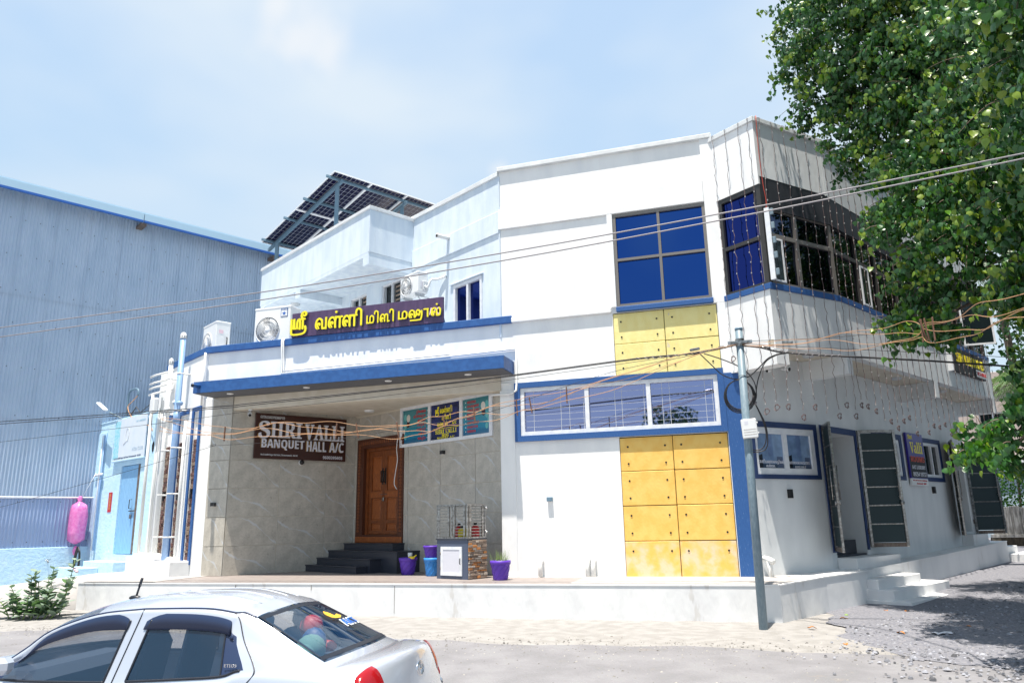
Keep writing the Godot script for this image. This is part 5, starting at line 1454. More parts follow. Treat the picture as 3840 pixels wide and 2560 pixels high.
	for i in 110:
		var a := rng.randf() * TAU; var rr := sqrt(rng.randf()) * .17
		var b := V(cos(a) * rr, .35, sin(a) * rr)
		var t := b + V(rng.randf_range(-.10, .10), rng.randf_range(.10, .30), rng.randf_range(-.08, .08))
		var w := V(cos(a * 3), 0, sin(a * 3)) * .004
		tri(st, b - w, b + w, t)
	mi(p3, "grass", st, M.grass).set_meta("kind", "stuff")
	# pole with box
	var po := thing("utility_pole", "blue grey galvanised steel pole standing at the plinth corner", "pole", at(V(0, -.15, 2.36)))
	mi(po, "shaft", tube(S(true), [V(.0, 0, 0), V(.05, 5.30, -.16)], .074, 16, .066), M.galv)
	mi(po, "pole_cap", tube(S(true), [V(.05, 5.27, -.16), V(.05, 5.305, -.16)], .071, 16), M.blue_steel)
	st = S()
	tube(st, [V(.047, 4.96, -.152), V(.047, 5.10, -.152)], .078, 14)
	box(st, V(-.16, 5.0, -.10), V(.26, 5.05, -.06))
	for s in [-1.0, 1.0]: box(st, V(.05 + s * .20 - .09, 4.99, -.09), V(.05 + s * .20 + .09, 5.04, -.05), .01, Transform3D(Basis(V(0, 0, 1), -s * .12), V(0, 0, 0)))
	mi(po, "clamp", st, M.steel)
	mi(po, "tie_wire", tube(S(), ring3(V(.035, 4.4, -.13), .072, 14), .004, 4), M.alu_dark)
	var jb := thing("junction_box", "grubby cream plastic cable box strapped to the pole", "junction box", Transform3D(Basis(V(0, 0, 1), deg_to_rad(3)), V(.075, 3.31, 2.34)))
	mi(jb, "case", box(S(), V(-.13, -.165, -.06), V(.13, .165, .06), .014), M.ac)
	st = S()
	for i in 14: sl(st, -.134, -.129, -.13 + i * .019, -.122 + i * .019, -.04, .04)
	mi(jb, "vent", st, M.soffit_grey)
	mi(jb, "label_plate", sl(S(), -.07, -.01, .07, .13, .0605, .062), M.letter_white)
	for i in 3: mi(jb, "raised_line", sl(S(), -.10, .11, -.02 - i * .045, -.014 - i * .045, .0605, .063), M.stone_d)
	mi(jb, "lug", sl(sl(S(), .129, .15, .08, .11, -.01, .02, .005), .129, .15, -.10, -.07, -.01, .02, .005), M.ac)

func ring3(c: Vector3, r: float, n: int) -> Array:
	var o := []
	for k in n + 1: o.append(c + V(r * cos(TAU * k / n), .02 * sin(TAU * k / n), r * sin(TAU * k / n)))
	return o

func right_things() -> void:
	var BA := fr(V(.726, 0, .658), 47)
	var BB := fr(V(2.19, 0, -.914), 60)
	var BR := fr(V(-.18, 0, 0), -36)
	var FB := fr(V(1.5, 0, -1.609), 60)
	# rooms sign on the bay
	var s1 := thing("rooms_sign", "black signboard with yellow raised letters high on the far end of the bay", "signboard", BB)
	mi(s1, "board", sl(S(), 6.50, 9.22, 5.57, 6.24, .03, .12, .006), M.black_band)
	mi(s1, "side_frame", sl(S(), 6.40, 6.499, 5.55, 6.26, .0, .13, .006), M.upvc)
	text(s1, "lettering", "SHRI VALLI ROOMS", M.letter_yellow, 7.95, 5.985, 2.30, .27, .121, .012)
	mi(s1, "white_plate", sl(S(), 8.30, 9.22, 5.60, 5.80, .121, .15, .004), M.ac)
	text(s1, "lettering", "A/C & NON A/C", M.letter_red, 8.76, 5.70, .80, .11, .151, .006)
	var s2 := thing("rooms_board", "upright purple board with yellow and red lettering between the side windows", "signboard", FB)
	mi(s2, "board", sl(S(), 4.84, 5.97, 2.72, 3.90, .03, .09, .006), mot(lin(.020, .012, .20), lin(.030, .018, .26), V(.5, .5, .5), .3, 0.0, 0.0, 86))
	mi(s2, "lower_strip", sl(S(), 4.84, 5.97, 2.54, 2.718, .03, .09, .006), M.ac)
	mi(s2, "dark_field", sl(S(), 4.86, 5.95, 2.74, 3.27, .0905, .092), M.black_band)
	text(s2, "lettering", "Shri", M.letter_yellow, 5.08, 3.80, .30, .12, .091, .004, "Droid Serif")
	text(s2, "lettering", "Valli", M.letter_yellow, 5.42, 3.53, .84, .30, .091, .004, "Droid Serif")
	text(s2, "lettering", "ROOMS", mat(lin(.55, .05, .015), .4), 5.42, 3.22, .92, .15, .093, .006)
	text(s2, "lettering", "A/C LUXURY", M.letter_white, 5.42, 3.01, .92, .10, .093, .004)
	text(s2, "lettering", "89254 19737", M.letter_white, 5.44, 2.83, .92, .11, .093, .004)
	text(s2, "lettering", "No.9, 2nd Cross Street, Gandhi Nagar", M.letter_red, 5.40, 2.665, .98, .05, .091, .003)
	text(s2, "lettering", "Tiruvannamalai - 606601", M.letter_red, 5.46, 2.59, .66, .045, .091, .003)
	# steps up from the lane
	var ls := thing("lane_steps", "three broad white rendered steps up to the plinth from the gravel lot", "steps", FB)
	for q in [[-.15, 3.45, -.3, .165, 1.55], [-.10, 3.0, -.3, .36, 1.22], [-.05, 2.2, -.3, .55, .92]]: mi(ls, "step", sl(S(), q[0], q[1], q[2], q[3], .50, q[4], .012), M.plinth)
	var ls2 := thing("far_steps", "two small white steps at the far end of the side plinth", "steps", FB)
	mi(ls2, "step", sl(S(), 10.36, 11.6, .0, .82, -.1, .45, .01), M.plinth)
	mi(ls2, "step", sl(S(), 10.4, 12.4, .0, .62, .451, 1.0, .01), M.plinth)
	# drain elbow at the corner
	var de := thing("drain_elbow", "short white drain pipe elbow low on the corner wall behind the pole", "pipe", at(V(.20, .66, -.02)))
	mi(de, "pipe", tube(S(true), [V(-.06, .36, -.08), V(.03, .34, .06), V(.10, .30, .14)], .055, 12), M.pvc)
	mi(de, "pipe", tube(S(true), [V(.02, .34, .05), V(.04, .02, .06)], .05, 12), M.pvc)
	# strings of festoon bulbs hanging from the coping
	var ord := ["first", "second", "third", "fourth", "fifth", "sixth", "seventh", "eighth", "ninth", "tenth", "eleventh", "twelfth", "thirteenth", "fourteenth", "fifteenth", "sixteenth", "seventeenth", "eighteenth", "nineteenth", "twentieth", "twenty-first", "twenty-second", "twenty-third", "twenty-fourth", "twenty-fifth", "twenty-sixth", "twenty-seventh", "twenty-eighth", "twenty-ninth", "thirtieth", "thirty-first", "thirty-second", "thirty-third"]
	var n := 0
	for q in [[.12, 5.1], [.45, 3.95], [.80, 3.98], [1.04, 4.0]]:
		string_light(BR, q[0], q[1], .075, "string of tiny bulbs on the bay's return face, %s from the left" % ord[n])
		n += 1
	n = 0
	for s in [.12, .50, .86, 1.22, 1.56, 1.88, 2.12]:
		string_light(BA, s, rng.randf_range(3.75, 4.1), .075, "string of tiny bulbs on the near bay face, %s from the corner" % ord[n])
		n += 1
	n = 0
	var s := .25
	while s < 10.1:
		string_light(BB, s, rng.randf_range(3.75, 4.15), .15 if s > 6.3 and s < 9.3 else .075, "string of tiny bulbs on the far bay face, %s from the bend" % ord[n])
		s += rng.randf_range(.34, .44)
		n += 1
	var rc := thing("red_cable", "loose red cable running down the corner edge of the bay", "cable", BA)
	mi(rc, "wire", tube(S(true), curve([V(.06, 10.16, .06), V(.05, 9.4, .05), V(.07, 8.6, .05), V(.10, 8.2, .06), V(.06, 7.9, .06), V(.10, 7.6, .07), V(.08, 7.2, .08), V(.12, 7.0, .09), V(.05, 6.95, .08)], 5), .009, 5), mat(lin(.40, .05, .03), .5))
	# litter
	var lit := [["paper_scrap", "white torn paper lying on the gravel near the side steps", "paper", V(2.6, 0, 2.55), .16, M.paper], ["green_fruit", "small green fruit lying by the plinth foot", "fruit", V(1.45, .03, .6), .035, M.grass], ["teal_wrapper", "left teal scrap on the shaded gravel beyond the side steps", "litter", V(3.75, 0, .2), .05, M.teal], ["teal_wrapper", "right teal scrap on the gravel near the right edge", "litter", V(4.2, 0, 1.9), .06, M.teal], ["white_lump", "small white crumpled scrap on the shaded gravel at the right", "litter", V(4.3, 0, 1.3), .06, M.paper]]
	for q in lit:
		var o := thing(q[0], q[1], q[2], turned(V(q[3].x, H(q[3].x, q[3].z) + .03, q[3].z), 25.0))
		if q[0] == "green_fruit": mi(o, "fruit", ico(S(true), V(0, .02, 0), V(.04, .035, .04), 10), q[5])
		else:
			var st := S()
			for i in 4:
				for j in 3:
					var f := func(a: int, b: int) -> Vector3: return V((a / 4.0 - .5) * q[4] * 1.9, .02 + .35 * q[4] * absf(sin(a * 1.9 + b * 1.3 + q[3].x)) * .5, (b / 3.0 - .5) * q[4])
					quad(st, f.call(i, j + 1), f.call(i + 1, j + 1), f.call(i + 1, j), f.call(i, j))
			mi(o, "scrap", st, q[5])
	var words := ["beside the green fruit by the plinth foot", "in front of the lowest side step", "close to the left end of the lowest side step", "left of the torn paper", "near the foot of the blue grey pole", "far right on the shaded gravel", "on the sunlit road edge right of the pole", "behind the torn paper"]
	var pos := [V(1.35, 0, 1.1), V(2.55, 0, .0), V(2.2, 0, -.05), V(2.0, 0, 2.6), V(.75, 0, 2.3), V(4.9, 0, .6), V(1.1, 0, 3.7), V(3.1, 0, 1.9)]
	for i in 8:
		var o := thing("dry_leaf", "curled dry orange leaf " + words[i], "leaf", turned(V(pos[i].x, H(pos[i].x, pos[i].z) + .045, pos[i].z), 47.0 * i), "dry leaves on the ground")
		var st := S(true)
		for k in 4:
			var a := V(-.07 + k * .035, .03 * absf(sin(k * .9)), 0); var b := V(-.035 + k * .035, .03 * absf(sin((k + 1) * .9)), 0)
			var wa: float = [.004, .03, .036, .026, .0][k]; var wb: float = [.004, .03, .036, .026, .0][k + 1]
			quad(st, a + V(0, .012, wa), b + V(0, .012, wb), b, a); quad(st, a, b, b + V(0, .012, -wb), a + V(0, .012, -wa))
		mi(o, "blade", st, M.orange_leaf)

func string_light(f: Transform3D, s: float, y1: float, z: float, label: String) -> void:
	var o := thing("string_light", label, "string light", f, "strings of tiny bulbs hanging from the bay coping")
	var pts := []; var st := S()
	var y := 10.10
	pts.append(V(s, 10.16, -.02)); pts.append(V(s, 10.12, z))
	var x := s
	var k := 0
	while y > y1:
		x = s + rng.randf_range(-.022, .022) + (.0 if y > 5.2 else rng.randf_range(-.02, .03))
		pts.append(V(x, y, z + rng.randf_range(-.008, .008)))
		if k % 2 == 0: box(st, V(x - .007, y - .014, z - .0), V(x + .009, y + .014, z + .016))
		y -= rng.randf_range(.10, .14)
		k += 1
	mi(o, "wire", tube(S(), pts, .0065, 4), M.bulb_wire)
	mi(o, "bulbs", st, M.bulb).set_meta("kind", "stuff")
	if rng.randf() < .8:
		var c := V(x, y + .05, z)
		var q := []
		for i in 22: q.append(c + V(.055 * cos(i * .9) * (1 + .2 * sin(i)), -.06 + .06 * sin(i * .9 + .2) - .01 * (i % 3), .02 * sin(i * 1.7)))
		mi(o, "end_coil", tube(S(), q, .006, 4), M.bulb_wire)

# ---------- cables
func cable(called: String, label: String, pts: Array, r: float, m: Material, group := "overhead cables across the street front") -> Node3D:
	var o := thing(called, label, "cable", Transform3D(), group)
	mi(o, "strand", tube(S(true), curve(pts, 5), r, 6), m)
	return o
func cables() -> void:
	cable("overhead_wire", "upper of the two pale grey wires slanting across the upper storey", [V(-10.10,4.58,8.50),V(-5.63,4.62,8.50),V(-2.36,4.73,8.50),V(0.11,4.86,8.50),V(1.80,4.98,8.50),V(2.87,5.06,8.50)], .0075, M.cable_grey)
	cable("overhead_wire", "lower of the two pale grey wires slanting across the upper storey", [V(-10.08,4.44,8.50),V(-5.62,4.52,8.50),V(-2.37,4.64,8.50),V(0.10,4.79,8.50),V(1.79,4.92,8.50),V(2.87,5.01,8.50)], .0075, M.cable_grey)
	cable("service_cable", "upper thick black cable running left from the pole clamp across the porch", [V(-18.18,4.48,2.15),V(-11.56,4.44,2.15),V(-10.31,4.46,2.15),V(-6.73,4.54,2.15),V(-4.52,4.62,2.15),V(-1.87,4.76,2.15),V(-0.69,4.77,2.15),V(0.00,4.86,2.15)], .010, M.cable)
	cable("service_cable", "lower thick black cable running left from the pole clamp across the porch", [V(-18.16,4.42,2.15),V(-11.55,4.40,2.15),V(-10.31,4.42,2.15),V(-6.73,4.52,2.15),V(-4.52,4.60,2.15),V(-1.87,4.74,2.15),V(-0.69,4.76,2.15)], .009, M.cable)
	cable("thin_cable", "thin black wire below the thick pair, crossing the brown sign's top", [V(-18.01,3.94,2.20),V(-12.70,4.15,2.20),V(-10.29,4.28,2.20),V(-7.93,4.36,2.20),V(-4.51,4.52,2.20),V(-0.98,4.75,2.20),V(0.00,4.87,2.20)], .005, M.cable)
	cable("thin_cable", "thin black wire rising from the lower left and crossing the brown sign's middle", [V(-17.63,2.34,2.25),V(-16.50,2.50,2.25),V(-11.42,3.50,2.25),V(-11.13,3.56,2.25),V(-7.88,3.56,2.25),V(-7.10,3.64,2.25),V(-5.22,3.83,2.25),V(-4.50,3.97,2.25),V(-2.38,4.50,2.25),V(-0.79,4.72,2.25),V(0.00,4.86,2.25)], .0045, M.cable)
	cable("service_cable", "thick black cable running right from the pole towards the tree", [V(0.00,4.85,2.15),V(0.38,4.78,2.15),V(0.78,4.65,2.15),V(1.73,4.50,2.15),V(3.12,4.30,2.15),V(4.70,4.04,2.15)], .017, M.cable)
	cable("thin_cable", "upper thin black wire running right from the pole over the copper wires", [V(0.01,4.87,2.25),V(0.14,4.89,2.25),V(1.59,4.83,2.25),V(2.93,4.86,2.25),V(4.82,5.02,2.25)], .005, M.cable)
	cable("thin_cable", "thin black wire running right from the pole below the copper wires", [V(0.00,4.86,2.25),V(0.98,4.72,2.25),V(2.88,4.45,2.25),V(4.69,4.18,2.25)], .005, M.cable)
	cable("slack_cable", "black slack cable dropping from the left line down to the tie by the pole", [V(-0.60,4.77,2.05),V(-0.24,4.61,2.05),V(0.07,4.42,2.05),V(0.23,4.18,2.05),V(0.25,3.94,2.05),V(0.21,3.81,2.05)], .011, M.cable)
	cable("slack_cable", "black slack cable looping under the pole clamp from left to right", [V(-0.70,4.80,2.05),V(-0.48,4.54,2.05),V(-0.31,4.35,2.05),V(-0.08,4.25,2.05),V(0.15,4.28,2.05),V(0.35,4.44,2.05),V(0.53,4.60,2.05),V(0.78,4.67,2.05)], .011, M.cable)
	cable("slack_cable", "black slack cable rising from the tie to the right hand line", [V(0.21,3.81,2.00),V(0.25,4.00,2.00),V(0.31,4.24,2.00),V(0.45,4.52,2.00),V(0.65,4.64,2.00),V(0.83,4.66,2.00)], .011, M.cable)
	var dn := cable("down_cable", "pair of black cables drooping from the tie into the cream box", [V(0.21,3.80,2.00),V(0.32,3.46,2.00),V(0.35,3.22,2.00),V(0.30,3.03,2.00),V(0.19,2.96,2.00),V(0.06,3.00,2.00),V(-0.01,3.14,2.00)], .011, M.cable)
	mi(dn, "strand", tube(S(true), curve([V(0.21,3.80,2.00),V(0.34,3.46,2.00),V(0.37,3.21,2.00),V(0.33,2.99,2.00),V(0.19,2.93,2.00),V(0.04,2.96,2.00),V(-0.03,3.14,2.00)], 5), .011, 6), M.cable)
	var c := V(-0.04,3.93,2.05)
	var co := thing("cable_coil", "coil of black cable hung round the pole above the cream box", "cable coil", at(c))
	for k in 4:
		var p := []
		for i in 25: p.append(V(.27 * cos(TAU * i / 24) * (1 - .05 * k), .30 * sin(TAU * i / 24) * (1 - .035 * k) + .01 * k, .01 * k + .012 * sin(i * 1.1 + k)))
		mi(co, "loop", tube(S(true), p, .010, 6), M.cable)
	mi(co, "tie", tube(S(true), [V(0.21,3.81,2.00) - c + V(-.03, 0, .0), V(0.21,3.81,2.00) - c + V(.03, -.02, .0)], .035, 8), M.cable_grey)
	# spiral dead ends next to the pole
	for q in [[V(-.12, 4.85, 2.15), V(-1.9, 4.76, 2.15), "grey spiral wire grip on the black cable left of the pole"], [V(.40, 4.78, 2.15), V(1.75, 4.51, 2.15), "grey spiral wire grip on the black cable right of the pole"]]:
		var g := thing("wire_grip", q[2], "cable grip", Transform3D(), "wire grips either side of the pole")
		var p := []; var d: Vector3 = q[1] - q[0]
		for i in 90:
			var t := i / 89.0
			p.append(q[0] + d * t + V(0, sin(i * .9), cos(i * .9)) * .020 * (1.0 - .3 * t) - V(0, .05 * sin(PI * t), 0))
		mi(g, "spiral", tube(S(true), p, .0075, 5), M.cable_grey)
		mi(g, "turnbuckle", tube(S(true), [q[0] - d * .02, q[0] + d * .12], .022, 6), M.steel)
	# four woven copper wires on comb spacers
	for side in 2:
		var base: Array = [V(-12.71,4.13,2.20),V(-11.49,3.89,2.20),V(-10.74,3.81,2.20),V(-9.69,3.88,2.20),V(-8.85,3.79,2.20),V(-7.92,3.72,2.20),V(-6.93,3.68,2.20),V(-6.31,3.69,2.20),V(-5.85,3.73,2.20),V(-5.32,3.84,2.20),V(-4.83,3.91,2.20),V(-4.20,3.97,2.20),V(-3.76,4.03,2.20),V(-2.55,4.29,2.20),V(-1.42,4.57,2.20),V(-0.79,4.73,2.20),V(0.00,4.86,2.20)] if side == 0 else [V(0.00,4.86,2.20),V(0.42,4.76,2.40),V(0.94,4.65,2.80),V(1.59,4.53,3.40),V(2.11,4.33,4.20),V(2.38,4.24,4.80),V(2.46,4.22,5.00),V(2.53,3.93,6.40),V(2.50,3.73,7.60),V(2.60,3.57,8.60)]
		base = curve(base, 4)
		for w in 4:
			var p := []
			for i in base.size():
				var t := float(i) / (base.size() - 1)
				var close := minf(1.0, (1.0 - t) * 5.0) if side == 0 else minf(1.0, t * 3.0)
				var sag := .05 * sin(i * .45 + w * 1.9) + .02 * sin(i * 1.1 + w)
				p.append(base[i] + V(0, (w - 1.5) * -.085 * close + sag * close, .012 * (w - 1.5)))
			cable("copper_wire", "%s of the four copper coloured wires on the %s of the pole" % [["uppermost", "second from top", "third from top", "lowest"][w], ["left", "right"][side]], p, .0055 if side == 0 else .0042, M.copper, "copper coloured wires")
		var n := 0
		for t in ([.12, .30, .34, .40, .52, .60, .70, .74, .79] if side == 0 else [.62, .645, .67, .695]):
			var b: Vector3 = base[int(t * (base.size() - 1))]
			var nm: String = ["near the niches", "at the letter S of the brown sign, left one", "at the letter S of the brown sign, right one", "at the letter V of the brown sign", "right of the brown sign", "at the poster window", "at the left end of the long window", "at the long window, left one", "at the long window, right one"][n] if side == 0 else ["first", "second", "third", "fourth"][n] + " in the row before the tree"
			var cb := thing("comb_spacer", "brown comb spacer on copper wires, " + nm, "spacer", at(b), "brown comb spacers on the copper wires")
			mi(cb, "comb", box(S(), V(-.009, -.16, -.02), V(.009, .16, .02), .004, Transform3D(Basis(V(0, 0, 1), rng.randf_range(-.05, .22)), Vector3.ZERO)), M.comb)
			n += 1

# ---------- the parked car
func car() -> void:
	var f := fr(V(-4.692, -.215, 10.336), 6.14)
	var c := thing("parked_car", "silver white four door saloon parked in front, seen over its roof and boot", "car", f)
	# columns front to rear; rows: belt, window top, gutter, quarter roof, centre: [x, y, z]
	var G := [
		[[-2.26, .40, .62], [-2.28, .42, .56], [-2.29, .43, .50], [-2.33, .44, .25], [-2.34, .44, 0]],
		[[-2.20, .66, .66], [-2.22, .69, .60], [-2.23, .70, .54], [-2.28, .72, .28], [-2.30, .72, 0]],
		[[-1.98, .82, .70], [-2.0, .84, .63], [-2.0, .86, .56], [-2.08, .88, .28], [-2.10, .885, 0]],
		[[-1.60, .89, .73], [-1.60, .915, .68], [-1.60, .93, .62], [-1.68, .955, .3], [-1.70, .96, 0]],
		[[-1.26, .905, .752], [-1.24, .96, .725], [-1.22, .985, .70], [-1.36, 1.00, .36], [-1.42, 1.005, 0]],
		[[-1.12, .90, .757], [-1.0, 1.04, .70], [-1.01, 1.105, .672], [-1.12, 1.14, .36], [-1.16, 1.15, 0]],
		[[-.86, .893, .76], [-.80, 1.19, .665], [-.80, 1.248, .638], [-.88, 1.29, .36], [-.91, 1.30, 0]],
		[[-.50, .893, .76], [-.44, 1.30, .635], [-.44, 1.362, .60], [-.50, 1.42, .35], [-.52, 1.435, 0]],
		[[-.20, .897, .76], [-.115, 1.325, .625], [-.10, 1.398, .578], [-.10, 1.468, .34], [-.10, 1.488, 0]],
		[[-.01, .906, .76], [.07, 1.327, .622], [.06, 1.405, .575], [.06, 1.478, .34], [.06, 1.50, 0]],
		[[.42, .93, .76], [.46, 1.322, .622], [.50, 1.407, .57], [.50, 1.482, .33], [.50, 1.505, 0]],
		[[.77, .955, .758], [.72, 1.287, .622], [.74, 1.378, .56], [.76, 1.438, .32], [.77, 1.462, 0]],
		[[.95, 1.0, .752], [.815, 1.215, .64], [.915, 1.342, .545], [.95, 1.375, .28], [.965, 1.39, 0]],
		[[1.36, .985, .772], [1.44, 1.02, .715], [1.535, 1.045, .640], [1.62, 1.070, .33], [1.65, 1.078, 0]],
		[[1.68, .962, .775], [1.70, 1.0, .715], [1.72, 1.030, .635], [1.80, 1.055, .32], [1.83, 1.062, 0]],
		[[1.86, .935, .765], [1.87, .985, .70], [1.89, 1.020, .60], [1.97, 1.045, .30], [2.0, 1.052, 0]],
		[[1.93, .85, .755], [1.95, .89, .69], [1.975, .93, .59], [2.03, .952, .30], [2.05, .958, 0]],
		[[1.98, .66, .78], [2.03, .66, .70], [2.06, .66, .60], [2.10, .66, .30], [2.11, .66, 0]],
		[[2.02, .54, .80], [2.08, .545, .70], [2.11, .55, .60], [2.16, .55, .30], [2.17, .55, 0]],
		[[2.0, .28, .78], [2.05, .28, .68], [2.08, .28, .58], [2.12, .28, .30], [2.13, .28, 0]],
	]
	var N := G.size()
	var grid := []
	for i in N:
		var b: Array = G[i][0]
		var yb: float = b[1]
		var half := []
		for r in [[.20, -.05, .0], [.42, .035, .0], [.66, .062, .0], [.84, .04, .0]]:
			var yy: float = .2 + (yb - .2) * (r[0] - .2) / (.90 - .2)
			half.append(V(b[0] + (.02 if i > 15 else 0.0), yy, b[2] + r[1]))
		for r in G[i]: half.append(V(r[0], r[1], r[2]))
		var full := half.duplicate()
		for k in range(half.size() - 2, -1, -1): full.append(half[k] * V(1, 1, -1))
		grid.append(full)
	var R: int = grid[0].size()
	var cr := func(a: Vector3, b: Vector3, q: Vector3, d: Vector3, t: float) -> Vector3: return b.cubic_interpolate(q, a, d, t)
	var pt := func(i: float, j: float) -> Vector3:
		var i0 := mini(int(i), N - 2); var u := i - i0
		var j0 := mini(int(j), R - 2); var v := j - j0
		var row := []
		for a in [i0 - 1, i0, i0 + 1, i0 + 2]:
			var g: Array = grid[clampi(a, 0, N - 1)]
			row.append(cr.call(g[maxi(j0 - 1, 0)], g[j0], g[j0 + 1], g[mini(j0 + 2, R - 1)], v))
		return cr.call(row[0], row[1], row[2], row[3], u)
	var parts := {}
	for i in N - 1:
		for j in R - 1:
			var jj := j if j < 8 else 15 - j
			var key := "body"
			if jj == 4 and i >= 5 and i <= 7: key = "front_door_glass"
			elif jj == 4 and (i == 9 or i == 10): key = "rear_door_glass"
			elif jj == 4 and i == 11: key = "quarter_panel"
			elif jj == 4 and i == 8: key = "body"
			elif jj >= 6 and i >= 4 and i <= 6: key = "windscreen"
			elif jj >= 6 and i == 12: key = "rear_window"
			elif jj == 4 and i == 4: key = "quarter_panel"
			if key in ["front_door_glass", "rear_door_glass", "quarter_panel"] and j > 7: key += " far"
			if not parts.has(key): parts[key] = S(true)
			var n := 4
			for a in n:
				for b in n:
					quad(parts[key], pt.call(i + float(a) / n, j + float(b) / n), pt.call(i + float(a + 1) / n, j + float(b) / n), pt.call(i + float(a + 1) / n, j + float(b + 1) / n), pt.call(i + float(a) / n, j + float(b + 1) / n))
	for key in parts:
		var m: Material = M.car_glass
		if key == "body": m = M.car
		elif key.begins_with("quarter"): m = M.car_trim
		mi(c, key.get_slice(" ", 0), parts[key], m)
	# black band round the rear window, gutter lines, door gaps
	var lines := func(called: String, a: Array, r: float, m: Material) -> void:
		for sg in [1.0, -1.0]:
			var q := []
			for p in a: q.append(p * V(1, 1, sg))
			mi(c, called, tube(S(true), curve(q, 5), r, 6), m)
	var on := func(i: float, j: float, o := .003) -> Vector3:
		var p: Vector3 = pt.call(i, j)
		var n: Vector3 = (pt.call(minf(i + .05, N - 1.01), j) - pt.call(maxf(i - .05, 0), j)).cross(pt.call(i, minf(j + .05, R - 1.01)) - pt.call(i, maxf(j - .05, 0))).normalized()
		if n.dot(p - V(p.x, .8, 0)) < 0: n = -n
		return p + n * o
	var seq := func(i0: float, j0: float, i1: float, j1: float, n: int, o := .003) -> Array:
		var a := []
		for k in n + 1: a.append(on.call(lerpf(i0, i1, float(k) / n), lerpf(j0, j1, float(k) / n), o))
		return a
	lines.call("gutter_strip", seq.call(4.2, 6.0, 12.0, 6.0, 24, .002), .0075, M.car_trim)
	var st := S(true)
	for q in [[12.02, 6.06, 12.98, 6.06], [12.03, 9.94, 12.97, 9.94], [12.04, 6.05, 12.04, 9.95], [12.95, 6.05, 12.95, 9.95]]:
		var w := .045 if q[1] == q[3] else .04
		var a: Array = seq.call(q[0], q[1], q[2], q[3], 14, .004)
		for k in a.size() - 1:
			var inw: Vector3 = (V(1.26, 1.22, 0) - a[k]); var inw2: Vector3 = (V(1.26, 1.22, 0) - a[k + 1])
			if q[1] == q[3]: inw = V(0, 0, -signf(a[k].z)); inw2 = inw
			else: inw = V(.87, -.48, 0) * (1.0 if q[0] < 12.5 else -1.0); inw2 = inw
			quad(st, a[k], a[k + 1], a[k + 1] + inw2 * w, a[k] + inw * w)
	mi(c, "rear_window_border", st, M.car_black)
	lines.call("door_gap", [on.call(8.45, 5.9), on.call(8.42, 5.0), on.call(8.4, 4.0), on.call(8.4, 3.0), on.call(8.4, 2.0), on.call(8.4, .6)], .0045, M.car_black)
	lines.call("door_gap", [on.call(11.0, 5.98), on.call(11.75, 5.6), on.call(12.15, 5.0), on.call(12.25, 4.3), on.call(12.25, 3.6), on.call(12.05, 2.6), on.call(11.7, 1.6)], .0045, M.car_black)
	lines.call("window_rubber", seq.call(5.0, 4.0, 8.0, 4.0, 12, .002), .010, M.car_black)
	lines.call("window_rubber", seq.call(9.0, 4.0, 11.9, 4.0, 12, .002), .010, M.car_black)
	lines.call("window_rubber", seq.call(8.0, 4.0, 8.0, 5.0, 5, .002), .009, M.car_black)
	lines.call("window_rubber", seq.call(9.0, 4.0, 9.0, 5.0, 5, .002), .009, M.car_black)
	lines.call("window_rubber", seq.call(11.0, 4.0, 11.0, 5.0, 5, .002), .007, M.car_black)
	# rain visors over the side windows
	for sg in [1.0, -1.0]:
		for q in [[5.0, 8.05], [8.85, 11.9]]:
			st = S(true)
			var n := 20
			var lo := []; var hi := []
			for k in n + 1:
				var i: float = lerpf(q[0], q[1], float(k) / n)
				var t := minf(1.0, minf(k, n - k) / 3.0)
				lo.append((on.call(i, 4.80, .010 + .006 * t) as Vector3) * V(1, 1, sg)); hi.append((on.call(i, 4.80 + .48 * (.35 + .65 * t), .005) as Vector3) * V(1, 1, sg))
			for k in n:
				quad(st, lo[k], lo[k + 1], hi[k + 1], hi[k])
				quad(st, lo[k] - V(0, 0, .016 * sg), lo[k + 1] - V(0, 0, .016 * sg), lo[k + 1], lo[k])
			mi(c, "rain_visor", st, M.car_trim)
	for z in [-.36, -.12, .12, .36]:
		var a := []
		for k in 15:
			var i := lerpf(7.4, 11.5, k / 14.0)
			a.append((on.call(i, 8.0 - absf(z) / .34, -.002) as Vector3) * V(1, 1, signf(z)))
		mi(c, "roof_rib", tube(S(true), a, .007, 6), M.car)
	# tail lamps, badges
	for sg in [1.0, -1.0]:
		for q in [["tail_lamp", 14.7, 16.55, 2.75, 5.95, M.red_glow, .016], ["reversing_lens", 16.63, 17.0, 2.9, 5.6, M.chrome, .015]]:
			var lo := []; st = S(true)
			for a in 13:
				var row := []
				for b in 13:
					var u := a / 12.0; var v := b / 12.0
					var pinch := .55 * (1.0 - u) * absf(v - .45)
					var i := lerpf(q[1], q[2], u) + pinch
					var ed := minf(minf(u, 1.0 - u), minf(v, 1.0 - v)) * 8.0
					var pp: Vector3 = on.call(i, lerpf(q[3], q[4], v), .002 + q[6] * minf(1.0, ed))
					row.append(pp * V(1, 1, sg))
				lo.append(row)
			for a in 12:
				for b in 12: quad(st, lo[a][b], lo[a + 1][b], lo[a + 1][b + 1], lo[a][b + 1])
			mi(c, q[0], st, q[5])
	var rear := Transform3D(Basis(V(0, 0, -1), V(-.10, .995, 0), V(.995, .10, 0)), V(2.05, .90, 0))
	st = S(true)
	for q in [[.075, .052, 0.0], [.030, .050, 0.0], [.056, .022, .018]]: tube(st, ring(V(0, q[2], .012), q[0], q[1], 22), .008, 6)
	mi(c, "badge", st, M.chrome, rear)
	text(c, "lettering", "ETIOS", M.chrome, -.46, -.05, .20, .035, -.045, .012, "Droid Sans", true, rear)
	text(c, "lettering", "VX", M.chrome, .50, .03, .05, .03, -.06, .01, "Droid Sans", true, rear)
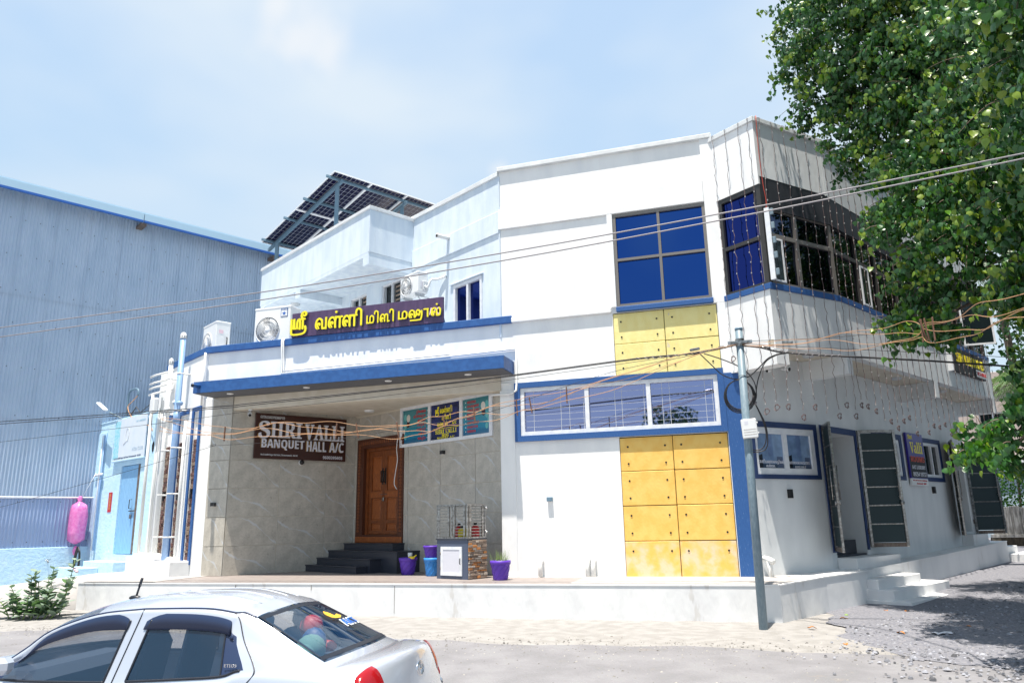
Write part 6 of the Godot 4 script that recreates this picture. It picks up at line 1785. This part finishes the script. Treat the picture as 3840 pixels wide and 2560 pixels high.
	text(c, "lettering", "ETIOS", M.chrome, .845, 1.03, .10, .022, .752, .004)
	var rw := Transform3D(Basis(V(0, 0, -1), V(-.90, .43, 0), V(.43, .90, 0)), V(1.30, 1.245, 0))
	text(c, "sticker_lettering", "AKT", M.shed_blue, .20, -.06, .24, .08, .012, .003, "Droid Sans", true, rw)
	text(c, "sticker_backing", "AKT", M.ac, .20, -.06, .27, .11, .008, .003, "Droid Sans", true, rw)
	st = S()
	plate(st, PackedVector2Array([Vector2(-.02, .13), Vector2(.03, .17), Vector2(.08, .12), Vector2(.10, .05), Vector2(.19, .07), Vector2(.22, .02), Vector2(.15, -.01), Vector2(.05, .0), Vector2(-.01, .03), Vector2(-.03, .08)]), .009, .012, rw * Transform3D(Basis.from_scale(V(.75, .75, 1)), V(.06, .02, 0)))
	mi(c, "yellow_sticker", st, M.letter_orange)
	# aerial
	mi(c, "aerial_base", ico(S(true), V(-.57, 1.435, 0), V(.06, .022, .03), 10), M.car_black)
	mi(c, "aerial", tube(tube(S(true), [V(-.56, 1.44, 0), V(-.535, 1.53, 0)], .009, 8), [V(-.535, 1.53, 0), V(-.515, 1.60, 0)], .012, 8), M.car_black)
	# cabin
	mi(c, "floor", sl(S(), -1.9, 1.9, .2, .30, -.70, .70), M.car_black)
	mi(c, "dashboard", box(S(), V(-1.35, .60, -.66), V(-.95, .93, .66), .08), M.seat)
	mi(c, "rear_shelf", sl(S(), .95, 1.62, .93, .96, -.62, .62), M.seat)
	mi(c, "steering_wheel", tube(S(true), ring(V(0, 0, 0), .18, .18, 20), .017, 6), M.car_black, Transform3D(Basis(V(0, 0, 1), V(.35, .93, 0), V(-.93, .35, 0)), V(-.80, .92, -.34)))
	mi(c, "inner_mirror", box(S(), V(-.62, 1.27, -.11), V(-.58, 1.33, .11), .015), M.car_black)
	for z in [-.36, .36]:
		for q in [[-.35, .14, .82], [.55, .14, .80]]:
			var s := sub(c, "seat")
			mi(s, "cushion", box(S(), V(q[0] - .35, .35, z - .24), V(q[0] + .15, .55, z + .24), .07), M.seat)
			mi(s, "backrest", box(S(), V(-.07, -.25, -.23), V(.07, .38, .23), .06, Transform3D(Basis(V(0, 0, 1), -.22), V(q[0] + .18, q[2], z))), M.seat)
			mi(s, "headrest", box(S(), V(-.05, -.09, -.14), V(.05, .09, .14), .04, Transform3D(Basis(V(0, 0, 1), -.15), V(q[0] + .31, q[2] + .46, z))), M.seat)
	for x in [-1.40, 1.16]:
		for sg in [1.0, -1.0]:
			var w := sub(c, "wheel", Transform3D(Basis(V(1, 0, 0), V(0, 0, sg), V(0, -sg, 0)), V(x, .29, .70 * sg)))
			mi(w, "tyre", lathe(S(true), [Vector2(.18, -.08), Vector2(.27, -.08), Vector2(.29, -.05), Vector2(.29, .07), Vector2(.27, .11), Vector2(.19, .12)], Transform3D(), 26), M.tyre)
			mi(w, "rim", lathe(S(true), [Vector2(.19, .10), Vector2(.12, .09), Vector2(.05, .115), Vector2(0, .118)], Transform3D(), 18), M.chrome)
			mi(c, "wheel_arch", lathe(S(true), [Vector2(0, .10), Vector2(.33, .10), Vector2(.34, .135)], Transform3D(Basis(V(1, 0, 0), V(0, 0, sg), V(0, -sg, 0)), V(x, .31, .655 * sg)), 26), M.car_black)
	for sg in [1.0, -1.0]:
		mi(c, "wing_mirror", box(S(), V(-1.10, .95, .84 * sg - .07), V(-.96, 1.08, .84 * sg + .07), .04), M.car)
		mi(c, "door_handle", box(S(), V(-.32, .80, .83 * sg - .015), V(-.14, .835, .83 * sg + .015), .012), M.car)
		mi(c, "door_handle", box(S(), V(.66, .81, .83 * sg - .015), V(.84, .845, .83 * sg + .015), .012), M.car)
	# soft toys on the rear shelf
	var toy := mat(lin(.15, .33, .32), .9)
	var t1 := thing("soft_toy", "teal furry soft toy lying behind the car's rear window", "soft toy", f * at(V(1.22, .99, .22)), "soft toys on the car's rear shelf")
	mi(t1, "body", ico(S(true), V(.0, .08, 0), V(.12, .11, .12), 14), toy)
	mi(t1, "head", ico(S(true), V(.03, .06, .19), V(.09, .085, .09), 12), toy)
	var t2 := thing("soft_toy", "red and blue soft toy with a round teal face behind the car's rear window", "soft toy", f * at(V(1.12, .99, -.06)), "soft toys on the car's rear shelf")
	mi(t2, "body", ico(S(true), V(0, .09, .02), V(.11, .12, .09), 12), M.blue_clean)
	mi(t2, "head", ico(S(true), V(-.06, .20, -.05), V(.10, .10, .10), 12), M.letter_red)
	mi(t2, "arm", ico(S(true), V(.05, .04, -.12), V(.10, .05, .05), 10), M.red)
	var hg := thing("hanging_charm", "charm on a red tassel hanging from the car's inner mirror", "ornament", f * at(V(-.60, 1.26, 0)))
	mi(hg, "cord", tube(S(true), [V(0, .02, 0), V(0, -.22, 0)], .006, 5), M.car_black)
	mi(hg, "charm", tube(S(true), ring(V(0, -.12, 0), .035, .04, 14), .010, 5), M.chrome)
	mi(hg, "tassel", ico(S(true), V(0, -.19, 0), V(.022, .045, .022), 8), M.red)

# ---------- plants
func heart_leaf(L: float) -> SurfaceTool:
	# a drooping heart shaped leaf with a drawn-out tip, folded along its midrib; hangs down from the origin
	var st := S(true)
	var prof := [[.0, .0], [.06, .26], [.20, .42], [.38, .41], [.58, .26], [.74, .10], [.86, .035], [1.0, .0]]
	for i in prof.size() - 1:
		var a: Array = prof[i]; var b: Array = prof[i + 1]
		var ya := -a[0] * L as float; var yb := -b[0] * L as float
		var ca := .10 * L * sin(a[0] * 2.6); var cb := .10 * L * sin(b[0] * 2.6)
		quad(st, V(0, yb, cb), V(b[1] * L, yb + .03 * L, cb - b[1] * L * .30), V(a[1] * L, ya + .03 * L, ca - a[1] * L * .30), V(0, ya, ca))
		quad(st, V(-b[1] * L, yb + .03 * L, cb - b[1] * L * .30), V(0, yb, cb), V(0, ya, ca), V(-a[1] * L, ya + .03 * L, ca - a[1] * L * .30))
	return st
func leaf_color() -> Color:
	var t := rng.randf()
	var k := rng.randf_range(.75, 1.25)
	if t < .06: return Color(.15 * k, .22 * k, .02)
	if t < .24: return Color(.075 * k, .19 * k, .018)
	return Color(.032 * k, .105 * k, .028 * k)
func leaf_basis(out: Vector3) -> Basis:
	var yaw := atan2(out.x, out.z) + rng.randf_range(-1.3, 1.3)
	return Basis(Vector3.UP, yaw) * Basis(V(1, 0, 0), rng.randf_range(-.15, .85)) * Basis(V(0, 0, 1), rng.randf_range(-.5, .5))

func plants() -> void:
	var clumps: Array = [[V(1.91,12.16,1.00),0.75],[V(1.70,10.96,1.00),0.60],[V(2.53,11.35,1.50),1.10],[V(2.17,10.03,1.20),0.80],[V(2.94,10.08,1.50),1.10],[V(3.41,10.79,2.00),1.20],[V(2.48,8.85,1.50),0.65],[V(3.12,8.48,2.00),0.90],[V(3.77,9.29,2.50),1.20],[V(4.05,9.58,3.50),1.10],[V(3.73,7.65,6.00),0.95],[V(4.07,7.99,3.50),1.00],[V(3.51,7.65,3.00),0.90],[V(2.76,6.84,3.50),0.70],[V(3.39,6.67,3.50),0.85],[V(3.82,6.51,4.50),0.95],[V(2.34,6.15,4.00),0.36],[V(2.86,5.76,4.00),0.58],[V(3.43,5.76,4.50),0.66],[V(3.73,4.87,5.50),0.70],[V(2.77,5.27,3.50),0.48],[V(3.19,5.17,4.00),0.45],[V(3.53,4.58,5.20),0.42],[V(2.61,4.63,3.60),0.36],[V(2.38,4.72,3.60),0.22],[V(2.82,4.57,4.00),0.34],[V(3.52,3.50,5.40),0.34],[V(3.26,2.91,5.50),0.38],[V(2.90,2.80,5.00),0.30],[V(3.12,2.60,5.50),0.26],[V(2.80,2.61,5.00),0.22],[V(4.20,7.21,6.50),1.30],[V(4.37,5.49,6.50),1.40],[V(4.40,3.47,6.50),1.10],[V(5.16,6.15,6.00),2.00],[V(4.95,4.18,6.50),1.60],[V(5.50,11.72,-1.00),1.60],[V(6.80,10.09,-2.00),1.70],[V(4.50,10.74,-1.00),1.20],[V(7.36,7.51,-2.50),1.40],[V(5.77,8.36,-2.00),1.10],[V(3.16,12.50,2.00),1.30],[V(4.48,11.91,2.50),1.60],[V(5.14,10.38,4.00),1.60],[V(3.39,7.60,7.50),0.90],[V(3.64,5.94,7.50),1.00]]
	clumps.append_array([[V(8.6, 9.2, -5), 2.2], [V(9.6, 8.4, -9), 2.2], [V(8.2, 7.6, -1), 2.0], [V(11, 10, -3), 2.4], [V(9.8, 7.4, 3.0), 1.9]])
	var tr := thing("pipal_tree", "big leafy pipal tree overhanging the right side of the building", "tree", at(Vector3.ZERO))
	var o := V(8.6, 0, 3.2)
	mi(tr, "trunk", tube(S(true), curve([o + V(.2, -.3, 0), o + V(0, 1.2, .1), o + V(-.1, 2.8, 0), o + V(-.3, 4.6, -.1)], 4), .52, 14, .34), M.bark)
	var fork := o + V(-.3, 4.5, -.1)
	for k in clumps.size():
		if clumps[k][1] < .7 and k % 2 == 0: continue
		var c: Vector3 = clumps[k][0]
		var mid := fork.lerp(c, .5) + V(rng.randf_range(-.4, .4), .9, rng.randf_range(-.4, .4))
		mi(tr, "branch", tube(S(true), curve([fork, fork.lerp(mid, .5) + V(0, .25, 0), mid, mid.lerp(c, .6) + V(0, .12, 0), c], 4), .085 + .03 * clumps[k][1], 7, .012), M.bark)
	mi(tr, "branch", tube(S(true), curve([V(4.6, 4.2, 5.0), V(3.65, 3.9, 5.2), V(3.45, 3.4, 5.2), V(3.40, 3.0, 5.2), V(3.22, 2.75, 5.2)], 5), .028, 7, .012), M.bark)
	# shoots that droop from inside each clump, leaves hanging along them on long stalks
	var near := []
	var xfs := []; var cols := []
	var shoots := S()
	for c in clumps:
		var r: float = c[1]
		var cnt := int(88.0 * pow(r, 2.1)) + 9
		for i in cnt:
			var d := V(rng.randfn(), rng.randfn() * .9, rng.randfn()).normalized()
			var p: Vector3 = c[0] + d * r * rng.randf_range(.25, .74)
			var dir := (d + V(rng.randfn() * .3, rng.randf_range(-.15, .45), rng.randfn() * .3)).normalized()
			var ln := rng.randf_range(.35, .85) * clampf(.18 + .55 * r, .2, 1.0)
			var tip_young := rng.randf() < .30
			var path := [p]
			var m := int(lerpf(5.0, 11.0, clampf(r, 0.0, 1.0))) + rng.randi() % 7
			for q in m:
				var t := (q + 1.0) / m
				var pp := p + dir * ln * t - V(0, .38 * ln * t * t, 0)
				if q % 3 == 2: path.append(pp)
				for w in (2 if rng.randf() < .75 else 1):
					var lp := pp + V(rng.randf_range(-.10, .10), rng.randf_range(-.11, .03), rng.randf_range(-.10, .10))
					var s := rng.randf_range(.62, 1.15)
					var col := leaf_color()
					if tip_young and t > .72: col = Color(.13, .22, .02) if rng.randf() < .6 else Color(.17, .25, .02)
					near.append([lp.distance_squared_to(V(0, 1.8, 16)), Transform3D(leaf_basis(dir).scaled(Vector3.ONE * s), lp), col])
			if i % 2 == 0: tube(shoots, path, .009, 4, .003)
	mi(tr, "shoots", shoots, M.bark).set_meta("kind", "stuff")
	near.sort_custom(func(a, b): return a[0] < b[0])
	var leafm := heart_leaf(.112)
	leafm.generate_normals()
	var lm := leafm.commit()
	var crown := sub(tr, "crown")
	var tones := []
	for t in 5:
		var m: StandardMaterial3D = M.leaf.duplicate()
		m.vertex_color_use_as_albedo = false
		m.albedo_color = [lin(.032, .105, .028), lin(.038, .12, .03), lin(.026, .088, .027), lin(.075, .19, .018), lin(.15, .22, .02)][t]
		tones.append(m)
	var n := 0
	var xf := []; var col := []
	for q in near:
		var pr: Vector3 = q[1].origin
		var lx := (pr.x) / maxf(.1, 16.0 - pr.z)
		if n < 290 and lx < .285 and pr.z < 9.0:
			mm(crown, "leaf", lm, tones[4 if q[2].r > .14 else (3 if q[2].r > .05 else n % 3)], q[1])
			n += 1
		else:
			xf.append(q[1]); col.append(q[2])
	copies(crown, "foliage", lm, M.leaf, xf, col).set_meta("kind", "stuff")
	bush()
	palm("palm_tree", "coconut palm behind the far end of the bay, its fronds showing through the pipal", V(11.6, 0, -22), 12.6, 3.6, 3)
	palm("palm_tree", "short palm with drooping fronds just past the far end of the bay", V(10.9, .4, -17.5), 6.6, 2.6, 8)
	palm("palm_tree", "palm whose frond tips show between the solar array and the shed roof", V(-23.2, 0, -17.5), 15.4, 2.4, 12)
	# trees across the street, seen in the long window
	street_tree("lane_tree", "tall dark tree beyond the lane, mirrored in the bay's far windows", V(14.6, 0, -10), 13.5, 4.6, 21)
	street_tree("lane_tree", "second dark tree further up the lane behind the pipal", V(15.5, 0, -22), 13.0, 4.6, 22)
	street_tree("street_tree", "round leafy tree across the street, mirrored in the long window's middle pane", V(-4.9, 0, 32), 8.4, 2.3, 3)
	street_tree("street_tree", "spreading leafy tree across the street, mirrored in the long window's right pane", V(-2.2, 0, 33), 7.4, 2.2, 5)
	# hedge behind the stained wall
	var hd := thing("hedge", "dense green hedge behind the stained white wall at the far right", "hedge", at(V(9.6, 1.2, -20.5)))
	xf = []; col = []
	for i in 5200:
		var p := V(rng.randf_range(0, 8), rng.randf_range(.4, 2.9) , rng.randf_range(-1.0, .3))
		p.y += .3 * sin(p.x * 2.1)
		xf.append(Transform3D(leaf_basis(V(0, 0, 1)).scaled(Vector3.ONE * rng.randf_range(.7, 1.2)), p))
		var k := rng.randf_range(.7, 1.4)
		col.append(Color(.04 * k, .13 * k, .015 * k))
	copies(hd, "foliage", lm, M.leaf, xf, col).set_meta("kind", "stuff")
	mi(hd, "stems", tube(tube(tube(S(), [V(1, -1, -.4), V(1.2, 2.0, -.4)], .05), [V(3, -1, -.4), V(3.1, 2.0, -.4)], .05), [V(5.5, -1, -.4), V(5.3, 2.0, -.4)], .05), M.bark)

func bush() -> void:
	var b := thing("milkweed_bush", "grey green broad leaved bush growing at the left end of the plinth", "bush", at(V(-15.0, .0, 2.8)))
	var lf := S(true)
	var prof := [[0.0, .05], [.15, .30], [.4, .40], [.7, .34], [.9, .16], [1.0, .0]]
	for i in 5:
		var a: Array = prof[i]; var c: Array = prof[i + 1]
		for sg in [1.0, -1.0]:
			var p0 := V(0, .02 * sin(a[0] * 3), a[0]); var p1 := V(0, .02 * sin(c[0] * 3), c[0])
			if sg > 0: quad(lf, p0, V(a[1], .10 * a[1] + p0.y, a[0]), V(c[1], .10 * c[1] + p1.y, c[0]), p1)
			else: quad(lf, p1, V(-c[1], .10 * c[1] + p1.y, c[0]), V(-a[1], .10 * a[1] + p0.y, a[0]), p0)
	lf.generate_normals()
	var lm := lf.commit()
	var tones := []
	for t in [lin(.16, .23, .17), lin(.10, .17, .10), lin(.21, .28, .22), lin(.08, .17, .045)]:
		var m := mat(t, .6)
		m.backlight_enabled = true; m.backlight = lin(.05, .09, .03)
		tones.append(m)
	var r := RandomNumberGenerator.new()
	r.seed = 5
	for s in [[-.05, .05, .95, -.25], [.62, -.25, 1.18, .10], [-.55, .1, .62, -.5], [.30, .1, .80, .25], [-.30, .25, .50, -.2], [.85, .05, .78, .45], [.1, .35, .45, .1], [.55, .25, .55, .2], [-.75, .25, .38, -.3], [-.15, -.1, .70, .0], [.0, .3, .35, .3], [-.45, .3, .45, .1], [.35, .3, .38, -.2], [.75, .2, .42, .1], [.20, -.1, 1.0, .15], [.45, .0, .65, -.3], [-.30, .0, .85, .15], [.95, .15, .35, .3]]:
		var p0 := V(s[0] * .6, 0, s[1]); var p1 := V(s[0] + s[3] * .25, s[2], s[1])
		mi(b, "stem", tube(S(true), curve([p0, p0.lerp(p1, .5) + V(.03, .03, 0), p1], 4), .014, 6, .007), M.grass)
		var n := int(s[2] * 11) + 2
		for i in n:
			var t := (i + 1.0) / n
			var p := p0.lerp(p1, t)
			for k in 2:
				var yaw := i * 1.57 + k * PI + r.randf_range(-.4, .4)
				var sz := r.randf_range(.17, .26) * (1.0 - .35 * t * t)
				mm(b, "leaf", lm, tones[r.randi() % 4 if t < .8 else 2], Transform3D(Basis(Vector3.UP, yaw) * Basis(V(1, 0, 0), r.randf_range(-.75, .1)).scaled(Vector3.ONE * sz), p))
	for i in 3: mi(b, "flower", ico(S(true), V(.70 + .04 * i, 1.0 - .03 * i, -.2), V(.035, .03, .035), 8), M.letter_pink)
	var wr := thing("yellow_wrapper", "crumpled yellow wrapper caught at the foot of the broad leaved bush", "litter", at(V(-15.9, .06, 3.15)))
	mi(wr, "wrapper", ico(S(), V(0, .06, 0), V(.09, .07, .05), 7), M.yellow)
	var pb := thing("plastic_bag", "white and green plastic bag lying on the dirt right of the bush", "litter", at(V(-14.75, .02, 2.9)))
	mi(pb, "bag", ico(S(), V(0, .03, 0), V(.22, .04, .12), 9), M.ac)

func palm(called: String, label: String, p: Vector3, h: float, L: float, seed_: int) -> void:
	var o := thing(called, label, "palm", at(p))
	var r := RandomNumberGenerator.new()
	r.seed = seed_
	mi(o, "trunk", tube(S(true), curve([V(0, -.3, 0), V(.15, h * .4, .1), V(.05, h * .8, 0), V(0, h, 0)], 4), .20, 9, .13), M.bark)
	var g := mat(lin(.055, .11, .03), .5)
	g.backlight_enabled = true; g.backlight = lin(.06, .10, .015)
	for k in 17:
		var a := TAU * k / 17 + r.randf_range(-.2, .2)
		var up := r.randf_range(-.35, 1.0)
		var st := S()
		var rib := []
		for i in 11:
			var t := i / 10.0
			rib.append(V(cos(a) * L * t, h + L * (.75 * up * t - (.55 + .3 * up) * t * t), sin(a) * L * t))
		tube(st, rib, .022, 4, .006)
		for i in range(1, 40):
			var t := i / 40.0
			var q: Vector3 = rib[int(t * 10)].lerp(rib[mini(int(t * 10) + 1, 10)], t * 10 - int(t * 10))
			var ln := L * .30 * sin(PI * (t * .85 + .12))
			for sg in [1.0, -1.0]:
				var sd: Vector3 = V(-sin(a), 0, cos(a)) * sg
				var tip: Vector3 = q + sd * ln * .75 + V(cos(a), 0, sin(a)) * ln * .35 - V(0, ln * r.randf_range(.35, .7), 0)
				tri(st, q - V(cos(a), 0, sin(a)) * .022, q + V(cos(a), 0, sin(a)) * .022, tip)
		mi(o, "frond", st, g)

func street_tree(called: String, label: String, p: Vector3, h: float, R: float, seed_: int) -> void:
	var o := thing(called, label, "tree", at(p))
	var r := RandomNumberGenerator.new()
	r.seed = seed_
	mi(o, "trunk", tube(S(true), [V(0, -.4, 0), V(.1, h * .35, 0), V(0, h * .7, .1)], .2, 9, .09), M.bark)
	var lf := heart_leaf(.22)
	lf.generate_normals()
	var xf := []; var col := []
	for c in (14 if R < 4 else 30):
		var cc := V(r.randf_range(-.7, .7) * R, h - R * r.randf_range(.2, 1.5), r.randf_range(-.6, .6) * R)
		var cr := R * r.randf_range(.35, .55)
		mi(o, "branch", tube(S(true), [V(.05, h * .4, 0), V(0, h * .55, 0).lerp(cc, .5), cc], .06, 6, .015), M.bark)
		for i in 260:
			var d := V(r.randfn(), r.randfn(), r.randfn()).normalized()
			xf.append(Transform3D(Basis(Vector3.UP, r.randf() * TAU) * Basis(V(1, 0, 0), r.randf_range(-.3, 1.0)), cc + d * cr * pow(r.randf(), .4)))
			var k := r.randf_range(.7, 1.3)
			col.append(Color(.03 * k, .085 * k, .02 * k))
	copies(o, "crown", lf.commit(), M.leaf, xf, col).set_meta("kind", "stuff")

func background() -> void:
	var st: SurfaceTool
	# stained wall of upright slabs on a mossy retaining wall beyond the lane
	var rw := thing("stained_wall", "white wall of upright slabs streaked with dirt beyond the side lane", "wall", at(V(9.0, 0, -18.6)))
	for k in 22: mi(rw, "slab", box(S(), V(k * .34, .98, -.10), V(k * .34 + .32, 2.0 + .03 * (k % 3), .02 * (k % 2)), .02), M.stain_wall)
	mi(rw, "coping_beam", sl(S(), -.1, 7.6, .86, .985, -.2, .12, .01), M.stain_wall)
	var mw := thing("retaining_wall", "dark mossy retaining wall below the stained white slabs", "wall", at(V(9.0, 0, -18.6)))
	for k in 5: mi(mw, "pier", sl(S(), k * 1.7 - .1, k * 1.7 + .18, -.5, .858, -.22, .10, .01), M.moss_wall)
	mi(mw, "infill", sl(S(), -.1, 7.6, -.5, .857, -.25, -.05), M.moss_wall)
	# plain house on the far side of the lane, outside the frame; it stands in the bay's reflections
	var lh := thing("lane_house", "plain pale blue house across the lane, mirrored in the bay windows", "house", at(V(13.5, 0, -15)))
	mi(lh, "wall", wall(S(), 0, 17, -.2, 4.6, -6, 0, [[2, 1.2, 3.2, 2.8], [6, 1.2, 7.2, 2.8], [11, 1.2, 12.2, 2.8]]), M.far_blue, fr(V(0, 0, 0), -90).scaled_local(V(1, 1, 1)))
	mi(lh, "roof_edge", sl(S(), -.2, 17.2, 4.6, 4.85, -6.2, .3, .02), M.offwhite, fr(V(0, 0, 0), -90))
	for x in [2, 6, 11]:
		for y in [1.2]: mi(lh, "pane", sl(S(), x, x + 1.2, y, y + 1.6, -.2, -.15), M.glass_dark, fr(V(0, 0, 0), -90))
	# house far behind
	var hs := thing("far_house", "pink and pale blue house seen through the leaves at the far right", "house", at(V(11.2, 0, -31)))
	mi(hs, "lower_wall", wall(S(), 0, 14, 0, 4.4, -6, 0, []), M.far_blue)
	mi(hs, "upper_wall", wall(S(), 0, 14, 4.5, 8.6, -6, .0, [[1.2, 5.4, 2.6, 7.2], [5.0, 5.4, 6.4, 7.2]]), M.far_pink)
	mi(hs, "floor_band", sl(S(), -.2, 14.2, 4.4, 4.7, -6.1, .4, .02), M.offwhite)
	mi(hs, "roof_parapet", sl(S(), -.2, 14.2, 8.6, 9.4, -6.1, .2, .02), M.far_pink)
	for x in [1.2, 5.0]:
		var w := sub(hs, "window")
		mi(w, "frame", wall(S(), x, x + 1.4, 5.4, 7.2, -.2, -.1, [[x + .08, 5.48, x + .66, 7.12], [x + .74, 5.48, x + 1.32, 7.12]]), M.upvc)
		mi(w, "pane", sl(S(), x + .08, x + .66, 5.48, 7.12, -.16, -.15), M.glass_dark)
		mi(w, "pane", sl(S(), x + .74, x + 1.32, 5.48, 7.12, -.16, -.15), M.glass_dark)
